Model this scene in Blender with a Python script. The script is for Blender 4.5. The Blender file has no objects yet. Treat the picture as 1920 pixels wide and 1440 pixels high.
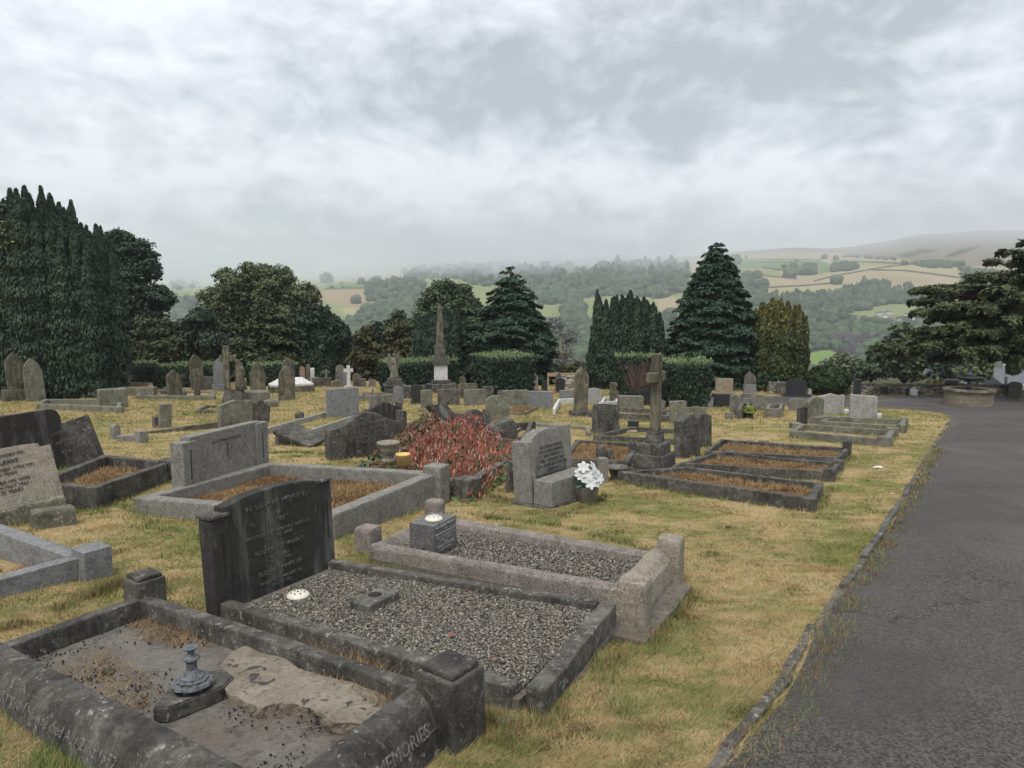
import bpy, bmesh, math, random
import numpy as np
from mathutils import Vector, Matrix, noise as mnoise
random.seed(7); RNG = np.random.default_rng(11)
scene = bpy.context.scene
COL = scene.collection
PI = math.pi
# ---------------------------------------------------------------- camera
F = 1370.0; HZ = 565.0; CAMZ = 1.7
PITCH = math.atan((720 - HZ) / F)
cam_data = bpy.data.cameras.new("camera"); cam = bpy.data.objects.new("camera", cam_data); COL.objects.link(cam)
cam.location = (0, 0, CAMZ); cam.rotation_euler = (PI / 2 - PITCH, 0, 0)
cam_data.sensor_width = 36; cam_data.lens = 36 * F / 1920
cam_data.clip_start = .05; cam_data.clip_end = 60000
scene.camera = cam
# ---------------------------------------------------------------- colour management, sky, sun
scene.view_settings.view_transform = 'Standard'; scene.view_settings.look = 'None'
scene.view_settings.gamma = 1; scene.view_settings.use_curve_mapping = False
scene.view_settings.exposure = 1.08
scene.cycles.use_denoising = True
scene.cycles.max_bounces = 5; scene.cycles.diffuse_bounces = 3; scene.cycles.glossy_bounces = 2
scene.cycles.transmission_bounces = 2; scene.cycles.volume_bounces = 1; scene.cycles.transparent_max_bounces = 4
scene.cycles.use_adaptive_sampling = True; scene.cycles.adaptive_threshold = .012
SUN_EL, SUN_ROT = math.radians(60), math.radians(200)
world = bpy.data.worlds.new("World"); scene.world = world; world.use_nodes = True
def nt_tools(nt):
    def N(t, **kw):
        n = nt.nodes.new(t)
        for k, v in kw.items(): setattr(n, k, v)
        return n
    def L(a, b): nt.links.new(a, b)
    def put(sock, v):
        if hasattr(v, 'links'): L(v, sock)
        elif v is not None:
            if isinstance(v, (tuple, list)) and len(v) == 3 and sock.type == 'RGBA': v = (*v, 1)
            sock.default_value = v
    def math_(op, a, b=None, c=None, clamp=False):
        n = N('ShaderNodeMath', operation=op, use_clamp=clamp); put(n.inputs[0], a)
        if b is not None: put(n.inputs[1], b)
        if c is not None: put(n.inputs[2], c)
        return n.outputs[0]
    def mix(fac, a, b, mode='MIX'):
        n = N('ShaderNodeMix', data_type='RGBA', blend_type=mode)
        put(n.inputs[0], fac); put(n.inputs[6], a); put(n.inputs[7], b); return n.outputs[2]
    def noise(vec, scale, detail=4, rough=.55, dist=0.0, out=0):
        n = N('ShaderNodeTexNoise'); put(n.inputs['Vector'], vec); n.inputs['Scale'].default_value = scale
        n.inputs['Detail'].default_value = detail; n.inputs['Roughness'].default_value = rough
        n.inputs['Distortion'].default_value = dist; return n.outputs[out]
    def ramp(fac, lo, hi):
        n = N('ShaderNodeMapRange', clamp=True); put(n.inputs[0], fac)
        n.inputs[1].default_value = lo; n.inputs[2].default_value = hi; return n.outputs[0]
    def mapping(vec, scale=(1, 1, 1), loc=None):
        n = N('ShaderNodeMapping'); L(vec, n.inputs[0]); n.inputs['Scale'].default_value = scale
        if loc is not None: put(n.inputs['Location'], loc)
        return n.outputs[0]
    return N, L, put, math_, mix, noise, ramp, mapping
def build_world():
    nt = world.node_tree; nt.nodes.clear()
    N, L, put, M, mix, noise, ramp, mapping = nt_tools(nt)
    tc = N('ShaderNodeTexCoord'); g = tc.outputs['Generated']
    sep = N('ShaderNodeSeparateXYZ'); L(g, sep.inputs[0])
    z = M('MAXIMUM', sep.outputs[2], 0.0)
    k = M('ADD', z, .42)                       # flat cloud deck seen in perspective
    cx = M('DIVIDE', sep.outputs[0], k); cy = M('DIVIDE', sep.outputs[1], k)
    cmb = N('ShaderNodeCombineXYZ'); L(cx, cmb.inputs[0]); L(cy, cmb.inputs[1])
    deck = mapping(cmb.outputs[0], (1.9, 1.7, 1), (3.1, 7.7, 0))
    n1 = noise(deck, .95, 5, .5, .5); n2 = noise(deck, 2.4, 6, .6, 1.0); n3 = noise(deck, 6.5, 6, .62, .3)
    wv = N('ShaderNodeVectorMath', operation='MULTIPLY_ADD')
    L(noise(g, 5.0, 4, .6, 0, 1), wv.inputs[0]); wv.inputs[1].default_value = (.22, .22, .16); L(g, wv.inputs[2])
    off = N('ShaderNodeVectorMath', operation='ADD'); L(wv.outputs[0], off.inputs[0]); off.inputs[1].default_value = (-.11, -.11, -.08)
    def blob(px, py, sx, sy):                  # a lighter or darker patch of cloud in that direction of the sky
        d = ray(px, py); d = d / np.linalg.norm(d)
        sc = N('ShaderNodeVectorMath', operation='SUBTRACT'); L(off.outputs[0], sc.inputs[0]); sc.inputs[1].default_value = tuple(d)
        ml = N('ShaderNodeVectorMath', operation='MULTIPLY'); L(sc.outputs[0], ml.inputs[0]); ml.inputs[1].default_value = (1 / sx, 1 / sx, 1 / sy)
        ln = N('ShaderNodeVectorMath', operation='LENGTH'); L(ml.outputs[0], ln.inputs[0])
        return ramp(ln.outputs['Value'], 1.35, .1)
    v = M('MULTIPLY_ADD', n1, .36, .33)
    v = M('MULTIPLY_ADD', n2, .46, M('SUBTRACT', v, .12)); v = M('MULTIPLY_ADD', n3, .34, M('SUBTRACT', v, .17))
    for (px, py, sx, sy, a) in [(150, 330, .30, .07, .10), (520, 110, .20, .16, .08), (1180, 375, .36, .07, .11), (1030, 300, .25, .06, .05),
                                (1560, 320, .20, .06, .07), (330, 280, .12, .06, .06), (720, 300, .30, .06, .03), (60, 40, .2, .15, .05),
                                (1150, 60, .34, .13, -.10), (900, 215, .40, .07, -.07), (150, 200, .28, .10, -.08), (1600, 230, .30, .12, -.08),
                                (1850, 80, .3, .2, -.03), (700, 465, .6, .07, -.13), (1500, 435, .4, .05, -.10), (250, 470, .3, .06, -.02), (1840, 380, .2, .05, -.04)]:
        v = M('MULTIPLY_ADD', blob(px, py, sx, sy), a, v)
    v = ramp(v, .47, .71)
    cr = N('ShaderNodeValToRGB'); L(v, cr.inputs[0])
    e = cr.color_ramp.elements; e[0].position = 0; e[0].color = (.178, .188, .200, 1); e[1].position = 1; e[1].color = (.50, .512, .525, 1)
    m_ = e.new(.45); m_.color = (.325, .339, .354, 1)
    sky = N('ShaderNodeTexSky', sky_type='NISHITA', sun_disc=False); sky.sun_elevation = SUN_EL; sky.sun_rotation = SUN_ROT
    bg1 = N('ShaderNodeBackground'); L(sky.outputs[0], bg1.inputs[0]); bg1.inputs[1].default_value = .012
    bg2 = N('ShaderNodeBackground'); L(cr.outputs[0], bg2.inputs[0]); bg2.inputs[1].default_value = 1.0
    ad = N('ShaderNodeAddShader'); L(bg1.outputs[0], ad.inputs[0]); L(bg2.outputs[0], ad.inputs[1])
    out = N('ShaderNodeOutputWorld'); L(ad.outputs[0], out.inputs[0])
# ---------------------------------------------------------------- pixel rays and terrain
_c, _s = math.cos(PITCH), math.sin(PITCH)
def ray(px, py):
    u, v = px - 960.0, 720.0 - py
    return np.array([u, v * _s + F * _c, v * _c - F * _s])
CAM = np.array([0, 0, CAMZ])
build_world()
sun_d = bpy.data.lights.new("sun", 'SUN'); sun_d.energy = 1.5; sun_d.angle = math.radians(22); sun_d.color = (1, .945, .86)
sun = bpy.data.objects.new("sun", sun_d); COL.objects.link(sun)
_sd = Vector((math.sin(SUN_ROT) * math.cos(SUN_EL), math.cos(SUN_ROT) * math.cos(SUN_EL), math.sin(SUN_EL)))
sun.rotation_euler = _sd.to_track_quat('Z', 'Y').to_euler(); sun.location = _sd * 80
def base_z(y):
    return -np.where(y < 29, .085 * y, np.where(y < 44, 2.465 + .042 * (y - 29), 3.095 + .26 * (y - 44)))
def ground_z(x, y):
    x = np.asarray(x, float); y = np.asarray(y, float)
    return base_z(y) - .35 * np.clip(y - 36.2, 0, 12) * np.clip((x - 11) / 2, 0, 1) + .02 * np.sin(x * .9 + 1.3) * np.sin(y * .7 + .4) * np.clip(y / 8, .4, 1)
def atz(px, py, z):
    d = ray(px, py); t = (z - CAMZ) / d[2]; return CAM + d * t
def G(px, py, lift=0.0):
    """where the sight line of that pixel meets the lawn (raised by lift)"""
    d = ray(px, py); d = d / d[1]; ys_ = np.linspace(1.5, 46, 1400); f = CAMZ + d[2] * ys_ - ground_z(d[0] * ys_, ys_) - lift
    k = np.nonzero(f <= 0)[0]; i = k[0] if len(k) else len(ys_) - 1; i = max(i, 1)
    t = ys_[i - 1] + (ys_[i] - ys_[i - 1]) * (f[i - 1] / (f[i - 1] - f[i]) if len(k) else 1); return CAM + d * t
# ---------------------------------------------------------------- object helpers
def tag(o, label=None, cat=None, group=None, kind=None):
    if label: o['label'] = label
    if cat: o['category'] = cat
    if group: o['group'] = group
    if kind: o['kind'] = kind
    return o
def empty(name, loc, label, cat, group=None, rz=0.0):
    o = bpy.data.objects.new(name, None); COL.objects.link(o); o.location = tuple(loc); o.rotation_euler = (0, 0, rz)
    o.empty_display_size = .2
    return tag(o, label, cat, group)
def link_mesh(name, me, mat=None, parent=None, loc=(0, 0, 0), rot=(0, 0, 0)):
    o = bpy.data.objects.new(name, me); COL.objects.link(o); o.location = tuple(loc); o.rotation_euler = rot
    if mat is not None: me.materials.append(mat)
    if parent is not None: o.parent = parent
    return o
def bm_obj(name, bm, mat=None, parent=None, loc=(0, 0, 0), rot=(0, 0, 0), smooth=False):
    me = bpy.data.meshes.new(name)
    bmesh.ops.recalc_face_normals(bm, faces=bm.faces[:])
    bm.to_mesh(me); bm.free()
    if smooth:
        for p in me.polygons: p.use_smooth = True
    return link_mesh(name, me, mat, parent, loc, rot)
def np_mesh(name, verts, faces, mat=None, parent=None, attrs=None, smooth=False, loc=(0, 0, 0)):
    verts = np.asarray(verts, np.float32); faces = np.asarray(faces, np.int32); k = faces.shape[1]; n = len(faces)
    me = bpy.data.meshes.new(name); me.vertices.add(len(verts)); me.vertices.foreach_set('co', verts.ravel())
    me.loops.add(n * k); me.loops.foreach_set('vertex_index', faces.ravel())
    me.polygons.add(n); me.polygons.foreach_set('loop_start', np.arange(0, n * k, k, dtype=np.int32))
    me.polygons.foreach_set('loop_total', np.full(n, k, np.int32))
    if smooth: me.polygons.foreach_set('use_smooth', np.ones(n, bool))
    me.update(calc_edges=True)
    for an, (dom, typ, data) in (attrs or {}).items():
        a = me.attributes.new(an, typ, dom)
        a.data.foreach_set('color' if 'COLOR' in typ else 'value', np.asarray(data, np.float32).ravel())
    return link_mesh(name, me, mat, parent, loc)
def rough(bm, amp, freq, seed=0.0):
    for v in bm.verts:
        q = v.co * freq + Vector((seed * 3.1, seed * 1.7, seed))
        v.co += mnoise.noise_vector(q) * amp
def box_bm(sx, sy, sz, bevel=0.0, z0=0.0, cx=0, cy=0, cuts=0, amp=0.0, freq=8.0, seed=0.0):
    bm = bmesh.new(); bmesh.ops.create_cube(bm, size=1)
    for v in bm.verts: v.co = Vector((v.co.x * sx + cx, v.co.y * sy + cy, (v.co.z + .5) * sz + z0))
    if bevel: bmesh.ops.bevel(bm, geom=bm.edges[:], offset=bevel, segments=2, profile=.6, affect='EDGES')
    if cuts:
        es = [e for e in bm.edges if e.calc_length() > max(sx, sy, sz) / (cuts + 1) * 1.2]
        bmesh.ops.subdivide_edges(bm, edges=es, cuts=cuts, use_grid_fill=True)
    if amp: rough(bm, amp, freq, seed)
    return bm
def prism_bm(outline, y0, y1, bevel=0.0, amp=0.0, freq=6, seed=0):
    """outline: list of (x,z); extruded from y0 to y1"""
    bm = bmesh.new()
    a = [bm.verts.new((x, y0, z)) for x, z in outline]; b = [bm.verts.new((x, y1, z)) for x, z in outline]
    n = len(outline); bm.faces.new(a); bm.faces.new(b[::-1])
    for i in range(n): bm.faces.new((a[(i + 1) % n], a[i], b[i], b[(i + 1) % n]))
    if bevel:
        bmesh.ops.recalc_face_normals(bm, faces=bm.faces[:])
        es = [e for e in bm.edges if len(e.link_faces) == 2 and e.calc_face_angle(0) > .9]
        bmesh.ops.bevel(bm, geom=es, offset=bevel, segments=2, profile=.6, affect='EDGES')
    if amp: rough(bm, amp, freq, seed)
    return bm
def merge_bm(dst, src, mat4=None):
    me = bpy.data.meshes.new("tmp")
    if mat4 is not None: bmesh.ops.transform(src, matrix=mat4, verts=src.verts[:])
    src.to_mesh(me); src.free(); dst.from_mesh(me); bpy.data.meshes.remove(me); return dst
def lathe_bm(profile, seg=24, sides=None, caps=True):
    bm = bmesh.new(); seg = sides or seg; rings = []
    for r, z in profile:
        rings.append([bm.verts.new((max(r, 1e-4) * math.cos(2 * PI * (i + .5) / seg), max(r, 1e-4) * math.sin(2 * PI * (i + .5) / seg), z)) for i in range(seg)])
    for a, b in zip(rings, rings[1:]):
        for i in range(seg): bm.faces.new((a[i], a[(i + 1) % seg], b[(i + 1) % seg], b[i]))
    if caps: bm.faces.new(rings[0][::-1]); bm.faces.new(rings[-1])
    return bm
def tube_bm(pts, radii, seg=6):
    bm = bmesh.new(); rings = []
    pts = [Vector(p) for p in pts]
    for i, p in enumerate(pts):
        t = (pts[min(i + 1, len(pts) - 1)] - pts[max(i - 1, 0)]).normalized()
        u = t.cross(Vector((.31, .87, .2))).normalized(); w = t.cross(u)
        r = radii[i] if hasattr(radii, '__len__') else radii
        rings.append([bm.verts.new(p + (u * math.cos(2 * PI * k / seg) + w * math.sin(2 * PI * k / seg)) * r) for k in range(seg)])
    for a, b in zip(rings, rings[1:]):
        for k in range(seg): bm.faces.new((a[k], a[(k + 1) % seg], b[(k + 1) % seg], b[k]))
    bm.faces.new(rings[0][::-1]); bm.faces.new(rings[-1]); return bm
# ---------------------------------------------------------------- materials
def new_mat(name):
    m = bpy.data.materials.new(name); m.use_nodes = True; nt = m.node_tree; nt.nodes.clear()
    T = nt_tools(nt); out = T[0]('ShaderNodeOutputMaterial'); b = T[0]('ShaderNodeBsdfPrincipled'); T[1](b.outputs[0], out.inputs[0])
    return m, nt, T, b
def bump(T, b, h, strength=.5, dist=.01):
    N, L = T[0], T[1]
    n = N('ShaderNodeBump'); n.inputs['Strength'].default_value = strength; n.inputs['Distance'].default_value = dist
    L(h, n.inputs['Height']); L(n.outputs[0], b.inputs['Normal'])
def stone_mat(name, base, alt, dark=(.02, .019, .018), darkamt=.4, lichen=(.42, .42, .37), lamt=.3, speck=0.0, green=0.0, streak=.4, rough_=.88, bstr=.55):
    m, nt, T, b = new_mat(name); N, L, put, M, mix, noise, ramp, mapping = T
    tc = N('ShaderNodeTexCoord'); oi = N('ShaderNodeObjectInfo')
    rv = N('ShaderNodeCombineXYZ'); L(M('MULTIPLY', oi.outputs['Random'], 37.0), rv.inputs[0]); L(M('MULTIPLY', oi.outputs['Random'], 91.0), rv.inputs[1])
    P = mapping(tc.outputs['Object'], (1, 1, 1), rv.outputs[0])
    S = mapping(tc.outputs['Object'], (9, 9, 1.5), rv.outputs[0])
    n_big = noise(P, 3.0, 5, .6); n_mid = noise(P, 13, 6, .65); n_fine = noise(P, 70, 4, .7); n_str = noise(S, 1.0, 6, .7, .6)
    c = mix(ramp(n_mid, .42, .58), base, alt); n_pat = noise(P, 7.5, 6, .7, .25)
    c = mix(M('MULTIPLY', ramp(n_pat, .54, .66), .55), c, tuple(min(1, 1.45 * q) for q in alt)); c = mix(M('MULTIPLY', ramp(n_pat, .46, .36), .55), c, tuple(.45 * q for q in base))
    c = mix(M('MULTIPLY', ramp(n_fine, .52, .68), .42), c, tuple(min(1, 1.6 * q) for q in alt)); c = mix(M('MULTIPLY', ramp(n_fine, .48, .34), .5), c, tuple(.4 * q for q in base))
    dm = M('ADD', M('MULTIPLY', n_big, .55), M('MULTIPLY', n_str, streak)); dm = M('MULTIPLY_ADD', n_mid, .3, dm)
    lo = .92 - .75 * darkamt
    c = mix(M('MULTIPLY', ramp(dm, lo, lo + .22), .9), c, dark)
    if streak > .8:
        c = mix(M('MULTIPLY', ramp(noise(mapping(P, (1, 1, .16), (5, 5, 5)), 4.5, 6, .65), .52, .70), .75), c, (.19, .185, .175))
    if green: c = mix(M('MULTIPLY', ramp(noise(P, 4.3, 5, .6), .45, .7), green), c, (.13, .14, .05))
    if lamt:
        lm = M('MULTIPLY', ramp(noise(P, 26, 5, .62, 0.0), .70 - .22 * lamt, .74 - .18 * lamt), ramp(noise(P, 5.1, 3, .5), .42, .60))
        c = mix(M('MULTIPLY', lm, .8), c, lichen)
        sp = M('MULTIPLY', ramp(noise(P, 48, 3, .6, .5), .63, .67), ramp(noise(P, 2.6, 4, .6), .46, .58))
        c = mix(M('MULTIPLY', sp, .75 * min(1, lamt * 2.2)), c, lichen)
    if speck:
        w = N('ShaderNodeTexWhiteNoise'); sn = N('ShaderNodeVectorMath', operation='SNAP'); L(P, sn.inputs[0]); sn.inputs[1].default_value = (.006, .006, .006)
        L(sn.outputs[0], w.inputs['Vector'])
        c = mix(M('MULTIPLY', ramp(w.outputs['Value'], .72, .78), speck), c, (.55, .53, .50)); c = mix(M('MULTIPLY', ramp(w.outputs['Value'], .25, .2), speck), c, (.05, .05, .05))
    L(c, b.inputs['Base Color']); b.inputs['Roughness'].default_value = rough_; b.inputs['Specular IOR Level'].default_value = .3
    h = M('ADD', M('MULTIPLY', n_mid, .6), M('MULTIPLY', n_fine, .5)); h = M('MULTIPLY_ADD', n_pat, .5, h); bump(T, b, h, min(1, bstr * 1.3), .015)
    return m
MAT = {}
MAT['black'] = stone_mat('sooty_stone', (.070, .064, .056), (.155, .145, .127), (.014, .0135, .0125), .52, (.30, .295, .26), .5, bstr=1.0)
MAT['black_streak'] = stone_mat('sooty_streaked_stone', (.088, .082, .075), (.18, .17, .156), (.020, .019, .018), .54, (.24, .24, .225), .22, streak=.95)
MAT['darkgrey'] = stone_mat('dark_grey_stone', (.085, .078, .068), (.165, .154, .134), (.020, .019, .017), .50, (.33, .325, .285), .55, bstr=1.0)
MAT['grey'] = stone_mat('weathered_grey_stone', (.135, .128, .108), (.19, .18, .155), (.04, .037, .032), .42, (.34, .335, .29), .45, green=.25)
MAT['granite'] = stone_mat('grey_granite', (.135, .128, .113), (.20, .192, .172), (.04, .038, .034), .36, (.31, .305, .27), .3, speck=.28, green=.15, streak=.35)
MAT['palegranite'] = stone_mat('pale_granite', (.26, .255, .24), (.32, .315, .30), (.13, .125, .115), .26, (.44, .44, .41), .15, speck=.3, streak=.6)
MAT['slate_granite'] = stone_mat('blue_grey_granite', (.135, .138, .142), (.185, .188, .192), (.06, .06, .06), .3, (.33, .33, .31), .15, speck=.18)
MAT['buff'] = stone_mat('weathered_sandstone', (.165, .145, .11), (.235, .21, .16), (.045, .04, .033), .40, (.32, .31, .25), .35, green=.35, streak=.7)
MAT['beige'] = stone_mat('beige_grit_stone', (.20, .172, .13), (.25, .22, .17), (.085, .072, .055), .32, (.34, .325, .28), .25, speck=.3)
MAT['pinkgrit'] = stone_mat('pinkish_grit_stone', (.155, .132, .112), (.215, .188, .165), (.045, .04, .034), .42, (.33, .315, .28), .35, speck=.25)
MAT['pinkgranite'] = stone_mat('pink_granite', (.26, .15, .12), (.33, .21, .17), (.1, .07, .06), .3, (.4, .36, .32), .2, speck=.2)
MAT['tan'] = stone_mat('tan_sandstone', (.22, .175, .125), (.27, .22, .16), (.1, .08, .06), .3, (.34, .31, .26), .15)
MAT['marble'] = stone_mat('white_marble', (.48, .48, .475), (.56, .56, .55), (.2, .2, .185), .22, (.6, .6, .58), .1, bstr=.2)
MAT['polished'] = stone_mat('polished_black_granite', (.022, .023, .026), (.035, .036, .04), (.012, .012, .013), .3, (.2, .2, .2), .03, rough_=.35, bstr=.08)
MAT['gabbro'] = stone_mat('dark_polished_granite', (.075, .075, .075), (.11, .11, .105), (.045, .045, .042), .35, (.3, .3, .28), .15, speck=.18, rough_=.5, bstr=.2)
MAT['lichen'] = stone_mat('lichen_covered_stone', (.13, .125, .10), (.20, .195, .16), (.035, .033, .027), .46, (.35, .35, .29), .62, green=.3)
def flat_mat(name, col, rough_=.6, var=.15, scale=30, metal=0.0, bstr=.0):
    m, nt, T, b = new_mat(name); N, L, put, M, mix, noise, ramp, mapping = T
    tc = N('ShaderNodeTexCoord'); n = noise(tc.outputs['Object'], scale, 4, .6)
    L(mix(ramp(n, .3, .7), tuple(c * (1 - var) for c in col), tuple(min(1, c * (1 + var)) for c in col)), b.inputs['Base Color'])
    b.inputs['Roughness'].default_value = rough_; b.inputs['Metallic'].default_value = metal
    if bstr: bump(T, b, n, bstr, .005)
    return m
MAT['iron'] = flat_mat('black_cast_iron', (.04, .042, .046), .45)
MAT['lead'] = flat_mat('grey_lead', (.105, .112, .12), .6, .6, 60, .2, .6)
MAT['ceramic'] = flat_mat('cream_plastic', (.62, .59, .50), .4, .08)
MAT['yellowpot'] = flat_mat('yellow_clay', (.62, .42, .16), .6, .08)
MAT['hole'] = flat_mat('dark_hole', (.012, .011, .01), .9)
MAT['ink'] = flat_mat('dark_lettering', (.03, .032, .035), .7)
MAT['pale_ink'] = flat_mat('pale_lettering', (.115, .11, .10), .8, .85, 40)
MAT['pale_ink2'] = flat_mat('light_lettering', (.30, .295, .28), .8, .4, 80)
MAT['dull_ink'] = flat_mat('weathered_lettering', (.095, .092, .085), .9, .85, 40)
MAT['stems'] = flat_mat('bare_yew_stems', (.085, .058, .045), .9, .5, 20)
MAT['wood'] = flat_mat('weathered_timber', (.33, .25, .15), .8, .2)
MAT['bark'] = flat_mat('tree_bark', (.075, .058, .043), .9, .4, 9, 0, .6)
MAT['palebark'] = flat_mat('dry_branches', (.17, .13, .10), .9, .35, 12, 0, .4)
MAT['white'] = flat_mat('white_paint', (.75, .75, .74), .5, .04)
MAT['petal'] = flat_mat('white_petals', (.50, .51, .50), .5, .05)
MAT['teal'] = flat_mat('teal_leaves', (.06, .25, .2), .5, .2)
MAT['steel'] = flat_mat('galvanised_steel', (.3, .31, .32), .5, .15, 10, .4)
MAT['water'] = flat_mat('dark_water', (.03, .032, .028), .08, .1)
MAT['slate'] = flat_mat('slate_roof', (.10, .105, .12), .7, .2, 3)
MAT['render_white'] = flat_mat('white_render', (.68, .67, .64), .8, .06)
MAT['render_buff'] = flat_mat('buff_stone_house', (.36, .31, .24), .8, .1)
MAT['tile'] = flat_mat('brown_roof_tiles', (.16, .11, .09), .8, .2, 3)
MAT['glass'] = flat_mat('window_glass', (.04, .045, .05), .15, .05)
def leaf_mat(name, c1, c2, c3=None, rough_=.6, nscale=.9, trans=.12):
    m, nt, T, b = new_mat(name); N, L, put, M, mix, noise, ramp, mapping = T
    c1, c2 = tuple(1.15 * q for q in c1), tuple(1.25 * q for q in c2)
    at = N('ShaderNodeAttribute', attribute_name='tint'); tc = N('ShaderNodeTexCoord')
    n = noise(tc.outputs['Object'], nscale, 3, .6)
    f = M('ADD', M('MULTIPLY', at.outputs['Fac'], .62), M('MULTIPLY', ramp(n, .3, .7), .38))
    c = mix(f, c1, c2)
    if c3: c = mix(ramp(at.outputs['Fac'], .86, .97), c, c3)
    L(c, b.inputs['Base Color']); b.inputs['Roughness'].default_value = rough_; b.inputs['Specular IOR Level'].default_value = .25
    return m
LEAF = {
 'yew': leaf_mat('yew_foliage', (.009, .018, .012), (.044, .070, .043)),
 'yew_warm': leaf_mat('yew_foliage_warm', (.014, .020, .010), (.075, .092, .042)),
 'fir': leaf_mat('fir_foliage', (.010, .022, .015), (.058, .100, .062)),
 'cedar': leaf_mat('cedar_foliage', (.014, .022, .010), (.105, .128, .055), (.13, .14, .06)),
 'broad': leaf_mat('broadleaf_foliage', (.018, .030, .016), (.082, .115, .056)),
 'broad_light': leaf_mat('light_broadleaf_foliage', (.028, .042, .020), (.13, .155, .075)),
 'olive': leaf_mat('olive_foliage', (.026, .030, .014), (.080, .080, .038), (.09, .065, .04)),
 'golden': leaf_mat('golden_yew_foliage', (.014, .022, .009), (.070, .086, .030), (.19, .165, .045)),
 'gold_tip': leaf_mat('golden_tips', (.10, .09, .02), (.28, .22, .05)),
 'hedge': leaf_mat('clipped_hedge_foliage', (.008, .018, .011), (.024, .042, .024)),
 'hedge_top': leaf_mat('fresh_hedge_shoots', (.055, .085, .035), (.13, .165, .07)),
 'copper': leaf_mat('copper_foliage', (.022, .018, .022), (.045, .035, .04)),
 'silver': leaf_mat('silvery_foliage', (.06, .07, .065), (.20, .21, .20)),
 'far': leaf_mat('far_foliage', (.014, .026, .014), (.075, .105, .05), None, .8, .05),
 'bush': leaf_mat('round_bush_foliage', (.006, .015, .006), (.030, .056, .018)),
 'green': leaf_mat('fresh_green_leaves', (.05, .10, .02), (.14, .22, .06)),
 'redflower': leaf_mat('red_flower_spikes', (.20, .05, .035), (.50, .18, .13), (.64, .42, .38)),
 'redstem': leaf_mat('russet_stems', (.06, .028, .02), (.16, .075, .045)),
 'yellowbush': leaf_mat('yellow_green_shrub', (.08, .10, .02), (.28, .26, .06)),
}
def grass_color(T, P):
    N, L, put, M, mix, noise, ramp, mapping = T
    n0 = noise(P, .33, 3, .5); n1 = noise(P, 1.25, 5, .62, .35); n2 = noise(P, 5.5, 5, .65, .2); n3 = noise(P, 33, 4, .65)
    str_ = noise(mapping(P, (1.0, 3.4, 1)), 2.6, 5, .6, .3)
    f = M('MULTIPLY_ADD', n1, .5, M('MULTIPLY', str_, .32)); f = M('MULTIPLY_ADD', n2, .22, f); f = M('MULTIPLY_ADD', n0, .25, M('SUBTRACT', f, .12))
    dry = mix(ramp(n2, .35, .65), (.36, .265, .13), (.46, .365, .20))
    brown = mix(n3, (.19, .11, .05), (.27, .165, .075))
    green = mix(ramp(n2, .35, .65), (.13, .145, .045), (.215, .215, .075))
    c = mix(ramp(f, .475, .585), dry, green)
    c = mix(M('MULTIPLY', ramp(noise(P, 2.1, 5, .6, .3), .56, .70), .75), c, brown)
    c = mix(M('MULTIPLY', ramp(noise(P, 3.3, 4, .6, .2), .64, .74), .6), c, (.055, .088, .028))
    return c, n2, n3
def grass_mat(name, blades):
    m, nt, T, b = new_mat(name); N, L, put, M, mix, noise, ramp, mapping = T
    tc = N('ShaderNodeTexCoord'); P = tc.outputs['Object']
    c, n2, n3 = grass_color(T, P)
    if blades:
        at = N('ShaderNodeAttribute', attribute_name='tint')
        c = mix(M('MULTIPLY', ramp(at.outputs['Fac'], .62, 1.0), .5), c, (.38, .31, .18)); c = mix(M('MULTIPLY', ramp(at.outputs['Fac'], .38, .0), .55), c, (.06, .058, .02))
    else:
        c = mix(M('MULTIPLY', ramp(n3, .42, .70), .5), c, (.12, .085, .045)); bump(T, b, M('ADD', n3, n2), .9, .03)
    L(c, b.inputs['Base Color']); b.inputs['Roughness'].default_value = .95; b.inputs['Specular IOR Level'].default_value = .08
    return m
MAT['ground'] = grass_mat('dry_lawn', False); MAT['blades'] = grass_mat('dry_grass_blades', True)
def straw_mat():
    m, nt, T, b = new_mat('dead_grass'); N, L, put, M, mix, noise, ramp, mapping = T
    at = N('ShaderNodeAttribute', attribute_name='tint'); tc = N('ShaderNodeTexCoord'); n = noise(tc.outputs['Object'], 2.5, 4, .6)
    c = mix(at.outputs['Fac'], (.17, .105, .05), (.42, .30, .155)); c = mix(M('MULTIPLY', ramp(n, .46, .62), .7), c, (.14, .075, .042)); c = mix(M('MULTIPLY', ramp(noise(tc.outputs['Object'], 60, 4, .7), .42, .6), .6), c, (.05, .03, .02))
    L(c, b.inputs['Base Color']); b.inputs['Roughness'].default_value = .95; b.inputs['Specular IOR Level'].default_value = .08; return m
MAT['straw'] = straw_mat()
def gravel_mat():
    m, nt, T, b = new_mat('granite_chippings'); N, L, put, M, mix, noise, ramp, mapping = T
    at = N('ShaderNodeAttribute', attribute_name='tint'); cr = N('ShaderNodeValToRGB'); L(at.outputs['Fac'], cr.inputs[0])
    e = cr.color_ramp.elements; cr.color_ramp.interpolation = 'CONSTANT'
    e[0].position = 0; e[0].color = (.045, .041, .035, 1); e[1].position = .22; e[1].color = (.095, .086, .07, 1)
    for p, c in ((.45, (.14, .126, .10)), (.65, (.19, .173, .14)), (.80, (.255, .235, .195)), (.93, (.36, .34, .30)), (.985, (.16, .08, .045))):
        k = e.new(p); k.color = (*c, 1)
    L(cr.outputs[0], b.inputs['Base Color']); b.inputs['Roughness'].default_value = .8; return m
MAT['gravel'] = gravel_mat()
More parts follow.
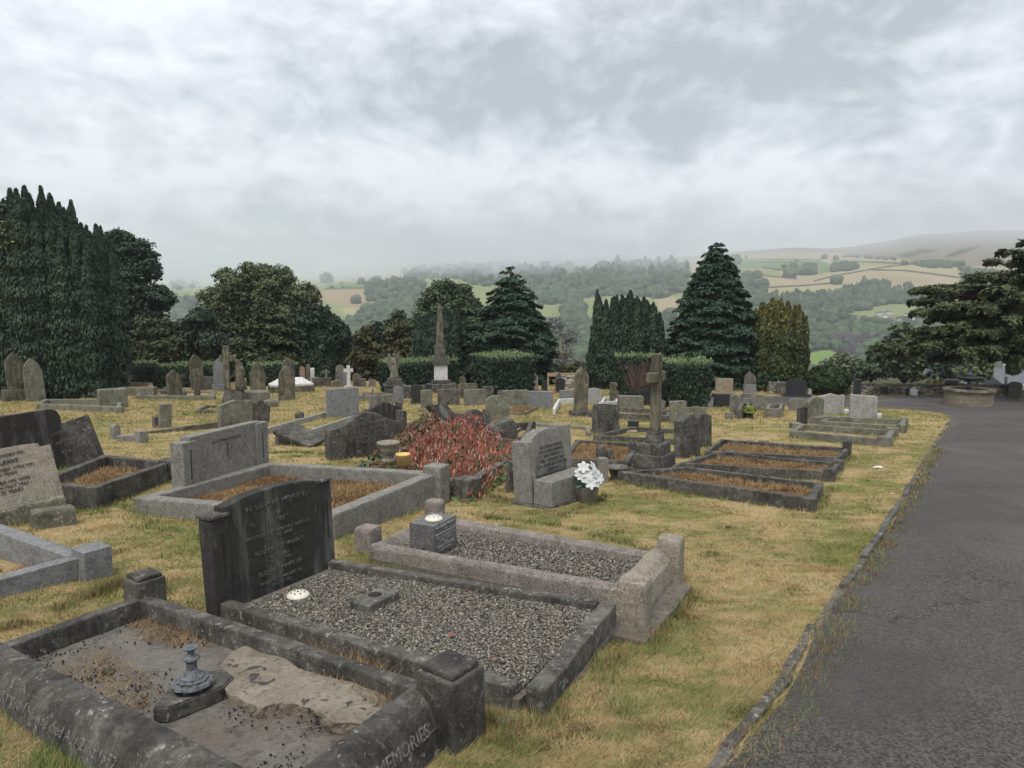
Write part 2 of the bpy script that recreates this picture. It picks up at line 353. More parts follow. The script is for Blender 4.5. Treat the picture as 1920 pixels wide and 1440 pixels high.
def asphalt_mat():
    m, nt, T, b = new_mat('worn_tarmac'); N, L, put, M, mix, noise, ramp, mapping = T
    tc = N('ShaderNodeTexCoord'); P = tc.outputs['Object']
    vo = N('ShaderNodeTexVoronoi'); L(P, vo.inputs['Vector']); vo.inputs['Scale'].default_value = 85
    w = N('ShaderNodeTexWhiteNoise'); L(vo.outputs['Color'], w.inputs['Vector'])
    nb = noise(P, .6, 4, .55); nm = noise(P, 4, 5, .6); nf = noise(P, 160, 3, .7)
    c = mix(ramp(w.outputs['Value'], .15, .95), (.022, .020, .0185), (.105, .094, .085))
    c = mix(M('MULTIPLY', ramp(nb, .38, .66), .4), c, (.085, .074, .065)); c = mix(M('MULTIPLY', ramp(nm, .55, .72), .35), c, (.03, .028, .027))
    ve = N('ShaderNodeTexVoronoi', feature='DISTANCE_TO_EDGE'); wv_ = N('ShaderNodeVectorMath', operation='MULTIPLY_ADD'); L(noise(P, 1.3, 4, .6, 0, 1), wv_.inputs[0]); wv_.inputs[1].default_value = (1.2, 1.2, 0); L(P, wv_.inputs[2]); L(wv_.outputs[0], ve.inputs['Vector']); ve.inputs['Scale'].default_value = .55
    crack = M('MULTIPLY', ramp(ve.outputs['Distance'], .008, .002), ramp(noise(P, .45, 3, .5), .50, .56)); c = mix(M('MULTIPLY', crack, .8), c, (.012, .011, .010))
    c = mix(M('MULTIPLY', ramp(noise(P, .28, 3, .5), .50, .54), .45), c, (.034, .031, .029)); c = mix(M('MULTIPLY', ramp(noise(mapping(P, (1, .35, 1), (9, 2, 0)), .8, 4, .6), .54, .66), .35), c, (.12, .108, .098)); c = mix(M('MULTIPLY', ramp(noise(P, 2.2, 5, .65), .60, .74), .35), c, (.11, .085, .06))
    # damp, darker and shinier further down the slope
    sep = N('ShaderNodeSeparateXYZ'); L(P, sep.inputs[0]); damp = M('MULTIPLY', ramp(sep.outputs[1], 22, 30), ramp(noise(mapping(P, (.4, 1, 1)), .5, 4, .6), .3, .62))
    L(c, b.inputs['Base Color']); put(b.inputs['Roughness'], M('MULTIPLY_ADD', damp, -.5, .86))
    bump(T, b, M('ADD', M('MULTIPLY', vo.outputs['Distance'], -.8), nf), .8, .008); return m
MAT['asphalt'] = asphalt_mat()
def concrete_mat(name, a, c2, patch=(.40, .34, .25), pamt=.0, spots=.5):
    m, nt, T, b = new_mat(name); N, L, put, M, mix, noise, ramp, mapping = T
    tc = N('ShaderNodeTexCoord'); P = tc.outputs['Object']
    nb = noise(P, 1.6, 5, .6, .3); nm = noise(P, 9, 6, .65); nf = noise(P, 90, 4, .7)
    c = mix(ramp(nm, .35, .68), a, c2); c = mix(M('MULTIPLY', ramp(nf, .3, .75), .4), c, (.22, .195, .175))
    c = mix(M('MULTIPLY', ramp(nb, .5, .66), .55), c, (.10, .07, .05))
    if pamt: c = mix(M('MULTIPLY', ramp(noise(P, 3.2, 4, .6), .42, .62), pamt), c, patch)
    sp = M('MULTIPLY', ramp(noise(P, 13, 4, .6, .4), .57, .61), ramp(noise(P, 2.2, 3, .5), .42, .54)); c = mix(M('MULTIPLY', ramp(noise(P, 45, 5, .7), .52, .62), .55), c, tuple(.35 * q for q in a))
    c = mix(M('MULTIPLY', sp, spots), c, (.03, .027, .026))
    L(c, b.inputs['Base Color']); b.inputs['Roughness'].default_value = .85; bump(T, b, M('ADD', nm, M('MULTIPLY', nf, .6)), .8, .012); return m
MAT['concrete'] = concrete_mat('stained_concrete', (.092, .084, .070), (.16, .148, .125))
MAT['broken'] = concrete_mat('broken_pale_concrete', (.165, .14, .10), (.265, .23, .17), spots=.95)
MAT['mortar'] = concrete_mat('rough_foundation', (.09, .082, .068), (.165, .15, .125), spots=.6)
def wall_mat():
    m, nt, T, b = new_mat('dry_stone_walling'); N, L, put, M, mix, noise, ramp, mapping = T
    tc = N('ShaderNodeTexCoord'); P = mapping(tc.outputs['Object'], (3.2, 3.2, 8))
    vo = N('ShaderNodeTexVoronoi'); L(P, vo.inputs['Vector']); vo.inputs['Scale'].default_value = 1
    ve = N('ShaderNodeTexVoronoi', feature='DISTANCE_TO_EDGE'); L(P, ve.inputs['Vector']); ve.inputs['Scale'].default_value = 1
    w = N('ShaderNodeTexWhiteNoise'); L(vo.outputs['Color'], w.inputs['Vector'])
    c = mix(w.outputs['Value'], (.19, .17, .135), (.44, .40, .34)); c = mix(ramp(ve.outputs['Distance'], .07, .02), c, (.03, .027, .024))
    L(c, b.inputs['Base Color']); b.inputs['Roughness'].default_value = .9; bump(T, b, ramp(ve.outputs['Distance'], 0, .12), 1, .04); return m
MAT['wall'] = wall_mat()
def ashlar_mat():
    m, nt, T, b = new_mat('coursed_stone_blocks'); N, L, put, M, mix, noise, ramp, mapping = T
    tc = N('ShaderNodeTexCoord'); P = tc.outputs['Object']; sep = N('ShaderNodeSeparateXYZ'); L(P, sep.inputs[0])
    ang = M('ARCTAN2', sep.outputs[1], sep.outputs[0]); cmb = N('ShaderNodeCombineXYZ'); L(M('MULTIPLY', ang, 1.0), cmb.inputs[0]); L(sep.outputs[2], cmb.inputs[1])
    br = N('ShaderNodeTexBrick'); L(cmb.outputs[0], br.inputs['Vector']); br.inputs['Scale'].default_value = 1
    br.inputs['Color1'].default_value = (.15, .125, .085, 1); br.inputs['Color2'].default_value = (.24, .205, .145, 1); br.inputs['Mortar'].default_value = (.09, .08, .06, 1)
    br.inputs['Brick Width'].default_value = .33; br.inputs['Row Height'].default_value = .16; br.inputs['Mortar Size'].default_value = .008
    c = mix(M('MULTIPLY', ramp(noise(P, 6, 5, .6), .45, .7), .6), br.outputs['Color'], (.12, .10, .07))
    L(c, b.inputs['Base Color']); b.inputs['Roughness'].default_value = .9; bump(T, b, br.outputs['Fac'], -.6, .02); return m
MAT['ashlar'] = ashlar_mat()
def hill_mat():
    m, nt, T, b = new_mat('hill_fields'); N, L, put, M, mix, noise, ramp, mapping = T
    at = N('ShaderNodeAttribute', attribute_name='field'); tc = N('ShaderNodeTexCoord')
    n = noise(tc.outputs['Object'], .02, 6, .65); n2 = noise(mapping(tc.outputs['Object'], (1, .25, 1)), .06, 4, .6)
    c = mix(M('MULTIPLY', ramp(n, .35, .7), .35), at.outputs['Color'], mix(.5, at.outputs['Color'], (.10, .11, .05)))
    c = mix(M('MULTIPLY', ramp(n2, .45, .7), .22), c, (.30, .26, .15))
    L(c, b.inputs['Base Color']); b.inputs['Roughness'].default_value = .95; b.inputs['Specular IOR Level'].default_value = 0; return m
MAT['hill'] = hill_mat()
# ---------------------------------------------------------------- ground, road, hills
def in_poly(pts, poly):
    x, y = pts[:, 0], pts[:, 1]; n = len(poly); c = np.zeros(len(pts), bool); j = n - 1
    for i in range(n):
        xi, yi = poly[i][0], poly[i][1]; xj, yj = poly[j][0], poly[j][1]
        if yi != yj: c ^= ((yi > y) != (yj > y)) & (x < (xj - xi) * (y - yi) / (yj - yi) + xi)
        j = i
    return c
def grid_mesh(name, xs, ys, zf, mat):
    X, Y = np.meshgrid(xs, ys); Z = zf(X, Y); V = np.stack([X, Y, Z], -1).reshape(-1, 3)
    nx, ny = len(xs), len(ys); i = np.arange(nx - 1)[None] + nx * np.arange(ny - 1)[:, None]; i = i.ravel()
    return np_mesh(name, V, np.stack([i, i + 1, i + 1 + nx, i + nx], 1), mat, smooth=True)
def edge_z(y):
    y = np.asarray(y, float); return -np.where(y > 52, .0 * (y - 52), 0)
ys = np.concatenate([np.arange(-14, 0, .5), np.arange(0, 11, .09), np.arange(11, 26, .5), np.arange(26, 56.1, .75)])
xs = np.concatenate([np.arange(-70, -14, 2.0), np.arange(-14, -6, .4), np.arange(-6, 4, .09), np.arange(4, 14, .4), np.arange(14, 71, 2.0)])
tag(grid_mesh('lawn_ground', xs, ys, ground_z, MAT['ground']), kind='structure')
# road outline from its kerb line, seen on the ground
kerb_px = [(1296, 1560), (1360, 1440), (1412, 1378), (1462, 1318), (1500, 1245), (1535, 1185), (1585, 1110), (1640, 1035), (1690, 955), (1728, 880), (1757, 835), (1778, 800), (1783, 788)]
corner_px = [(1779, 780), (1765, 775), (1735, 771), (1700, 768), (1640, 765), (1560, 762.5), (1450, 762), (1330, 762), (1240, 762)]
far_px = [(1240, 750), (1310, 745.5), (1400, 744), (1480, 743.5), (1600, 743.2), (1700, 743.4), (1780, 743.2), (1840, 742.5), (1880, 745), (1960, 748), (2080, 752)]
kerb_w = [G(*p) for p in kerb_px]; corner_w = [G(*p) for p in corner_px]; far_w = [G(*p) for p in far_px]
d0 = kerb_w[0] - kerb_w[2]; start = kerb_w[0] + d0 / np.linalg.norm(d0) * 4
road_poly = [tuple(p[:2]) for p in [start] + kerb_w + corner_w + far_w] + [(40, 30), (40, -12), (start[0] + 6, -12)]
def sheet_in_poly(name, poly, step, lift, mat, edge_noise=0.0, bounds=None):
    x0, x1 = min(p[0] for p in poly), max(p[0] for p in poly); y0, y1 = min(p[1] for p in poly), max(p[1] for p in poly)
    import mathutils.geometry as mg
    # densify the outline, triangulate with inner points
    out = []
    for a, b in zip(poly, poly[1:] + poly[:1]):
        n = max(1, int(math.hypot(b[0] - a[0], b[1] - a[1]) / step))
        for k in range(n):
            t = k / n; p = (a[0] + (b[0] - a[0]) * t, a[1] + (b[1] - a[1]) * t)
            if edge_noise:
                q = mnoise.noise_vector(Vector((p[0] * 1.7, p[1] * 1.7, 3.3))) * edge_noise + mnoise.noise_vector(Vector((p[0] * 7, p[1] * 7, 1.3))) * edge_noise * .5
                p = (p[0] + q.x, p[1] + q.y)
            out.append(p)
    gx, gy = np.meshgrid(np.arange(x0, x1, step), np.arange(y0, y1, step)); g = np.stack([gx.ravel(), gy.ravel()], 1)
    inner = g[in_poly(g, out)]
    allp = [Vector(p) for p in out] + [Vector(p) for p in inner]
    edges = [(i, (i + 1) % len(out)) for i in range(len(out))]
    r = mg.delaunay_2d_cdt(allp, edges, [], 1, 1e-5)
    V = np.array([[v.x, v.y] for v in r[0]]); Fc = np.array([f for f in r[2] if len(f) == 3])
    Z = ground_z(V[:, 0], V[:, 1]) + lift
    return np_mesh(name, np.column_stack([V, Z]), Fc, mat, smooth=True)
tag(sheet_in_poly('road', road_poly, .5, .012, MAT['asphalt'], .035), kind='structure')
seam = [G(1786, 792), G(1850, 797), G(1920, 803), G(2000, 809)]; sw_ = np.array([0, .06, 0]); tag(sheet_in_poly('tarmac_seam', [tuple(p[:2]) for p in seam] + [tuple((p + sw_)[:2]) for p in seam[::-1]], .3, .016, MAT['hole'], .02), kind='structure')
# kerb edging stones, one mesh with a joint every metre
def kerb_line():
    bm = bmesh.new(); pts = [Vector(tuple(p)) for p in [start] + kerb_w]; L = [0]
    for a, b in zip(pts, pts[1:]): L.append(L[-1] + (b - a).length)
    def at(s):
        for k in range(len(pts) - 1):
            if s <= L[k + 1]: t = (s - L[k]) / (L[k + 1] - L[k]); return pts[k].lerp(pts[k + 1], t)
        return pts[-1]
    s = 0; i = 0; R = random.Random(5)
    while s < L[-1] - .3:
        ln = .92; a, b = at(s), at(min(s + ln, L[-1])); d = (b - a); d.z = 0; w = .030
        c = (a + b) / 2; hgt = .032 + R.uniform(-.03, .015)
        k = box_bm(d.length - .012, w * 2, .22, .012, 0, 0, 0, 8, .014, 9, i)
        ang = math.atan2(d.y, d.x) + R.uniform(-.02, .02); pit = -math.atan2((b - a).z, d.length)
        off = Vector((-d.y, d.x, 0)).normalized() * (.04 + R.uniform(-.012, .012))
        merge_bm(bm, k, Matrix.Translation((c.x + off.x, c.y + off.y, float(ground_z(c.x, c.y)) - .22 + hgt)) @ Matrix.Rotation(ang, 4, 'Z') @ Matrix.Rotation(pit, 4, 'Y'))
        s += ln; i += 1
    return bm_obj('road_kerb', bm, MAT['darkgrey'])
tag(kerb_line(), kind='structure')
# -------- far sheet: valley, fields and moor; every vertex sits on a real hillside
SKY = [(-700, 520), (0, 522), (330, 518), (600, 508), (750, 498), (900, 492), (1020, 489), (1090, 486), (1150, 481), (1230, 484), (1300, 478), (1380, 473), (1464, 466), (1537, 464), (1600, 462), (1660, 452), (1720, 442), (1800, 434), (1860, 431), (1920, 430), (2100, 424), (2700, 418)]
KEX = [(-700, 2.9), (300, 2.85), (800, 2.4), (1100, 2.3), (1300, 1.5), (1500, .8), (1650, 1.2), (2700, 1.3)]
def lerp(tab, x): return np.interp(x, [a for a, _ in tab], [b for _, b in tab])
def sky_y(px): return lerp(SKY, px) + 1.2 * math.sin(px * .021) + .8 * math.sin(px * .053 + 1)
def hill_r(px, py):
    if py >= 700: return 54 * (430 / 54) ** min(1, (724 - py) / 24)
    s = sky_y(px); t = (700 - py) / (700 - s)
    r = 430 * (1500 / 430) ** (t ** .85)
    r *= 1 + .05 * math.sin(px * .011 + 2.2 * t) * math.sin(t * 7 + px * .003) * min(1, (1 - t) * 5, t * 5)
    if t > .83: r *= math.exp((t - .83) / .17 * lerp(KEX, px))
    return r
def H(px, py):
    py = max(py, sky_y(px)); d = ray(px, py); return CAM + d * (hill_r(px, py) / d[1])
TAN, TAN2, YEL, GRN, LGN, MOOR, WOOD, MEAD = (.27, .215, .13), (.30, .25, .16), (.30, .27, .15), (.10, .17, .07), (.19, .215, .095), (.17, .145, .115), (.045, .06, .03), (.14, .22, .06)
FIELDS = [(WOOD, [(-700, 400), (2700, 400), (2700, 720), (-700, 720)]), (LGN, [(560, 500), (830, 480), (1330, 470), (1330, 620), (1000, 640), (600, 640)]), (TAN2, [(1300, 440), (2700, 400), (2700, 560), (1560, 560), (1300, 560)]), (LGN, [(-700, 480), (600, 480), (600, 600), (-700, 600)]),
 (MOOR, [(1300, 440), (2700, 400), (2700, 478), (1700, 486), (1560, 474), (1464, 474), (1300, 486)]), (MOOR, [(560, 480), (1300, 460), (1300, 490), (1150, 492), (900, 500), (750, 506), (560, 516)]),
 (TAN, [(629, 521), (689, 517), (704, 523), (685, 528), (627, 527)]), (TAN, [(693, 517), (756, 503), (775, 520), (714, 523)]), (GRN, [(610, 533), (693, 529), (689, 540), (608, 542)]),
 (TAN, [(604, 544), (687, 541), (689, 562), (677, 570), (629, 571), (604, 560)]), (TAN, [(639, 573), (685, 563), (770, 560), (760, 575), (706, 583), (650, 577)]), (YEL, [(640, 579), (677, 577), (704, 583), (693, 596), (640, 588)]),
 (TAN2, [(837, 515), (872, 512), (889, 521), (885, 527), (839, 523)]), (LGN, [(755, 583), (783, 577), (780, 592), (760, 594)]), (TAN2, [(1098, 497), (1147, 481), (1147, 492), (1104, 499)]), (GRN, [(975, 525), (1028, 524), (1025, 531), (984, 530)]),
 (LGN, [(990, 565), (1041, 568), (1052, 573), (1036, 587), (990, 582)]), (LGN, [(1082, 556), (1133, 557), (1112, 590), (1090, 602)]), (TAN2, [(1225, 562), (1263, 554), (1270, 580), (1247, 590)]), (MEAD, [(1030, 630), (1068, 630), (1063, 643), (1035, 643)]),
 (GRN, [(1340, 486), (1539, 488), (1556, 494), (1527, 514), (1493, 512), (1429, 503), (1340, 503)]), (LGN, [(1340, 503), (1466, 508), (1468, 520), (1340, 512)]), (TAN2, [(1340, 512), (1493, 524), (1527, 528), (1568, 532), (1506, 537), (1443, 540), (1340, 540)]),
 (YEL, [(1400, 543), (1556, 532), (1595, 537), (1527, 553), (1400, 556)]), (TAN2, [(1577, 516), (1635, 507), (1693, 508), (1760, 518), (1900, 535), (1900, 560), (1760, 548), (1683, 543), (1652, 526), (1589, 537), (1581, 532)]), (TAN, [(1640, 512), (1700, 518), (1760, 527), (1700, 538), (1660, 528)]),
 (YEL, [(1590, 505), (1640, 498), (1700, 497), (1830, 500), (1900, 520), (1760, 510), (1700, 507), (1635, 506)]), (GRN, [(1555, 495), (1600, 497), (1590, 505), (1530, 514)]), (LGN, [(1610, 490), (1714, 495), (1700, 498), (1600, 496)]), (MOOR, [(1700, 486), (2700, 478), (2700, 500), (1830, 500), (1700, 494)]),
 (LGN, [(1575, 586), (1620, 574), (1656, 563), (1714, 563), (1750, 586), (1640, 597)]), (MEAD, [(1512, 662), (1552, 655), (1568, 662), (1557, 686), (1512, 692)]), (MEAD, [(200, 556), (330, 548), (360, 566), (300, 590)]), (LGN, [(320, 540), (372, 536), (372, 552), (330, 550)]),
 (TAN2, [(1040, 508), (1095, 500), (1120, 508), (1060, 515)]), (LGN, [(1150, 520), (1215, 514), (1230, 524), (1160, 529)]), (LGN, [(900, 512), (960, 508), (955, 516), (905, 519)]), (TAN2, [(1180, 540), (1240, 533), (1262, 542), (1200, 549)]), (LGN, [(1560, 605), (1598, 600), (1596, 612), (1560, 614)]), (WOOD, [(1715, 487), (1760, 486), (1800, 490), (1790, 498), (1740, 495)]), (WOOD, [(1770, 481), (1800, 468), (1840, 457), (1835, 464), (1790, 482)]), (WOOD, [(1680, 478), (1730, 466), (1760, 468), (1700, 484)])]
WOODP = [[(688, 530), (760, 526), (797, 528), (785, 568), (750, 562), (689, 563)], [(700, 572), (790, 562), (783, 600), (700, 606), (660, 612), (655, 600)], [(757, 508), (800, 499), (870, 495), (960, 494), (1000, 504), (1000, 530), (900, 534), (850, 522), (760, 522)], [(960, 510), (1030, 495), (1100, 500), (1150, 494), (1290, 494), (1290, 545), (1240, 560), (1180, 552), (1120, 558), (1090, 556), (990, 563), (975, 545)], [(1000, 548), (1090, 550), (1095, 572), (1060, 570), (1000, 566)], [(1055, 575), (1095, 575), (1095, 606), (1055, 610)], [(980, 600), (1100, 606), (1260, 590), (1260, 700), (980, 700)], [(1385, 558), (1472, 556), (1539, 552), (1591, 546), (1618, 533), (1645, 533), (1672, 544), (1714, 551), (1741, 559), (1714, 566), (1652, 570), (1625, 580), (1579, 586), (1506, 586), (1493, 570), (1433, 572)], [(1375, 522), (1412, 524), (1432, 548), (1432, 572), (1375, 572)], [(1500, 590), (1560, 588), (1640, 604), (1700, 603), (1740, 590), (1780, 596), (1790, 700), (1570, 700), (1580, 660), (1555, 650), (1515, 660), (1500, 655)], [(1508, 694), (1560, 688), (1640, 682), (1640, 712), (1508, 716)], [(1562, 640), (1620, 632), (1640, 655), (1600, 672), (1565, 668)], [(200, 560), (370, 560), (370, 620), (200, 640)], [(640, 606), (790, 600), (780, 640), (650, 640)], [(320, 530), (372, 528), (360, 540), (330, 542)], [(1560, 497), (1606, 494), (1606, 505), (1560, 507)], [(1496, 505), (1528, 500), (1528, 514), (1498, 514)], [(1580, 477), (1680, 483), (1680, 486), (1580, 480)], [(1708, 492), (1760, 492), (1790, 500), (1740, 500)], [(1800, 500), (1900, 508), (1900, 560), (1800, 530)], [(1735, 560), (1800, 560), (1800, 600), (1735, 596)]]
FIELDS += [(WOOD, p) for p in WOODP]
def far_land():
    cols = np.concatenate([np.arange(-700, 300, 40), np.arange(300, 1960, 5), np.arange(1960, 2701, 40)]); V = []; PX = []
    rows = np.concatenate([np.linspace(0, .135, 8), np.linspace(.135, 1, 120)[1:]])
    for px in cols:
        s = sky_y(px)
        for t in rows:
            py = 724 - (724 - s) * t; d = ray(px, py); V.append(CAM + d * (hill_r(px, py) / d[1])); PX.append((px, py))
        b = V[-1].copy(); V.append(np.array([b[0] * 1.25, b[1] * 1.25, b[2] - 25])); PX.append((px, s)); V.append(np.array([b[0] * 1.5, b[1] * 1.5, b[2] - 160])); PX.append((px, s))
    nr = len(rows) + 2; nc = len(cols); V = np.array(V); PX = np.array(PX)
    n = np.array([mnoise.noise(Vector((p[0] * .05, p[1] * .12, 0))) for p in PX]); Q = PX + np.stack([n * 5, n * 1.2], 1)
    colr = np.zeros((len(V), 4)); colr[:, 3] = 1
    for c, poly in FIELDS: colr[in_poly(Q, poly), :3] = c
    i = (np.arange(nc - 1)[:, None] * nr + np.arange(nr - 1)[None]).ravel()
    o = np_mesh('hills', V, np.stack([i, i + nr, i + nr + 1, i + 1], 1), MAT['hill'], attrs={'field': ('POINT', 'FLOAT_COLOR', colr)}, smooth=True)
    return tag(o, kind='structure')
far_land()
def far_wall(pxs, label, w=1.6, h=2.2):
    bm = bmesh.new(); prev = None
    for a, b in zip(pxs, pxs[1:]):
        n = max(2, int(abs(b[0] - a[0]) / 8))
        for k in range(n + (b == pxs[-1])):
            t = k / n; px, py = a[0] + (b[0] - a[0]) * t, a[1] + (b[1] - a[1]) * t; p = Vector(tuple(H(px, py)))
            ring = [bm.verts.new(p + Vector((0, dy, z))) for dy, z in ((-w, -2), (-w, h * (.8 + .4 * random.random())), (w, h), (w, -2))]
            if prev:
                for q in range(3): bm.faces.new((prev[q], prev[q + 1], ring[q + 1], ring[q]))
            else: bm.faces.new(ring)
            prev = ring
    bm.faces.new(prev[::-1])
    tag(bm_obj('field_wall', bm, MAT['mortar']), label, 'field wall', 'field boundaries on the far hillside')
for pxs, lb in [([(1373, 513), (1435, 518), (1493, 524)], 'dark field wall under the paired trees on the hillside'),
                ([(1443, 540), (1500, 537), (1558, 532)], 'long field wall ending at the round lone tree on the hill'),
                ([(1527, 528), (1560, 519), (1600, 512), (1650, 503), (1690, 498)], 'field wall climbing in a curve between the tan fields'),
                ([(1635, 507), (1690, 508), (1740, 514), (1800, 522)], 'field wall bending down across the broad tan field'),
                ([(1387, 486), (1460, 486.5), (1540, 488)], 'straight field wall along the top of the green field'),
                ([(1400, 492), (1480, 492.5), (1535, 494)], 'lower straight field wall inside the green field'),
                ([(1560, 489), (1640, 492), (1720, 497), (1790, 499)], 'thin field wall running right below the moor'),
                ([(608, 543), (650, 541.5), (690, 541)], 'field wall under the green strip on the misty hill'),
                ([(627, 520), (660, 517.5), (704, 522)], 'curved field wall around the misty tan hilltop'),
                ([(1429, 503), (1466, 507), (1490, 512)], 'short field wall left of the tree clump on the hill')]:
    far_wall(pxs, lb)
# -------- haze: one closed box of even air
def haze_box():
    bm = box_bm(17000, 9600, 620, 0, -70, 0, 4400)
    m = bpy.data.materials.new('haze_air'); m.use_nodes = True; nt = m.node_tree; nt.nodes.clear()
    v = nt.nodes.new('ShaderNodeVolumePrincipled'); v.inputs['Color'].default_value = (.89, .94, 1, 1); v.inputs['Density'].default_value = HAZE; v.inputs['Anisotropy'].default_value = 0.25
    o = nt.nodes.new('ShaderNodeOutputMaterial'); nt.links.new(v.outputs[0], o.inputs['Volume'])
    tag(bm_obj('haze', bm, m), kind='stuff')
HAZE = .00029
# ---------------------------------------------------------------- foliage
def rnd(n, a=0., b=1.): return RNG.uniform(a, b, n)
def unit(v): return v / (np.linalg.norm(v, axis=1, keepdims=True) + 1e-9)
def leaves(name, P, Nn, size, mat, parent=None, aspect=1.6, up=None, jit=.6, tint=None, kind=None):
    """one small folded diamond per point: P (n,3), Nn normals, size (n,)"""
    n = len(P); Nn = unit(Nn + RNG.normal(0, jit, (n, 3))); size = np.broadcast_to(size, (n,)) * rnd(n, .65, 1.35)
    if up is None: A = unit(np.cross(Nn, RNG.normal(0, 1, (n, 3))))
    else: A = unit(np.broadcast_to(up, (n, 3)) + RNG.normal(0, .25, (n, 3))); A = unit(A - Nn * (A * Nn).sum(1, keepdims=True))
    B = np.cross(Nn, A); s = size[:, None]
    v = np.stack([P - A * s * aspect * .5, P + B * s * .5 + Nn * s * .15, P + A * s * aspect * .5, P - B * s * .5 + Nn * s * .15], 1).reshape(-1, 3)
    f = np.arange(n * 4).reshape(n, 4)
    if tint is None: tint = rnd(n)
    t = np.repeat(np.clip(tint, 0, 1), 4)
    o = np_mesh(name, v, f, mat, parent, {'tint': ('POINT', 'FLOAT', t)})
    if kind: o['kind'] = kind
    return o
def base_of(px, d):
    x = (px - 960) / F * d; return np.array([x, d, max(float(ground_z(x, d)), -5.2) if d < 56 else H(px, 722)[2]])
def wz(py, d): return CAMZ + (565 - py) / F * d          # height seen at row py at distance d
def trunk(parent, o, h, r, mat='bark', lean=(0, 0), limbs=0, seed=1, spread=.5):
    R = random.Random(seed); bm = tube_bm([(lean[0] * t, lean[1] * t, h * t) for t in (0, .25, .5, .8, 1)], [r * k for k in (1.35, 1, .85, .55, .2)], 10)
    for i in range(limbs):
        a = R.uniform(0, 2 * PI); z0 = h * R.uniform(.2, .7); l = h * R.uniform(.25, .5)
        p = [(lean[0] * z0 / h, lean[1] * z0 / h, z0)]
        for k in (1, 2, 3): p.append((p[0][0] + math.cos(a) * l * spread * k / 2 + R.uniform(-.1, .1) * l * .3, p[0][1] + math.sin(a) * l * spread * k / 2, z0 + l * k / 3 * (1.1 - .1 * k)))
        merge_bm(bm, tube_bm(p, [r * .42, r * .3, r * .18, r * .06], 6))
    return bm_obj('trunk', bm, MAT[mat], parent, smooth=True)
def irish_yew(cx, d, wpx, top, label, mat='yew', n_sp=40, dens=1.0, prof=None, tips=None, depth=1.0, group=None, leaf=.078, fat=1.0):
    """bundle of upright spires on an oval footprint"""
    b = base_of(cx, d); root = empty('irish_yew', b, label, 'yew tree', group or 'upright yews around the graves'); Wd = wpx / F * d; hh = wz(top, d) - b[2]
    trunk(root, b, hh * .5, .16 * Wd / 2, 'bark')
    Ps, Ns, Ti, tipP = [], [], [], []
    for i in range(n_sp):
        a = i * 2.39996; rr = math.sqrt((i + .5) / n_sp); u, v = rr * math.cos(a), rr * math.sin(a)
        if rr > .9: u, v = u * .97, v * .97
        if prof is not None: hz = (wz(np.interp(cx + u * wpx / 2, [p[0] for p in prof], [p[1] for p in prof]), d) - b[2]) * (1 - .06 * abs(v)) * RNG.uniform(.93, 1.02)
        else: hz = hh * (1 - .28 * rr ** 2.2) * RNG.uniform(.90, 1.02)
        r0 = Wd / 2 / math.sqrt(n_sp) * RNG.uniform(1.25, 1.8) * fat; X, Y = u * (Wd / 2 - r0 * .8), v * (Wd / 2 - r0 * .8) * depth
        area = 2 * PI * r0 * hz; n = int(area / (leaf * leaf * .55) * dens * (1.0 if v < .35 else .45))
        t = rnd(n) ** .9; z = t * hz; rad = r0 * np.clip(1.06 - t ** 2.6, .04, 1) * (1 + .16 * np.sin(z * 5 + i) + .1 * np.sin(z * 11 + i * 2)); rad = rad * rnd(n, .72, 1.08)
        th = rnd(n, 0, 2 * PI); out = .86 + .14 * t          # spires lean outward with height
        ins = 1.0
        P = np.stack([X * out * ins + rad * np.cos(th), Y * out * ins + rad * np.sin(th), z], 1)
        Ps.append(P); Ns.append(np.stack([np.cos(th), np.sin(th), np.full(n, .35)], 1)); Ti.append(rnd(n) * .7 + .3 * RNG.uniform())
        tipP.append((X, Y, hz))
    P, Nn, Ti = np.concatenate(Ps), np.concatenate(Ns), np.concatenate(Ti)
    if tips is None: leaves('crown', P, Nn, leaf, LEAF[mat], root, 2.3, (0, 0, 1), .55, Ti)
    else:
        k = (P[:, 2] / hh > .5) & (RNG.random(len(P)) < (P[:, 2] / hh - .5) ** 1.5 * 1.9); Ti = np.where(k, 1.0, Ti * .84)
        leaves('crown', P, Nn, leaf, LEAF[mat], root, 2.3, (0, 0, 1), .55, Ti)
    return root
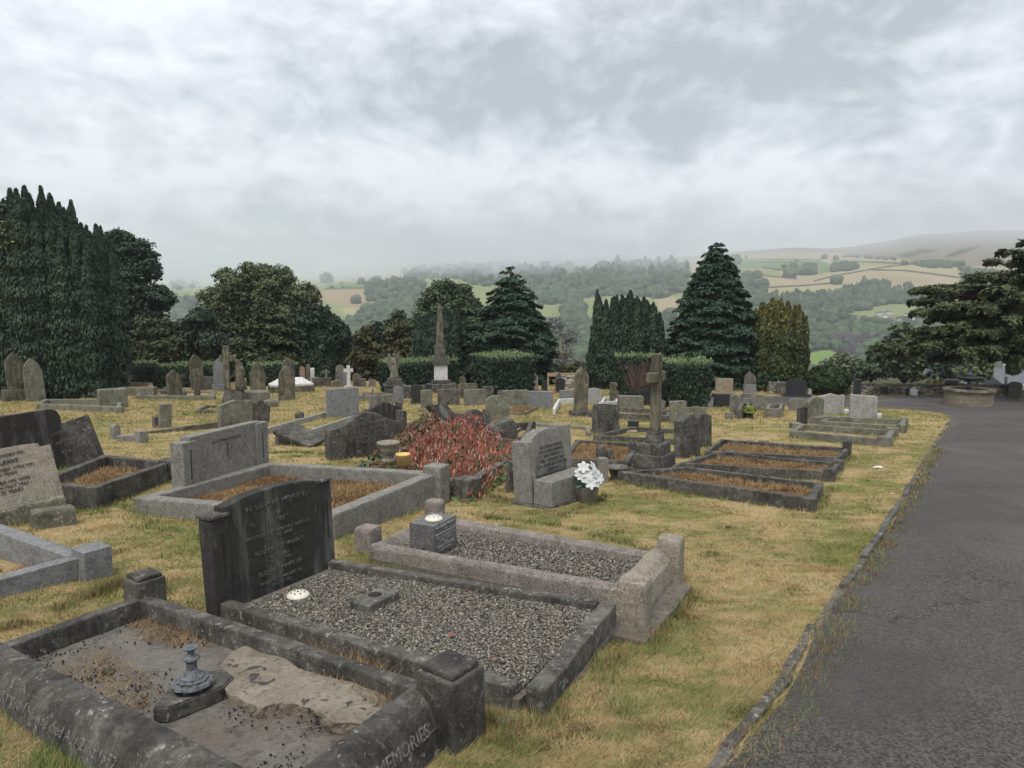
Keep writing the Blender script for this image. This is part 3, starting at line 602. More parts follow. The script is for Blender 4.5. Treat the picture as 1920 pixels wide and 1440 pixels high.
def blob_tree(name, label, cat, d, blobs, mat, base=None, leaf=.22, dens=1.0, thick=.8, th=None, bark='bark', sub=13, group=None, flat=.8, seedt=1, limbs=5, tr=.25, skirt=0):
    """broad crown: the circles give the main masses at real depth, each broken into leaf clumps"""
    xs_ = [b[0] for b in blobs]; cx = base if base is not None else sum(xs_) / len(xs_); b0 = base_of(cx, d); root = empty(name, b0, label, cat, group or ('broad trees behind the graves' if name == 'broadleaf_tree' else None))
    top = min(b[1] - b[2] for b in blobs)
    if skirt:
        x0, x1 = min(b[0] - b[2] * .6 for b in blobs), max(b[0] + b[2] * .6 for b in blobs); yb = max(b[1] for b in blobs); sr = skirt
        for y in np.arange(yb, 705, sr * .9): blobs = blobs + [(x, min(y + sr * .3, 704), sr * RNG.uniform(.85, 1.15)) for x in np.arange(x0 + sr * .4, x1, sr * 1.25)]
    Ps, Ns, Ti = [], [], []; R = RNG
    allb = []
    for (px, py, r) in blobs:
        rw = r / F * d; c = np.array([(px - 960) / F * d - b0[0], 0, wz(py, d) - b0[2]])
        c[1] = R.uniform(-.5, .35) * thick * rw; allb.append((c, rw)); allb.append((c + np.array([0, rw * thick, -.1 * rw]), rw * .85))
    for c, rw in allb:
        ns = sub
        for k in range(ns):
            dv = R.normal(0, 1, 3); dv /= np.linalg.norm(dv); dv[2] = dv[2] * .8 + .15
            sc = c + dv * rw * R.uniform(.42, .72); sr = rw * R.uniform(.32, .52)
            n = int(4 * PI * sr * sr / (leaf * leaf) * .42 * dens) + 4
            q = unit(R.normal(0, 1, (n, 3))); q[:, 2] = np.where(q[:, 2] < -.2, q[:, 2] * -.7, q[:, 2]); rr = rnd(n, .62, 1.06)[:, None]
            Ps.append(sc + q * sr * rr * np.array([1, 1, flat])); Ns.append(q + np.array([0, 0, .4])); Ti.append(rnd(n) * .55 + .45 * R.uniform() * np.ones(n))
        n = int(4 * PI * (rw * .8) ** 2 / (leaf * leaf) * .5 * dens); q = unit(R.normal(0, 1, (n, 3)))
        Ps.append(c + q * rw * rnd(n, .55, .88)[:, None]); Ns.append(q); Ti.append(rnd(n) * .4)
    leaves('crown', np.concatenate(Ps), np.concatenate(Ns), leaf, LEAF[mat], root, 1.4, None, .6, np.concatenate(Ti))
    hh = wz(top, d) - b0[2]
    trunk(root, b0, hh * .72, max(.12, hh * .028) * tr / .25, bark, limbs=limbs, seed=seedt)
    return root
def tier_tree(name, label, cat, cx, d, top, prof, mat, leaf=.14, dens=1.0, droop=.12, layer=.45, bottom=.04, group=None, arc=(0, 2 * PI), gap=.25, trunk_r=.22, up=.15, plate=.36, jag=.12):
    """conifer: whorls of flat leafy branches; prof = [(height fraction, half-width px)]"""
    b0 = base_of(cx, d); root = empty(name, b0, label, cat, group); hh = wz(top, d) - b0[2]
    Ps, Ns, Ti = [], [], []; z = hh * bottom
    hp = [p[0] for p in prof]; wp = [p[1] / F * d for p in prof]
    while z < hh * .985:
        R_ = float(np.interp(z / hh, hp, wp)); nb = max(4, int(2 * PI * R_ / (layer * 1.5))); a0 = RNG.uniform(0, 6.28)
        for k in range(nb):
            a = arc[0] + (a0 + k / nb * 2 * PI + RNG.uniform(-.25, .25)) % (arc[1] - arc[0]); L_ = R_ * RNG.uniform(1 - jag * 1.6, 1 + jag); zz = z + RNG.uniform(-.5, .5) * layer
            n = int(L_ * max(.25, plate * L_) / (leaf * leaf) * 2.1 * dens) + 6; s = rnd(n) ** .62
            wv = plate * L_ * (1.15 - s) ** .6 * np.clip(s * 3, .2, 1); lat = RNG.uniform(-1, 1, n) * wv
            zc = zz + up * L_ * s - (droop + up) * L_ * s ** 2.4 - np.abs(lat) * .22 + RNG.normal(0, .035 * layer / .45, n) + .14 * L_ * np.sin(s * 9 + k) * .25
            ca, sa = math.cos(a), math.sin(a)
            Ps.append(np.stack([ca * L_ * s - sa * lat, sa * L_ * s + ca * lat, zc], 1)); Ns.append(np.tile([ca * .25, sa * .25, 1.0], (n, 1)))
            Ti.append(np.clip(rnd(n) * .6 + .4 * s * RNG.uniform(.5, 1), 0, 1))
        z += layer * (.75 + .5 * (1 - z / hh))
    leaves('crown', np.concatenate(Ps), np.concatenate(Ns), leaf, LEAF[mat], root, 2.3, None, .5, np.concatenate(Ti))
    trunk(root, b0, hh * .97, trunk_r)
    return root
def hedge(cx, bottom, wpx, hpx, label, taper=.9, rel=25, dep=1.4, bare=False, group='clipped yew hedges'):
    p = G(cx, bottom); d = p[1]; s = F / d; W = wpx / s / math.cos(math.radians(rel)) - dep * .25; Hh = hpx / s; p = p + np.array([0, dep * .4, 0]); p[2] = float(ground_z(p[0], p[1]))
    phi = math.atan2(p[0], p[1]); rz = math.radians(rel) - phi
    root = empty('clipped_hedge', p, label, 'hedge', group, rz); fr = .07
    bm = box_bm(W - .14, dep - .14, Hh - .1, 0, -.1)
    for v in bm.verts:
        if v.co.z < Hh * .5: v.co.x *= taper; v.co.y *= taper
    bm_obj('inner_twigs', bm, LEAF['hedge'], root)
    def tp(z): return taper + (1 - taper) * np.clip(z / Hh, 0, 1)
    P, N_ = [], []
    for sx, sy, a, l in ((1, 0, dep, W), (-1, 0, dep, W), (0, 1, W, dep), (0, -1, W, dep)):
        n = int(a * Hh / (.09 ** 2) * 1.25); u = RNG.uniform(-.5, .5, n) * a; z = rnd(n) * Hh; k = tp(z); o = l / 2 + RNG.normal(0, .022, n)
        P.append(np.stack([np.where(sx != 0, sx * o, u) * k, np.where(sy != 0, sy * o, u) * k, z], 1)); N_.append(np.tile([sx, sy, .2], (n, 1)))
    P = np.concatenate(P); N_ = np.concatenate(N_)
    if bare:
        kz = (P[:, 2] < Hh * .86) & (P[:, 1] < 0) & (P[:, 0] > -W * .42); kz &= RNG.random(len(P)) < .84; P = P[~kz]; N_ = N_[~kz]
        bmb = bmesh.new(); R = random.Random(3)
        for i in range(84):
            u = R.uniform(-.5, .5) * W * 1.0; u0 = u * .35 + R.uniform(-.1, .1)
            merge_bm(bmb, tube_bm([(u0, -dep * .2, 0), (u0 * .5 + u * .5 * .7, -dep * .42, Hh * .4), (u * .95, -dep * .5, Hh * .9)], [.020, .014, .007], 5))
        bm_obj('bare_stem_fan', bmb, MAT['stems'], root)
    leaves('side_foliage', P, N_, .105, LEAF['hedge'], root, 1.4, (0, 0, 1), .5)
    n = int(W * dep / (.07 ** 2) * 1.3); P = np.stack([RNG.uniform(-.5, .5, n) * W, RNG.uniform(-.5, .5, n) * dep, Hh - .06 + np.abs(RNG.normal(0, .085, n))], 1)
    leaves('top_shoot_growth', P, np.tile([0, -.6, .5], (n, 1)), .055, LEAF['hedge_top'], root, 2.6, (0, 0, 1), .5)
    return root
def build_trees():
    # left yew and its neighbours
    blob_tree('broadleaf_tree', 'pale green tree top rising behind the far left yew, at the frame edge', 'tree', 41, [(5, 400, 30), (40, 395, 26), (-30, 400, 40), (62, 405, 20), (-20, 470, 60), (40, 440, 30)], 'broad', -10, .2, .8)
    irish_yew(105, 34.0, 286, 356, 'huge many-spired dark yew behind the two tall arched stones', n_sp=96, dens=.9, fat=1.2, prof=[(-40, 420), (0, 410), (30, 430), (70, 405), (84, 372), (96, 356), (112, 358), (124, 405), (150, 402), (180, 415), (205, 432), (240, 470)], depth=.8)
    blob_tree('sprouting_shrub', 'paler leafy branch growing out of the huge left yew', 'shrub', 31.6, [(30, 440, 24), (45, 460, 18), (20, 462, 16)], 'broad_light', 36, .15, .8, sub=7, limbs=2, tr=.06)
    blob_tree('cedar_like_tree', 'dark spreading broadleaf tree between the huge left yew and the misty gap', 'tree', 49, [(215, 480, 45), (255, 480, 40), (232, 455, 30), (250, 518, 42), (285, 505, 24), (300, 555, 28), (262, 560, 40), (318, 562, 16), (230, 560, 50), (290, 515, 18)], 'yew', 235, .16, 1.0, flat=.62, skirt=34)
    blob_tree('dark_yew_bush', 'brownish green yew bush left of the hedge row, below the spreading tree', 'shrub', 47, [(265, 615, 30), (300, 620, 30), (250, 650, 28), (285, 660, 36), (325, 650, 30)], 'yew_warm', 285, .14, 1.1, skirt=24)
    blob_tree('broadleaf_tree', 'large rounded tree with pale highlights left of the misty fields', 'tree', 56, [(395, 560, 30), (430, 525, 28), (480, 520, 34), (455, 545, 40), (510, 548, 42), (560, 560, 36), (530, 525, 32), (575, 555, 32), (450, 570, 45), (520, 580, 50), (400, 600, 40), (580, 600, 28), (500, 510, 20)], 'broad_light', 490, .15, 1.0, skirt=42)
    blob_tree('dark_understorey_tree', 'low dark tree in front of the large rounded one, above the hedge tops', 'tree', 48, [(350, 620, 32), (380, 600, 32), (345, 665, 30), (400, 650, 38), (430, 680, 30)], 'yew', 380, .15, 1.1, skirt=26)
    tier_tree('spreading_conifer', 'feathery olive conifer behind the tall hooded cross', 'conifer', 500, 44, 545, [(0, 70), (.3, 72), (.6, 48), (.85, 20), (1, 3)], 'yew_warm', .14, 1.0, .10, .5, .02, up=.25, plate=.45, jag=.2)
    blob_tree('dark_yew_tree', 'black-green yew with bare double trunk left of the white cross', 'yew tree', 44.5, [(600, 590, 24), (575, 600, 28), (625, 610, 22), (560, 640, 34), (610, 645, 36), (640, 630, 16), (585, 600, 22)], 'yew', 602, .15, 1.1, limbs=7, tr=.35, flat=1.1, skirt=0)
    irish_yew(598, 46, 150, 562, 'spiky upright yew merging with the double-trunked one', n_sp=34, prof=[(540, 590), (570, 565), (590, 575), (610, 570), (630, 585), (655, 610)], dens=.9)
    blob_tree('olive_shrub', 'olive shrub mass right of the double-trunked yew', 'shrub', 45, [(680, 635, 24), (665, 670, 26), (700, 665, 30), (690, 620, 14)], 'olive', 685, .15, 1.1, skirt=22)
    blob_tree('olive_shrub', 'brownish shrub with arching sprays left of the weeping yew', 'shrub', 46, [(735, 630, 26), (760, 650, 26), (725, 660, 26), (750, 612, 18)], 'olive', 740, .14, 1.0, flat=.6, skirt=22)
    blob_tree('broadleaf_tree', 'dark green tree filling the gap left of the small dark-topped one', 'tree', 52, [(690, 635, 26), (665, 650, 26), (720, 632, 24), (705, 615, 16), (740, 645, 24)], 'yew', 700, .16, 1.0, skirt=24)
    blob_tree('broadleaf_tree', 'small dark-topped tree between the fields and the domed tree', 'tree', 58, [(748, 596, 20), (770, 610, 18), (735, 610, 14)], 'broad', 750, .16, 1.0, skirt=20)
    blob_tree('broadleaf_tree', 'domed broadleaf tree behind the obelisk', 'tree', 55, [(838, 548, 30), (812, 556, 24), (865, 552, 28), (885, 575, 24), (800, 580, 18), (845, 580, 36)], 'broad', 842, .15, 1.0, skirt=34)
    irish_yew(830, 42.5, 130, 576, 'flat-topped upright yew directly behind the obelisk', n_sp=34, prof=[(775, 592), (800, 585), (830, 578), (870, 582), (888, 600)], dens=1.0)
    tier_tree('pine_tree', 'shaggy dark pine right of the obelisk', 'pine', 958, 42, 502, [(0, 78), (.2, 84), (.45, 74), (.62, 55), (.8, 36), (.93, 17), (1, 3)], 'fir', .10, 1.15, .03, .40, .01, up=.38, plate=.6, jag=.18)
    blob_tree('silver_leafed_tree', 'thin silvery tree with sky and fields showing through, between the pine and the upright yew', 'tree', 50, [(1040, 610, 24), (1070, 635, 24), (1030, 650, 24), (1062, 672, 26), (1088, 690, 18), (1028, 690, 22)], 'silver', 1055, .11, .4, sub=8, limbs=12, bark='palebark')
    blob_tree('small_leafy_shrub', 'small dark shrub below the silvery tree', 'shrub', 47, [(1030, 690, 16), (1060, 697, 14), (1085, 690, 16)], 'olive', 1055, .15, 1)
    irish_yew(1174, 39, 168, 545, 'broad upright yew with comb-like top behind the flat-topped hedges', n_sp=64, prof=[(1098, 640), (1104, 610), (1110, 541), (1117, 545), (1124, 575), (1138, 556), (1160, 552), (1180, 548), (1200, 552), (1225, 560), (1252, 600)], dens=1.05)
    tier_tree('giant_fir', 'tall cone-shaped fir standing highest on the right', 'conifer', 1338, 39.5, 455, [(0, 82), (.15, 90), (.35, 84), (.5, 72), (.65, 57), (.78, 41), (.88, 29), (.95, 18), (1, 7)], 'fir', .10, 1.2, .03, .34, .01, up=.34, plate=.58, jag=.15)
    irish_yew(1456, 38.5, 128, 560, 'golden-tipped upright yew right of the tall fir', mat='golden', n_sp=40, tips=1, prof=[(1396, 600), (1406, 575), (1430, 563), (1460, 558), (1485, 562), (1503, 575), (1520, 606)], dens=1.0)
    blob_tree('low_evergreen', 'low dark evergreen at the foot of the golden-tipped yew', 'shrub', 36, [(1432, 712, 14), (1452, 715, 12)], 'yew', 1440, .13, 1, tr=.08)
    # round bush
    p = G(1566, 743); root = empty('round_bush', p, 'clipped ball-shaped bush beside the dry stone wall', 'bush'); r = 38.0 / F * p[1]
    n = 15000; q = unit(RNG.normal(0, 1, (n, 3))); rr = rnd(n, .82, 1.05)[:, None] * (1 + .05 * np.sin(q[:, :1] * 9) * np.cos(q[:, 2:] * 8))
    P = q * rr * r * np.array([1, 1, .76]) + np.array([0, r * .9, r * .70]); leaves('foliage', P[P[:, 2] > 0], (q + np.array([0, 0, .6]))[P[:, 2] > 0], .085, LEAF['bush'], root, 2.2, None, .5)
    # big cedar on the right: long layered branches reaching over the fountain
    cedar()
    # trees beyond the wall
    for i, (lab, d, bl, mt, lf) in enumerate([
        ('spreading green tree over the wall, left of the street lamp', 62, [(1690, 650, 36), (1725, 640, 34), (1670, 680, 30), (1712, 690, 34), (1650, 660, 22), (1745, 670, 28), (1690, 620, 20)], 'broad', .28),
        ('dark tree behind the fountain, under the cedar boughs', 60, [(1770, 660, 30), (1800, 650, 30), (1790, 690, 30), (1830, 680, 26)], 'yew', .26),
        ('light green hedge tree left of the grey-roofed house', 52, [(1838, 672, 20), (1850, 690, 18), (1826, 695, 18)], 'broad_light', .2),
        ('pointed green tree below the meadow, right of the ball-shaped bush', 64, [(1635, 690, 18), (1625, 705, 16), (1650, 702, 16), (1640, 672, 10)], 'broad', .22),
        ('pale leafed tree behind the ball-shaped bush', 75, [(1580, 676, 18), (1602, 684, 18), (1560, 690, 14)], 'broad_light', .26)]):
        blob_tree('broadleaf_tree', lab, 'tree', d, bl, mt, None, lf, 1.0, group='trees beyond the dry stone wall', skirt=20)
    blob_tree('flowering_shrub', 'yellow-green shrub over the wall beside the street lamp', 'shrub', 37, [(1758, 722, 11), (1772, 724, 12), (1746, 726, 9)], 'yellowbush', 1760, .13, 1.0, tr=.08)
def cedar():
    d = 33.0; b0 = base_of(1965, d); root = empty('cedar_tree', b0, 'huge dark cedar spreading over the fountain from the right edge', 'cedar tree')
    zt = wz(420, d) - b0[2]; trunk(root, b0, zt, .42, limbs=3)
    Ps, Ns, Ti = [], [], []; bm = bmesh.new(); R = random.Random(8)
    # (tip px, tip py, start height row, depth offset of the tip, half-width)
    tips = [(1905, 455, 470, -.5, .9), (1870, 475, 500, -1.2, 1.0), (1840, 492, 520, .3, 1.0), (1800, 520, 545, -.8, 1.1), (1785, 540, 565, .5, 1.1), (1738, 545, 590, -.4, 1.2), (1752, 575, 600, -1.5, 1.1), (1707, 566, 610, .6, 1.1), (1705, 588, 620, -1.0, 1.2),
            (1730, 600, 630, .3, 1.3), (1722, 622, 640, -1.6, 1.4), (1652, 652, 650, -.6, 1.4), (1640, 668, 655, .4, 1.3), (1690, 660, 655, -1.4, 1.4), (1735, 650, 650, -2.2, 1.5), (1760, 672, 660, -1.2, 1.3), (1800, 660, 655, -2.6, 1.5), (1850, 655, 650, -3.0, 1.6), (1830, 625, 630, -2.6, 1.6), (1880, 600, 600, -3.2, 1.7), (1840, 580, 585, -2.4, 1.5), (1900, 560, 560, -2.8, 1.6), (1860, 545, 555, -2.0, 1.4), (1915, 520, 530, -2.2, 1.4), (1790, 610, 625, -1.8, 1.5), (1915, 640, 640, -3.4, 1.6), (1880, 670, 660, -2.2, 1.2), (1905, 688, 640, -2.6, .5), (1770, 635, 640, -.6, 1.5), (1820, 560, 570, .4, 1.4), (1870, 520, 530, .2, 1.3), (1830, 600, 610, .3, 1.5), (1700, 635, 640, .5, 1.3), (1780, 580, 590, .9, 1.2), (1815, 640, 645, .8, 1.5), (1860, 620, 620, 1, 1.5), (1900, 600, 600, 1.2, 1.5), (1910, 480, 480, .4, 1.1)]
    for a in np.linspace(0, PI * 1.1, 12):
        tips.append((None, a - .6, R.uniform(480, 650), 0, 1.5))
    for (px, py, sr, dy, hw) in tips:
        S = np.array([0, 0, wz(sr, d) - b0[2]])
        if px is None: L_ = R.uniform(4.5, 7); E = np.array([math.cos(py) * L_, math.sin(py) * L_, S[2] + R.uniform(-.5, .4)])
        else: E = np.array([(px - 960) / F * (d + dy) - b0[0], dy, wz(py, d + dy) - b0[2]])
        V = E - S; L_ = np.linalg.norm(V[:2]); dirv = V / np.linalg.norm(V); lat = np.array([-dirv[1], dirv[0], 0]); lat /= np.linalg.norm(lat) + 1e-9
        merge_bm(bm, tube_bm([tuple(S), tuple(S + V * .5 + np.array([0, 0, .03 * L_])), tuple(E)], [.12, .06, .015], 6))
        nb = int(L_ * 6.5)
        for k in range(nb):                         # side sprays off the bough
            s = R.uniform(.12, 1.0) ** .8; side = R.choice((-1, 1)); o = S + V * s + np.array([0, 0, .06 * L_ * math.sin(s * PI)])
            sl = hw * (1.15 - s * .75) * R.uniform(.5, 1.1); dv = lat * side * .8 + dirv * R.uniform(.3, 1.0); dv = dv / np.linalg.norm(dv)
            n = 190; t = rnd(n) ** .8; w_ = RNG.normal(0, .13, n) * (1.2 - t); wl = np.array([-dv[1], dv[0], 0])
            P = o + dv * (t * sl)[:, None] + wl * w_[:, None] + np.stack([np.zeros(n), np.zeros(n), -.34 * sl * t ** 2 + RNG.normal(0, .055, n)], 1)
            Ps.append(P); Ns.append(np.tile([0, 0, 1.0], (n, 1)) + dv * .3); Ti.append(np.clip(rnd(n) * .55 + .35 * t * R.random(), 0, .97))
    leaves('crown', np.concatenate(Ps), np.concatenate(Ns), .075, LEAF['cedar'], root, 2.8, None, .4, np.concatenate(Ti)); bm_obj('bough_framework', bm, MAT['bark'], root)
    n = 900; P = np.stack([(RNG.normal(1904, 5, n) - 960) / F * (d - 2.6) - b0[0], RNG.normal(-2.6, .1, n), wz(rnd(n, 668, 700), d - 2.6) - b0[2]], 1)
    leaves('hanging_spray', P, np.tile([0, -1, .2], (n, 1)), .1, LEAF['cedar'], root, 2, (0, 0, 1))
# -------- far woods: lumpy crowns
def ico(sub):
    bm = bmesh.new(); bmesh.ops.create_icosphere(bm, subdivisions=sub, radius=1); V = np.array([v.co[:] for v in bm.verts]); Fc = np.array([[v.index for v in f.verts] for f in bm.faces]); bm.free(); return V, Fc
ICO = ico(3)
ICOV = []
for k in range(6):
    V = ICO[0].copy(); m_ = np.array([.34 * mnoise.noise(Vector(v) * 1.7 + Vector((k * 9, 0, 0))) + .24 * mnoise.noise(Vector(v) * 4.2 + Vector((k * 9, 0, 0))) + .24 * mnoise.noise(Vector(v) * 8 + Vector((0, k, 0))) for v in V]); ICOV.append(V * (1 + m_)[:, None])
def crowns(name, items, mat, parent=None, rel_to=(0, 0, 0)):
    Vs, Fs, Ts, off = [], [], [], 0
    for (p, r, hz) in items:
        V = ICOV[RNG.integers(6)]; a = RNG.uniform(0, 6.28); c, s = math.cos(a), math.sin(a); V = np.stack([V[:, 0] * c - V[:, 1] * s, V[:, 0] * s + V[:, 1] * c, V[:, 2]], 1) * np.array([r, r, hz]) + (np.array(p) - np.array(rel_to)) + np.array([0, 0, hz * .75])
        Vs.append(V); Fs.append(ICO[1] + off); off += len(V); Ts.append(np.clip(RNG.uniform(.1, .9) + RNG.normal(0, .12, len(V)), 0, 1))
    return np_mesh(name, np.concatenate(Vs), np.concatenate(Fs), LEAF[mat], parent, {'tint': ('POINT', 'FLOAT', np.concatenate(Ts))})
GLADES = [[(1040, 506), (1095, 498), (1122, 506), (1060, 517)], [(1148, 518), (1215, 512), (1232, 524), (1160, 531)], [(900, 510), (962, 506), (957, 518), (905, 521)], [(1178, 538), (1240, 531), (1264, 542), (1200, 551)], [(1558, 602), (1600, 598), (1598, 613), (1558, 616)]]
def wood(poly, n, rpx, name, mat='far', conif=0.0):
    poly = np.array(poly, float); x0, y0 = poly.min(0); x1, y1 = poly.max(0); it = []
    n = int(n * 2.1)
    while len(it) < n:
        q = np.array([[RNG.uniform(x0, x1), RNG.uniform(y0, y1)]])
        if in_poly(q, poly)[0]:
            px, py = q[0]
            if any(in_poly(q + [[0, 2]], g_)[0] for g_ in GLADES) and RNG.random() < .93: continue
            if 1600 < px < 1722 and 588 < py < 614 and RNG.random() < .86: continue
            p = H(px, py + 3); r = rpx * RNG.uniform(.55, 1.15) / F * p[1]
            if RNG.random() < conif: it.append((p, r * .55, r * 1.5))
            else: it.append((p, r, r * RNG.uniform(.8, 1.1)))
    return tag(crowns(name, it, mat), kind='stuff')
def build_far():
    wood([(688, 530), (760, 526), (797, 528), (785, 568), (750, 562), (689, 563)], 60, 7.5, 'far_wood')
    wood([(700, 572), (790, 562), (783, 600), (700, 606), (660, 612), (655, 600)], 60, 8.5, 'far_wood')
    wood([(757, 508), (800, 499), (870, 495), (960, 494), (1000, 504), (1000, 530), (900, 534), (850, 522), (760, 522)], 85, 6.5, 'far_wood')
    wood([(960, 510), (1030, 495), (1100, 500), (1150, 494), (1290, 494), (1290, 545), (1240, 560), (1180, 552), (1120, 558), (1090, 556), (990, 563), (975, 545)], 260, 7, 'far_wood', conif=.2)
    wood([(1000, 548), (1090, 550), (1095, 572), (1060, 570), (1000, 566)], 34, 8, 'far_wood'); wood([(1055, 575), (1095, 575), (1095, 606), (1055, 610)], 22, 9, 'far_wood')
    wood([(980, 600), (1100, 606), (1260, 590), (1260, 700), (980, 700)], 120, 13, 'far_wood')
    wood([(1385, 558), (1472, 556), (1539, 552), (1591, 546), (1618, 533), (1645, 533), (1672, 544), (1714, 551), (1741, 559), (1714, 566), (1652, 570), (1625, 580), (1579, 586), (1506, 586), (1493, 570), (1433, 572)], 260, 7, 'far_wood', conif=.35)
    wood([(1375, 522), (1412, 524), (1432, 548), (1432, 572), (1375, 572)], 45, 7.5, 'far_wood')
    wood([(1500, 590), (1560, 588), (1640, 604), (1700, 603), (1740, 590), (1780, 596), (1790, 700), (1570, 700), (1580, 660), (1555, 650), (1515, 660), (1500, 655)], 250, 10.5, 'valley_wood'); wood([(1508, 694), (1560, 688), (1640, 682), (1640, 712), (1508, 716)], 60, 11, 'valley_wood')
    wood([(1562, 640), (1620, 632), (1640, 655), (1600, 672), (1565, 668)], 16, 12, 'copper_wood', 'copper')
    wood([(200, 560), (370, 560), (370, 620), (200, 640)], 70, 10, 'valley_wood'); wood([(640, 606), (790, 600), (780, 640), (650, 640)], 60, 10, 'valley_wood')
    wood([(320, 530), (372, 528), (360, 540), (330, 542)], 10, 5, 'far_wood')
    wood([(1560, 497), (1606, 494), (1606, 505), (1560, 507)], 30, 5.5, 'far_wood'); wood([(1496, 505), (1528, 500), (1528, 514), (1498, 514)], 20, 6.5, 'far_wood')
    wood([(1580, 477), (1680, 483), (1680, 486), (1580, 480)], 22, 2.5, 'far_wood'); wood([(1708, 492), (1760, 492), (1790, 500), (1740, 500)], 40, 3.5, 'far_wood')
    wood([(1800, 500), (1900, 508), (1900, 560), (1800, 530)], 40, 5, 'far_wood'); wood([(1735, 560), (1800, 560), (1800, 600), (1735, 596)], 30, 9, 'valley_wood')
    wood([(1920, 500), (2500, 490), (2500, 720), (1920, 720)], 120, 16, 'valley_wood'); wood([(-600, 560), (200, 560), (200, 700), (-600, 700)], 130, 16, 'valley_wood')
    for px, py, r, lab in [(1378, 497, 12, 'big round tree at the left end of the green hill field'), (1401, 522, 9, 'left tree of the pair on the hill pasture'), (1419, 522, 9.5, 'right tree of the pair on the hill pasture'), (1431, 540, 11, 'round tree just below the pair on the hill'),
                           (1393, 541, 11, 'tree at the edge of the tall fir below the pair'), (1470, 503, 5, 'small crown on the left of the dark hill clump'), (1487, 505, 8, 'upper tree of the dark hill clump'), (1480, 521, 12.5, 'lower and darkest tree of the hill clump'),
                           (1517, 509, 9, 'tree at the left edge of the green hollow'), (1568, 533, 11, 'lone round tree where the hill walls meet'), (1545, 486, 6, 'small tree on the skyline slope above the green field'), (1567, 487, 5, 'flat-topped small tree beside the one on the skyline slope'),
                           (1695, 497, 6, 'small tree on the brow above the bending wall'), (1702, 540, 7.5, 'lone small tree low on the broad tan field'), (1399, 483, 2.5, 'tiny bush on the wall over the green field'), (1493, 490, 2.5, 'tiny dark bush on the straight wall'), (1790, 500, 5, 'small tree on the brow near the cedar'), (1802, 499, 6, 'larger tree on the brow near the cedar'),
                           (612, 531, 12, 'large tree left of the green strip on the misty hill'), (677, 533, 7.5, 'tree standing in the green strip on the misty hill'), (708, 527, 6, 'dark round tree above the misty wood'), (743, 522, 3, 'tiny tree right of the round one on the misty hill'), (668, 569, 10, 'tree at the bottom corner of the misty tan field'), (622, 542, 4, 'left bush on the wall under the green strip'), (643, 541, 3, 'right bush on the wall under the green strip'),
                           (1015, 576, 5, 'small round bush in the light field behind the pine'), (640, 533, 2.5, 'tiny bush on top of the green strip')]:
        p = H(px, py); rw = r / F * p[1]; t = empty('hill_tree', p, lab, 'tree', 'trees dotted over the far hillside')
        items = [(p, rw, rw * .95)] + [(p + np.array([RNG.uniform(-.5, .5), RNG.uniform(-.3, .3), RNG.uniform(.0, .5)]) * rw, rw * RNG.uniform(.45, .65), rw * .55) for _ in range(4)]
        crowns('crown', items, 'yew_warm', t, p); bm_obj('trunk', tube_bm([(0, 0, -1), (0, 0, rw * .7)], [rw * .12, rw * .08], 5), MAT['bark'], t)
    # village
    R = random.Random(4)
    for i, (px, py, w, hgt, wm, rm, lab) in enumerate([(1616, 602, 16, 5, 'render_buff', 'tile', 'long low house left of the bright white cottage'), (1637, 601, 8, 5, 'render_white', 'tile', 'small pale house between the long low house and the white cottage'), (1659, 596, 8, 6, 'render_white', 'slate', 'bright white gabled cottage in the valley'),
        (1672, 600, 10, 5, 'render_buff', 'tile', 'cream house just right of the white cottage'), (1686, 603, 7, 4.5, 'render_white', 'tile', 'small house right of the cream one'), (1652, 590, 13, 3.5, 'render_white', 'slate', 'row of white huts above the white cottage'), (1668, 588, 10, 3.5, 'render_white', 'slate', 'second row of white huts higher on the slope'),
        (1702, 592, 8, 4, 'render_white', 'slate', 'half-hidden white house beside the cedar tip'), (1532, 600, 10, 8, 'render_buff', 'slate', 'tall grey-roofed house beside the golden yew'), (1524, 606, 7, 8, 'render_buff', 'slate', 'grey-roofed house half behind the golden yew'), (1550, 597, 7, 6, 'render_buff', 'tile', 'tan house among trees right of the golden yew'), (1697, 614, 9, 5, 'render_white', 'slate', 'pale roof lowest in the village'), (1712, 600, 8, 5, 'render_white', 'tile', 'white house partly under the cedar boughs'),
        (886, 520, 8, 4, 'render_white', 'slate', 'lone white farmhouse on the misty hill behind the dome tree'), (1082, 514, 7, 5, 'render_buff', 'slate', 'pale farm roof inside the far woods')]):
        p = H(px, py); s = p[1] / F; W = w * s * 1.15; Hh = hgt * s * .85; D = W * .55; rt = empty('valley_house', p + np.array([0, 0, 0]), lab, 'house', 'houses of the valley village', R.uniform(-.5, .5))
        bm = box_bm(W, D, Hh + 14, 0, -14); o = bm_obj('wall', bm, MAT[wm], rt)
        bm = prism_bm([(-D / 2 - .3, Hh), (D / 2 + .3, Hh), (0, Hh + D * .45)], -W / 2 - .3, W / 2 + .3); bmesh.ops.rotate(bm, cent=(0, 0, 0), matrix=Matrix.Rotation(PI / 2, 3, 'Z'), verts=bm.verts[:]); bm_obj('roof', bm, MAT[rm], rt)
        for k in (-.28, .28): bm_obj('window', box_bm(W * .12, .12, Hh * .32, 0, Hh * .45, W * k, -D / 2 - .05), MAT['glass'], rt)
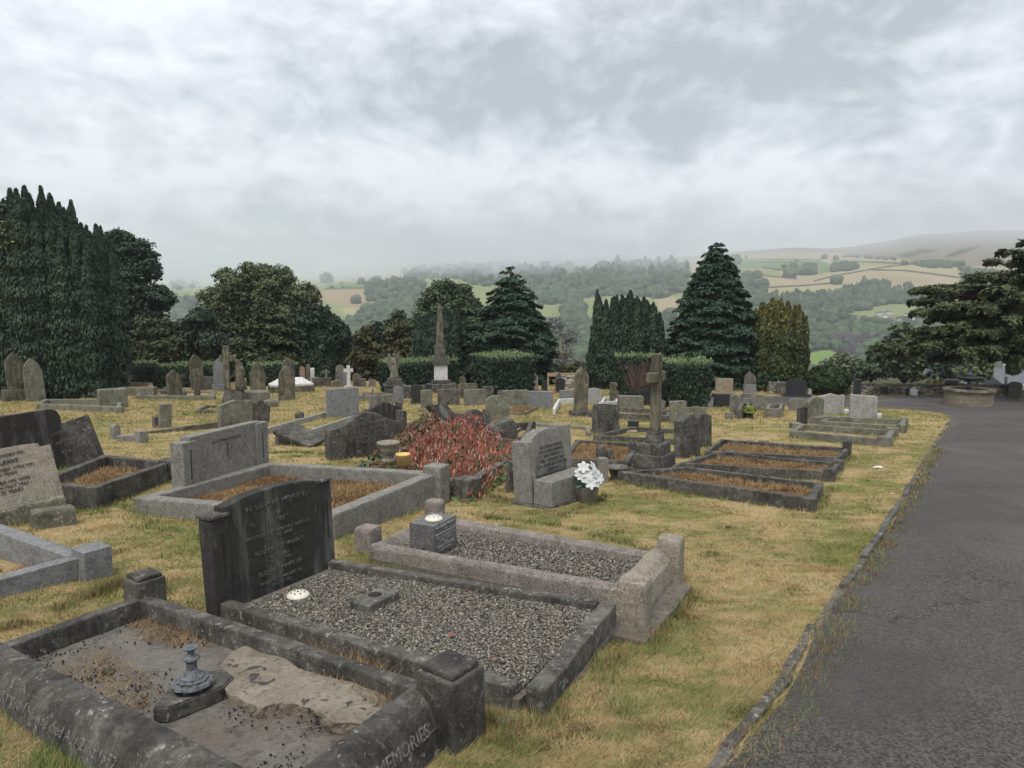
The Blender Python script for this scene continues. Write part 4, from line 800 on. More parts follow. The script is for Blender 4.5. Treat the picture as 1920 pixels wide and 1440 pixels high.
# ---------------------------------------------------------------- stones
def arc(cx, cz, r, a0, a1, n=10, rz=None):
    rz = rz or r; return [(cx + r * math.cos(math.radians(a0 + (a1 - a0) * k / n)), cz + rz * math.sin(math.radians(a0 + (a1 - a0) * k / n))) for k in range(n + 1)]
def profile(kind, W, H_):
    h = W / 2
    if kind == 'rect': top = [(-h, H_), (h, H_)]
    elif kind == 'slant': top = [(-h, H_), (h, H_ * .93)]
    elif kind == 'round': top = arc(0, H_ - h * .95, h, 180, 0, 12, h * .95)
    elif kind == 'softround': top = arc(0, H_ - W * .22, h, 180, 0, 12, W * .22)
    elif kind == 'cornered': top = arc(-h + W * .1, H_ - W * .1, W * .1, 180, 90, 4) + arc(h - W * .1, H_ - W * .1, W * .1, 90, 0, 4)
    elif kind == 'gothic':
        r = W * .96; t1 = math.acos((r - h) / r); k = r * math.sin(t1); n = 7; top = [(-h + r * (1 - math.cos(t1 * i / n)), H_ - k + r * math.sin(t1 * i / n)) for i in range(n + 1)]; top = top + [(-x, z) for x, z in top[::-1][1:]]
    elif kind == 'shouldergothic':
        g = h * .84; r = g * 2 * .94; t1 = math.acos((r - g) / r); k = r * math.sin(t1); zb = H_ - k; n = 7; top = [(-h, zb - W * .16), (-h, zb - W * .03), (-g, zb - W * .0)] + [(-g + r * (1 - math.cos(t1 * i / n)), zb + r * math.sin(t1 * i / n)) for i in range(1, n + 1)]; top = top + [(-x, z) for x, z in top[::-1][1:]]
    elif kind == 'gable': top = [(-h, H_ - W * .38), (-W * .08, H_ - W * .03), (0, H_), (W * .08, H_ - W * .03), (h, H_ - W * .38)]
    elif kind == 'lowgable': top = [(-h, H_ - W * .13), (0, H_), (h, H_ - W * .13)]
    elif kind == 'peak': top = [(-h, H_ * .18), (-h * .12, H_ * .97), (0, H_), (h * .12, H_ * .97), (h, H_ * .18)]
    elif kind == 'ogee':
        top = [(-h, H_ - W * .16), (-h * .86, H_ - W * .155)] + [(-h * .86 + h * .86 * t, H_ - W * .155 + W * .155 * (.5 - .5 * math.cos(t * PI))) for t in (.2, .35, .5, .65, .8, 1)]; top = top + [(-x, z) for x, z in top[::-1][1:]]
    elif kind == 'stepped': top = [(-h, H_ * .9), (-h * .80, H_ * .9), (-h * .80, H_ * .955)] + arc(0, H_ * .955, h * .80, 180, 0, 10, H_ * .045)[1:-1] + [(h * .80, H_ * .955), (h * .80, H_ * .9), (h, H_ * .9)]
    elif kind == 'serp': top = [(-h, H_ - W * .05), (-h * .9, H_ - W * .045)] + [(h * t, H_ - W * .045 * t * t) for t in (-.7, -.4, 0, .4, .7)] + [(h * .9, H_ - W * .045), (h, H_ - W * .05)]
    elif kind == 'halfround': top = [(-h, H_ - W * .3)] + arc(0, H_ - W * .3, h, 180, 0, 12, W * .3)[1:-1] + [(h, H_ - W * .3)]
    elif kind == 'broken': top = [(-h, H_ * .8), (-h * .7, H_ * .9), (-h * .3, H_ * .86), (-h * .1, H_), (h * .3, H_ * .95), (h * .5, H_ * .82), (h, H_ * .7)]
    return [(-h, 0)] + top + [(h, 0)]
SC = {}
def text_mesh(s, size, extrude=.0025, align='CENTER', shear=0.0, spacing=1.0):
    cu = bpy.data.curves.new('lettering', 'FONT'); cu.body = s; cu.size = size; cu.extrude = extrude; cu.align_x = align; cu.align_y = 'TOP'; cu.shear = shear; cu.space_line = 1.05; cu.resolution_u = 2
    o = bpy.data.objects.new('lettering', cu); COL.objects.link(o); dg = bpy.context.evaluated_depsgraph_get(); dg.update()
    me = bpy.data.meshes.new_from_object(o.evaluated_get(dg)); bpy.data.objects.remove(o); bpy.data.curves.remove(cu); return me
def inscription(parent, s, size, loc, rot=(PI / 2, 0, 0), mat='ink', shear=0.0, sx=1.0):
    me = text_mesh(s, size, shear=shear); me.materials.clear(); o = link_mesh('inscription', me, MAT[mat], parent, loc, rot); o.scale = (sx, 1, 1); return o
def slab(parent, name, W, H_, th, kind, mat, bevel=.012, amp=.004, y0=0.0, z0=-.12, loc=(0, 0, 0), rot=(0, 0, 0), seed=0):
    out = [(x, z if i not in (0, len(profile(kind, W, H_)) - 1) else z0) for i, (x, z) in enumerate(profile(kind, W, H_))]
    bm = prism_bm(out, y0, y0 + th, min(bevel, th * .3), amp, 7, seed); return bm_obj(name, bm, MAT[mat], parent, loc, rot)
_n = [0]; FOOT = []
def stone(name, cat, label, cx, by, wpx, hpx, mat='grey', prof='rect', rel=30, th=.10, lean=0, back=0, base=None, group=None, cols=None, text=None, ins=None, bench=None, kerb=None):
    """lean: degrees sideways (+ to the right), back: degrees tipped backwards, base: (extra width m, height m, depth m)"""
    group = group or ('headstones of the cemetery' if cat == 'headstone' else None)
    _n[0] += 1; p = G(cx, by); d = p[1]; s = F / d; ra = math.radians(rel); W = max(.12, (wpx / s - th * abs(math.sin(ra))) / math.cos(ra)); Hh = hpx / s
    phi = math.atan2(p[0], p[1]); p = p + np.array([math.sin(phi), math.cos(phi), 0]) * (W / 2 * abs(math.sin(ra))); p[2] = float(ground_z(p[0], p[1])) - .0
    # keep the drawn height: the stone stands slightly further back and lower
    Hh = Hh * p[1] / d + .0
    root = empty(name, p, label, cat, group, ra - phi)
    bh = 0
    if base:
        bh = base[1]; bm_obj('base', box_bm(W + base[0], max(base[2], th + .08), bh + .15, .015, -.15, 0, th / 2, 3, .008, 6, _n[0]), MAT[base[3] if len(base) > 3 else mat], root)
    ux_ = np.array([math.cos(ra - phi), math.sin(ra - phi), 0]); ny_ = np.array([-ux_[1], ux_[0], 0]); wb_ = (W + (base[0] if base else 0)) / 2; FOOT.append([p + ux_ * wb_ - ny_ * .03, p - ux_ * wb_ - ny_ * .03, p - ux_ * wb_ + ny_ * (th + .03)])
    rot = (-math.radians(back), math.radians(lean), 0)
    slab(root, 'tablet', W, Hh - bh, th, prof, mat, loc=(0, 0, bh), rot=rot, seed=_n[0], z0=(-.12 if not bh else 0), amp=.005 if prof not in ('broken',) else .02)
    if cols:
        for sx in cols if isinstance(cols, tuple) else (-1, 1): bm_obj('side_column', box_bm(.09, th + .06, (Hh - bh) * .93, .01, 0, 0, 0), MAT[mat], root, (sx * (W / 2 - .04), th / 2, bh), rot)
    if text: 
        q = bpy.data.objects.new('x', None); inscription(root, text[0], text[1], (text[3] if len(text) > 3 else 0, -.006, bh + (Hh - bh) * text[4] if len(text) > 4 else bh + (Hh - bh) * .86), (PI / 2 - math.radians(back), math.radians(lean), 0), text[2]); bpy.data.objects.remove(q)
    if bench: bm_obj('ledge', box_bm(W * .98, bench[0], bench[1] + .1, .015, -.1, 0, -bench[0] / 2 - .003, 2, .004), MAT[mat], root)
    root['_w'] = W; SC[label] = (root, W, Hh); return root
def w_dir(a, b): v = np.array([b[0] - a[0], b[1] - a[1], 0.0]); return v / np.linalg.norm(v)
def rail(root, org, A, B, w, h, mat, side=1, name='kerb', bevel=.012, amp=.004, sec=None, zb=None):
    """A,B world points of the outer top edge; body lies to `side` (+1 = left of A->B)"""
    A, B, org = np.array(A), np.array(B), np.array(org); u = B - A; ln = float(np.linalg.norm(u)); ux = u / ln; lat = np.cross([0, 0, 1], ux); lat /= np.linalg.norm(lat); lat *= side; up = np.array([0, 0, 1.0])
    sec = sec or [(0, 0), (w, 0), (w, -h), (0, -h)]
    bm = bmesh.new(); n = max(2, int(ln / .16)); rings = []
    for k in range(n + 1):
        c = A + u * k / n - org; rings.append([bm.verts.new(Vector(c + lat * a + up * b)) for a, b in sec])
    m = len(sec)
    for a, b in zip(rings, rings[1:]):
        for i in range(m): bm.faces.new((a[i], a[(i + 1) % m], b[(i + 1) % m], b[i]))
    bm.faces.new(rings[0][::-1]); bm.faces.new(rings[-1]); bmesh.ops.recalc_face_normals(bm, faces=bm.faces[:])
    if bevel:
        es = [e for e in bm.edges if len(e.link_faces) == 2 and e.calc_face_angle(0) > .5]
        bmesh.ops.bevel(bm, geom=es, offset=bevel, segments=2, profile=.6, affect='EDGES')
    if amp: rough(bm, amp * 1.5, 5, ln + A[0]); rough(bm, amp * .8, 23, ln)
    return bm_obj(name, bm, MAT[mat], root)
def plane(P):
    P = np.array(P); c = np.linalg.lstsq(np.column_stack([P[:, 0], P[:, 1], np.ones(len(P))]), P[:, 2], rcond=None)[0]
    return lambda q: np.asarray(q)[..., 0] * c[0] + np.asarray(q)[..., 1] * c[1] + c[2]
def atp(px, py, pl, lift=0.0):
    z = -.5
    for _ in range(25): p = atz(px, py, z); z = float(pl(p)) + lift
    return atz(px, py, z)
def kerbset(name, label, pxs, h, w=.11, mat='darkgrey', below=.16, group='kerbed graves', posts=(), posth=.1, postw=.17, fill=None, skip=(), bevel=.012, cat='grave kerb', zlev=None, postmat=None, seed=1, tilt=0.0):
    """pxs: four top outer corners as seen; the frame lies level at one height above the lawn"""
    P = [G(p[0], p[1], h) for p in pxs]; c = sum(P) / 4; z = c[2]; zp = plane(P)
    org = np.array([c[0], c[1], float(ground_z(c[0], c[1]))]); root = empty(name, org, label, cat, group)
    FOOT.append([P[1], P[0], P[3], P[2]])
    sgn = np.cross(P[1] - P[0], P[2] - P[1])[2]; sd = 1 if sgn > 0 else -1
    hh = h + below
    for i in range(4):
        if i in skip: continue
        A, B = P[i].copy(), P[(i + 1) % 4].copy(); u = (B - A) / np.linalg.norm(B - A)
        # butt joints: even rails run between the others
        if i % 2 == 0: A, B = A + u * (w + .003), B - u * (w + .003)
        rail(root, org, A, B, w, hh, mat, sd, bevel=bevel)
    for i in posts:
        q = P[i]; prev = P[(i - 1) % 4]; nxt = P[(i + 1) % 4]; u1 = (prev - q) / np.linalg.norm(prev - q); u2 = (nxt - q) / np.linalg.norm(nxt - q); cc = q + (u1 + u2) * w / 2 - org; a = math.atan2(u2[1], u2[0])
        bm = box_bm(postw, postw, hh + posth, .018, -hh, 0, 0, 2, .006, 7, i); bm_obj('corner_post', bm, MAT[postmat or mat], root, cc, (0, 0, a))
    if fill:
        k = .93; cen = sum(P) / 4; Q = [cen + (p - cen) * k for p in P]; zz = z - fill[1] - org[2]
        bm = bmesh.new(); vs = [bm.verts.new(Vector((q[0] - org[0], q[1] - org[1], q[2] - fill[1] - org[2]))) for q in Q]; bm.faces.new(vs)
        bmesh.ops.subdivide_edges(bm, edges=bm.edges[:], cuts=14, use_grid_fill=True); rough(bm, .012, 3, seed)
        r = bmesh.ops.extrude_face_region(bm, geom=bm.faces[:]); bmesh.ops.translate(bm, vec=(0, 0, -.1), verts=[v for v in r['geom'] if isinstance(v, bmesh.types.BMVert)])
        bm_obj('infill', bm, MAT[fill[0]], root)
        if fill[0] == 'straw': ar = abs(np.cross((Q[1] - Q[0])[:2], (Q[3] - Q[0])[:2])); scatter_straw(Q, lambda q_: zp(q_) - fill[1] + .004, int(2600 * ar), 'dead_grass', .07, .006)
    return root, P, z
def scatter_straw(poly, z, n, label_name='dead_grass', hgt=.05, width=.004, mat='straw', parent=None):
    poly = np.array([[p[0], p[1]] for p in poly]); c = poly.mean(0); poly = c + (poly - c) * .93; x0, y0 = poly.min(0); x1, y1 = poly.max(0); q = np.stack([RNG.uniform(x0, x1, n * 3), RNG.uniform(y0, y1, n * 3)], 1)
    k = np.array([mnoise.noise(Vector((a * 2.6, b * 2.6, 0))) for a, b in q]) > RNG.uniform(-.5, .25, len(q)); q = q[in_poly(q, poly) & k][:n]; m = len(q); zz = np.full(m, z) if np.isscalar(z) else z(q)
    P0 = np.column_stack([q, zz]); a = rnd(m, 0, 6.28); L_ = hgt * rnd(m, .6, 1.6); D = np.stack([np.cos(a) * rnd(m, .3, 1.2), np.sin(a) * rnd(m, .3, 1.2), rnd(m, .15, .8)], 1) * L_[:, None]; S = np.stack([-np.sin(a), np.cos(a), np.zeros(m)], 1) * width
    return tag(np_mesh(label_name, np.stack([P0 - S, P0 + S, P0 + D], 1).reshape(-1, 3), np.arange(m * 3).reshape(m, 3), MAT[mat], parent, {'tint': ('POINT', 'FLOAT', np.repeat(rnd(m), 3))}), kind='stuff')
OCT_V = np.array([[1, 0, 0], [0, 1, 0], [-1, 0, 0], [0, -1, 0], [0, 0, 1], [0, 0, -1.0]]); OCT_F = np.array([[0, 1, 4], [1, 2, 4], [2, 3, 4], [3, 0, 4], [1, 0, 5], [2, 1, 5], [3, 2, 5], [0, 3, 5]])
def gravel(poly, z, n, size, k=.9):
    poly = np.array([[p[0], p[1]] for p in poly]); c = poly.mean(0); poly = c + (poly - c) * k; x0, y0 = poly.min(0); x1, y1 = poly.max(0); q = np.stack([RNG.uniform(x0, x1, n * 3), RNG.uniform(y0, y1, n * 3)], 1); q = q[in_poly(q, poly)][:n]; m = len(q)
    V = OCT_V[None] * rnd(m * 6, .6, 1.25).reshape(m, 6, 1) * size * rnd(m, .55, 1.4)[:, None, None] * np.stack([rnd(m, .8, 1.4), rnd(m, .7, 1.1), rnd(m, .45, .8)], 1)[:, None]
    a = rnd(m, 0, 6.28); ca, sa = np.cos(a)[:, None], np.sin(a)[:, None]; V = np.stack([V[..., 0] * ca - V[..., 1] * sa, V[..., 0] * sa + V[..., 1] * ca, V[..., 2] + V[..., 0] * rnd(m, -.5, .5)[:, None]], -1)
    zz = (z(q) if callable(z) else z) + rnd(m, -.004, .010) + .012 * np.sin(q[:, 0] * 4) * np.sin(q[:, 1] * 3.3); V = V + np.column_stack([q, zz])[:, None]
    f = (OCT_F[None] + np.arange(m)[:, None, None] * 6).reshape(-1, 3); return tag(np_mesh('gravel', V.reshape(-1, 3), f, MAT['gravel'], None, {'tint': ('POINT', 'FLOAT', np.repeat(rnd(m), 6))}), kind='stuff')
def dome_lid(p, r, label, rz=0):
    root = empty('flower_holder_lid', p, label, 'flower holder', None, rz)
    bm_obj('perforated_dome', lathe_bm([(r, 0), (r * 1.02, .008), (r * .97, .016), (r * .8, .028), (r * .5, .038), (r * .15, .042)], 28), MAT['ceramic'], root, smooth=True)
    bm = bmesh.new()
    for rr, n in ((.62, 8), (.28, 4)):
        for k in range(n):
            a = k / n * 2 * PI + rr; zt = .0345 if rr > .5 else .0415; merge_bm(bm, lathe_bm([(r * .085, 0), (r * .085, .003)], 10), Matrix.Translation((math.cos(a) * r * rr, math.sin(a) * r * rr, zt - (.002 if rr > .5 else .001))) @ Matrix.Rotation(a, 4, 'Z') @ Matrix.Rotation(.30 if rr > .5 else .1, 4, 'Y'))
    bm_obj('stem_holes', bm, MAT['hole'], root); return root
def build_near():
    # ===== K1: dark headstone and gravel grave in the middle foreground
    A = G(408, 1145); zt = A[2] + .17
    B = atz(622, 1047, zt); 
    c = (A + B) / 2; root = empty('headstone_grave', (c[0], c[1], A[2]), 'black weathered stepped headstone with low kerbs around speckled gravel, front centre', 'grave')
    org = np.array([c[0], c[1], A[2]])
    HN, HF, FF, FN, NE = (atz(x, y, CAMZ - z_) for x, y, z_ in ((412, 1132, 1.95), (626, 1047, 1.97), (1156, 1131, 1.86), (1022, 1297, 1.84), (955, 1290, 1.85))); zt = HN[2]; pl1 = plane([HN, HF, FF, FN])
    u = w_dir(HN, HF); ang = math.atan2(u[1], u[0]); W = float(np.linalg.norm(HF - HN)) + .02; zb = zt - A[2]
    hs = bpy.data.objects.new
    Hh = .81; th = .11
    cen = (HN + HF) / 2 - org; cen[2] = 0
    tab = slab(root, 'headstone', W * .80, Hh, th, 'serp', 'black_streak', .012, .004, 0, -.2, cen, (math.radians(-3), 0, ang), 3)
    tab2 = bm_obj('side_pilaster', box_bm(W * .13, th + .012, Hh * .875 + .2, .014, -.2, -W * .445, th / 2, 3, .004, 8, 1), MAT['black_streak'], root, cen, (math.radians(-3), 0, ang))
    tab3 = bm_obj('side_pilaster', box_bm(W * .13, th + .012, Hh * .92 + .2, .014, -.2, W * .445, th / 2, 3, .004, 8, 2), MAT['black_streak'], root, cen, (math.radians(-3), 0, ang))
    for sx in (-1, 1):
        bm_obj('pilaster_cap', box_bm(W * .145, th + .035, .022, .006, Hh * (.875 if sx < 0 else .92), sx * W * .445, th / 2), MAT['black'], root, cen, (math.radians(-3), 0, ang))
        bm_obj('cut_groove', box_bm(.008, .006, Hh * .36, 0, Hh * .38, sx * W * .445 + .012, -.008), MAT['hole'], root, cen, (math.radians(-3), 0, ang))
    R3 = Matrix.Translation(cen) @ Matrix.Rotation(ang, 4, 'Z') @ Matrix.Rotation(math.radians(-3), 4, 'X')
    for s, sz, z, m_ in (("IN  LOVING  MEMORY", .052, Hh * .90, 'dull_ink'), ("OF\nJAMES", .05, Hh * .80, 'dull_ink'), ("WHO DIED DEC 4TH 1932 AGED 63\nALSO HIS WIFE", .036, Hh * .64, 'dull_ink'), ("ALSO ERNEST HUBERT", .042, Hh * .50, 'dull_ink'), ("WHO DIED\nNOV 10 1942", .032, Hh * .42, 'dull_ink'), ("ELIZABETH WIFE OF", .042, Hh * .31, 'dull_ink'), ("WHO DIED MARCH 16\nREUNITED", .036, Hh * .22, 'dull_ink')):
        o = inscription(root, s, sz * .9, R3 @ Vector((0, -.010, z)), (PI / 2 - math.radians(3), 0, ang), m_, 0, 1.15)
    bm_obj('foot_kerb', *(), **{}) if False else None
    w = .085
    rail(root, org, HN + u * .0, NE, w * 1.05, zb + .10, 'darkgrey', 1, 'side_kerb')
    rail(root, org, HF, FF - (FF - HF) / np.linalg.norm(FF - HF) * .11, w * .9, zb + .25, 'darkgrey', -1, 'side_kerb')
    rail(root, org, FN, FF, .10, .125, 'darkgrey', 1, 'foot_kerb')
    fv = FF - FN; rail(root, org, FN + fv * .0 + np.array([0, 0, -.128]) + fv * .04, FF + np.array([0, 0, -.158]), .09, .30, 'mortar', 1, 'foundation', amp=.02)
    gz = zt - .055; bm = bmesh.new(); poly = [HN, NE, FN, FF, HF]; vs = [bm.verts.new(Vector(tuple(np.array([p[0], p[1], float(pl1(p)) - .067]) - org))) for p in [HN, (NE + FN) / 2 + (HN - NE) * .02, FF, HF]]; bm.faces.new(vs); r_ = bmesh.ops.extrude_face_region(bm, geom=bm.faces[:]); bmesh.ops.translate(bm, vec=(0, 0, -.1), verts=[v for v in r_['geom'] if isinstance(v, bmesh.types.BMVert)])
    bm_obj('gravel_bed', bm, MAT['mortar'], root)
    gravel([HN, (NE + FN) / 2, FF, HF], lambda q_: pl1(q_) - .055, 44000, .0088, .93)
    q = atp(559, 1118, pl1, -.043); dome_lid(q, .075, 'white pierced plastic flower holder lid lying on the front gravel grave')
    q = atp(704, 1130, pl1, -.035); rt = empty('stone_vase_block', (q[0], q[1], q[2] - .035), 'low rough square stone with a round dark hole, sunk in the front gravel grave', 'vase block', None, ang - .05)
    bm_obj('block', box_bm(.30, .16, .085, .012, 0, 0, 0, 3, .006, 9, 5), MAT['darkgrey'], rt); bm_obj('vase_hole', lathe_bm([(.045, .0), (.045, .004)], 20), MAT['hole'], rt, (.0, 0, .086)); bm_obj('hole_rim', lathe_bm([(.062, 0), (.060, .006), (.048, .007), (.047, .0)], 22), MAT['grey'], rt, (0, 0, .084), smooth=True)
    # ===== K2: pale kerb with four posts
    P1, P2, P3, P4 = G(690, 1050), G(815, 985), G(1262, 1092), G(1195, 1190)
    cc = (P1 + P2 + P3 + P4) / 4; zt2 = CAMZ - 2.00
    def sq(x, y, z): return atz(x, y, z)
    hN, hF, fF, fN = sq(690, 1022, CAMZ - 2.08), sq(822, 960, CAMZ - 2.10), sq(1252, 1030, CAMZ - 1.87), sq(1180, 1108, CAMZ - 1.80); pl2 = plane([hN, hF, fF, fN])
    cc = (hN + hF + fF + fN) / 4; org = np.array([cc[0], cc[1], float(ground_z(cc[0], cc[1]))]); rt = empty('kerbed_grave', org, 'pale rough kerb with four rounded posts and thick rounded foot, gravel inside', 'grave kerb', 'kerbed graves')
    wide = [(0, -.10), (.05, -.02), (.10, 0), (.16, -.03), (.17, -.08), (.17, -.34), (0, -.34)]
    rail(rt, org, fF, hF, .15, .3, 'pinkgrit', 1, 'side_kerb', .008, .005, wide)
    rail(rt, org, hN, fN, .12, .3, 'pinkgrit', 1, 'side_kerb', .008, .006, [(0.02, -.03), (.04, 0), (.09, 0), (.12, -.02), (.12, -.34), (0, -.34)])
    rail(rt, org, hF, hN, .12, .3, 'pinkgrit', 1, 'head_kerb', .008, .004, [(0, -.02), (.03, 0), (.05, 0), (.19, -.12), (.19, -.34), (0, -.34)])
    ft = [(-.05, -.2), (-.03, -.08), (.02, -.02), (.08, 0), (.13, -.02), (.15, -.08), (.15, -.34), (-.04, -.34)]
    rail(rt, org, fN, fF, .15, .3, 'beige', 1, 'foot_kerb', .006, .005, ft)
    uu = w_dir(fN, fF); a2 = math.atan2(uu[1], uu[0])
    for nm, px, py, hp, wp in (('corner_post', 690, 985, .30, .19), ('corner_post', 815, 936, .28, .17), ('corner_post', 1258, 1006, .50, .19), ('corner_post', 1190, 1082, .46, .20)):
        q = atp(px, py, pl2, .085 if px < 900 else .07); zq = q[2]; bm = box_bm(wp, wp, hp + .35, .04, 0, 0, 0, 3, .008, 8, px); bm_obj('corner_post', bm, MAT['pinkgrit' if px < 900 else 'beige'], rt, (q[0] - org[0], q[1] - org[1], zq - hp - .35 - org[2]), (0, 0, a2))
    a_, b_ = G(1212, 1203, .035), G(1297, 1098, .05)
    rail(rt, org, a_, b_, .30, .25, 'mortar', 1, 'foundation', .01, .012)
    gravel([hN, hF, fF, fN], lambda q_: pl2(q_) - .10, 22000, .0095, .90); bm = bmesh.new(); vs = [bm.verts.new(Vector(tuple(np.array([p[0], p[1], p[2] - .115]) - org))) for p in (hN, fN, fF, hF)]; bm.faces.new(vs); r_ = bmesh.ops.extrude_face_region(bm, geom=bm.faces[:]); bmesh.ops.translate(bm, vec=(0, 0, -.1), verts=[v for v in r_['geom'] if isinstance(v, bmesh.types.BMVert)]); bm_obj('gravel_bed', bm, MAT['mortar'], rt)
    # dark granite memorial vase block
    A = atp(814, 1047, pl2, -.10); B = atp(866, 1020, pl2, -.10); zt2 = A[2] + .10; u = w_dir(A, B); a = math.atan2(u[1], u[0]); Wb = .36; mid = A + u * Wb / 2
    vb = empty('memorial_vase_block', (mid[0], mid[1], zt2 - .1), 'dark polished granite block with light lettering on the posted gravel grave', 'memorial vase', None, a)
    bm_obj('block', box_bm(Wb, .24, .27, .004, 0, 0, .12), MAT['gabbro'], vb); bm_obj('drain_hole', lathe_bm([(.014, 0), (.014, .003)], 12), MAT['hole'], vb, (-Wb / 2 - .001, .10, .06), (0, -PI / 2, 0))
    inscription(vb, "IN  LOVING  MEMORY", .030, (0, -.003, .255), mat='pale_ink2'); inscription(vb, "OF\nLENA ELIZABETH WATSON\nDIED 12TH AUGUST 1970\nAGED 71 YEARS\nALSO\nTHOMASON WATSON\nDIED MARCH", .0265, (0, -.003, .222), mat='pale_ink2')
    dl = dome_lid((mid[0] - u[1] * .1 - u[0] * .02, mid[1] + u[0] * .1 - u[1] * .02, zt2 + .172), .075, 'white pierced flower holder lid on top of the dark lettered granite block', a)
    # ===== K0: double grave at the very front
    zt0 = CAMZ - 1.86; Bk, Rt, Lf = atz(272, 1112, CAMZ - 1.90), atz(845, 1292, CAMZ - 1.72), atz(-70, 1229, CAMZ - 1.84); Fr = Lf + (Rt - Bk); pl0 = plane([Bk, Rt, Lf])
    org = (Bk + Rt + Lf + Fr) / 4; org[2] = float(ground_z(org[0], org[1])); rt = empty('kerbed_grave', org, 'black kerb with capped posts around a stained concrete slab, nearest the camera', 'grave kerb', 'kerbed graves')
    rail(rt, org, Bk, Rt, .085, .30, 'black', -1, 'side_kerb'); rail(rt, org, Lf, Bk, .085, .30, 'black', -1, 'head_kerb')
    cop = [(-.03, -.30), (-.03, -.24), (.0, -.13), (.05, -.035), (.10, 0), (.17, 0), (.17, -.30)]
    il, ir = atz(-60, 1225, zt0), atz(345, 1450, zt0); dn = w_dir(Lf, Fr)
    nl, nr = Lf - dn * .2, Fr + dn * .1
    rail(rt, org, nl, nr, .17, .3, 'black', 1, 'inscribed_kerb', .006, .003, cop)
    dr = w_dir(Fr, Rt); off = np.cross(dr, [0, 0, 1]) * .0
    rail(rt, org, Fr, Rt + dr * .02, .17, .3, 'black', 1, 'inscribed_kerb', .006, .003, cop)
    for q, (pw, ph) in ((Bk, (.19, .09)), (Rt, (.22, .08))):
        a = math.atan2(dn[1], dn[0]); cq = q - org
        sh = (dn * .0 if pw < .2 else dn * .0)
        bm_obj('corner_post', box_bm(pw, pw, .36 + ph, .012, -.34, 0, 0, 3, .004, 8, 2), MAT['black'], rt, cq + sh, (0, 0, a)); bm_obj('post_cap', box_bm(pw * .84, pw * .84, .03, .012, ph + .018, 0, 0, 2, .003, 8, 2), MAT['black'], rt, cq + sh, (0, 0, a))
        if pw > .2: bm_obj('foundation', box_bm(pw * 1.3, pw * 1.3, .2, .02, -.53, .02, -.0, 3, .015, 6, 3), MAT['mortar'], rt, cq, (0, 0, a))
    # sloped lettering
    def cope_text(s, A_, dr_, dist, size, mat):
        lat = np.cross([0, 0, 1], dr_); P = A_ + dr_ * dist - org; P[2] = float(pl0(A_ + dr_ * dist)) - org[2]; q = Vector(tuple(P - lat * .004 + np.array([0, 0, -.045]))); ang_ = math.atan2(dr_[1], dr_[0])
        me = text_mesh(s, size, .0015, 'LEFT', .1); o = link_mesh('inscription', me, MAT[mat], rt); me.materials.clear(); me.materials.append(MAT[mat])
        o.matrix_basis = Matrix.Translation(q) @ Matrix.Rotation(ang_, 4, 'Z') @ Matrix.Rotation(-math.atan(float(pl0(A_ + dr_) - pl0(A_))), 4, 'Y') @ Matrix.Rotation(math.radians(68), 4, 'X'); return o
    cope_text("Also MARY ANN his wife died Aug 23rd 1952", Lf, dn, .27, .072, 'pale_ink'); cope_text("TREASURED MEMORIES", Fr, dr, float(np.linalg.norm(Rt - Fr)) - 1.02, .078, 'pale_ink')
    # concrete surface, uneven, with the broken pale slab on it
    bm = bmesh.new(); vs = [bm.verts.new(Vector((p[0] - org[0], p[1] - org[1], p[2] - .13 - org[2]))) for p in (Lf, Fr, Rt, Bk)]; bm.faces.new(vs); bmesh.ops.subdivide_edges(bm, edges=bm.edges[:], cuts=40, use_grid_fill=True)
    for v in bm.verts: v.co.z += .016 * mnoise.noise(v.co * 2.2) + .006 * mnoise.noise(v.co * 12)
    bm_obj('concrete_slab', bm, MAT['concrete'], rt, smooth=True)
    z0 = zt0 - .125
    up = [(415, 1252), (432, 1228), (462, 1216), (505, 1222), (560, 1258), (620, 1275), (700, 1298), (770, 1318), (795, 1336), (760, 1352), (735, 1372), (700, 1366), (655, 1358), (622, 1356), (600, 1340), (560, 1326), (520, 1322), (482, 1328), (450, 1312), (428, 1310), (422, 1282)]
    W2 = [atp(x, y, pl0, -.085) for x, y in up]; c2 = sum(W2) / len(W2); zc_ = float(pl0(c2)) - .125; root2 = empty('broken_slab', (c2[0], c2[1], zc_), 'cracked pale concrete fragment with black spots lying on the front slab', 'concrete slab')
    bm = bmesh.new(); dens_ = []
    for a_, b_ in zip(W2, W2[1:] + W2[:1]):
        for k in range(5):
            p = a_ + (b_ - a_) * k / 5; nz = mnoise.noise_vector(Vector((p[0] * 14, p[1] * 14, 0))) * .014; dens_.append(Vector((p[0] - c2[0] + nz.x, p[1] - c2[1] + nz.y, 0)))
    from mathutils.geometry import delaunay_2d_cdt
    gx = [Vector((x, y)) for x in np.arange(-1.2, 1.2, .025) for y in np.arange(-.8, .8, .025)]; d2 = [Vector((v.x, v.y)) for v in dens_]
    gi = [g for g in gx if in_poly(np.array([[g.x, g.y]]), [(v.x, v.y) for v in dens_])[0]]; rr = delaunay_2d_cdt(d2 + gi, [(i, (i + 1) % len(d2)) for i in range(len(d2))], [], 1, 1e-6)
    tv = [bm.verts.new((v.x, v.y, .055 + .018 * mnoise.noise(Vector((v.x * 3, v.y * 3, 0))) + .010 * mnoise.noise(Vector((v.x * 11, v.y * 11, 0))) - max(0, v.x - .15) * .05)) for v in rr[0]]
    for f in rr[2]: bm.faces.new([tv[i] for i in f])
    be = [e for e in bm.edges if e.is_boundary]; ex = bmesh.ops.extrude_edge_only(bm, edges=be); ev = [v for v in ex['geom'] if isinstance(v, bmesh.types.BMVert)]
    for v in ev: v.co.z = -.02; v.co.x *= .985; v.co.y *= .985
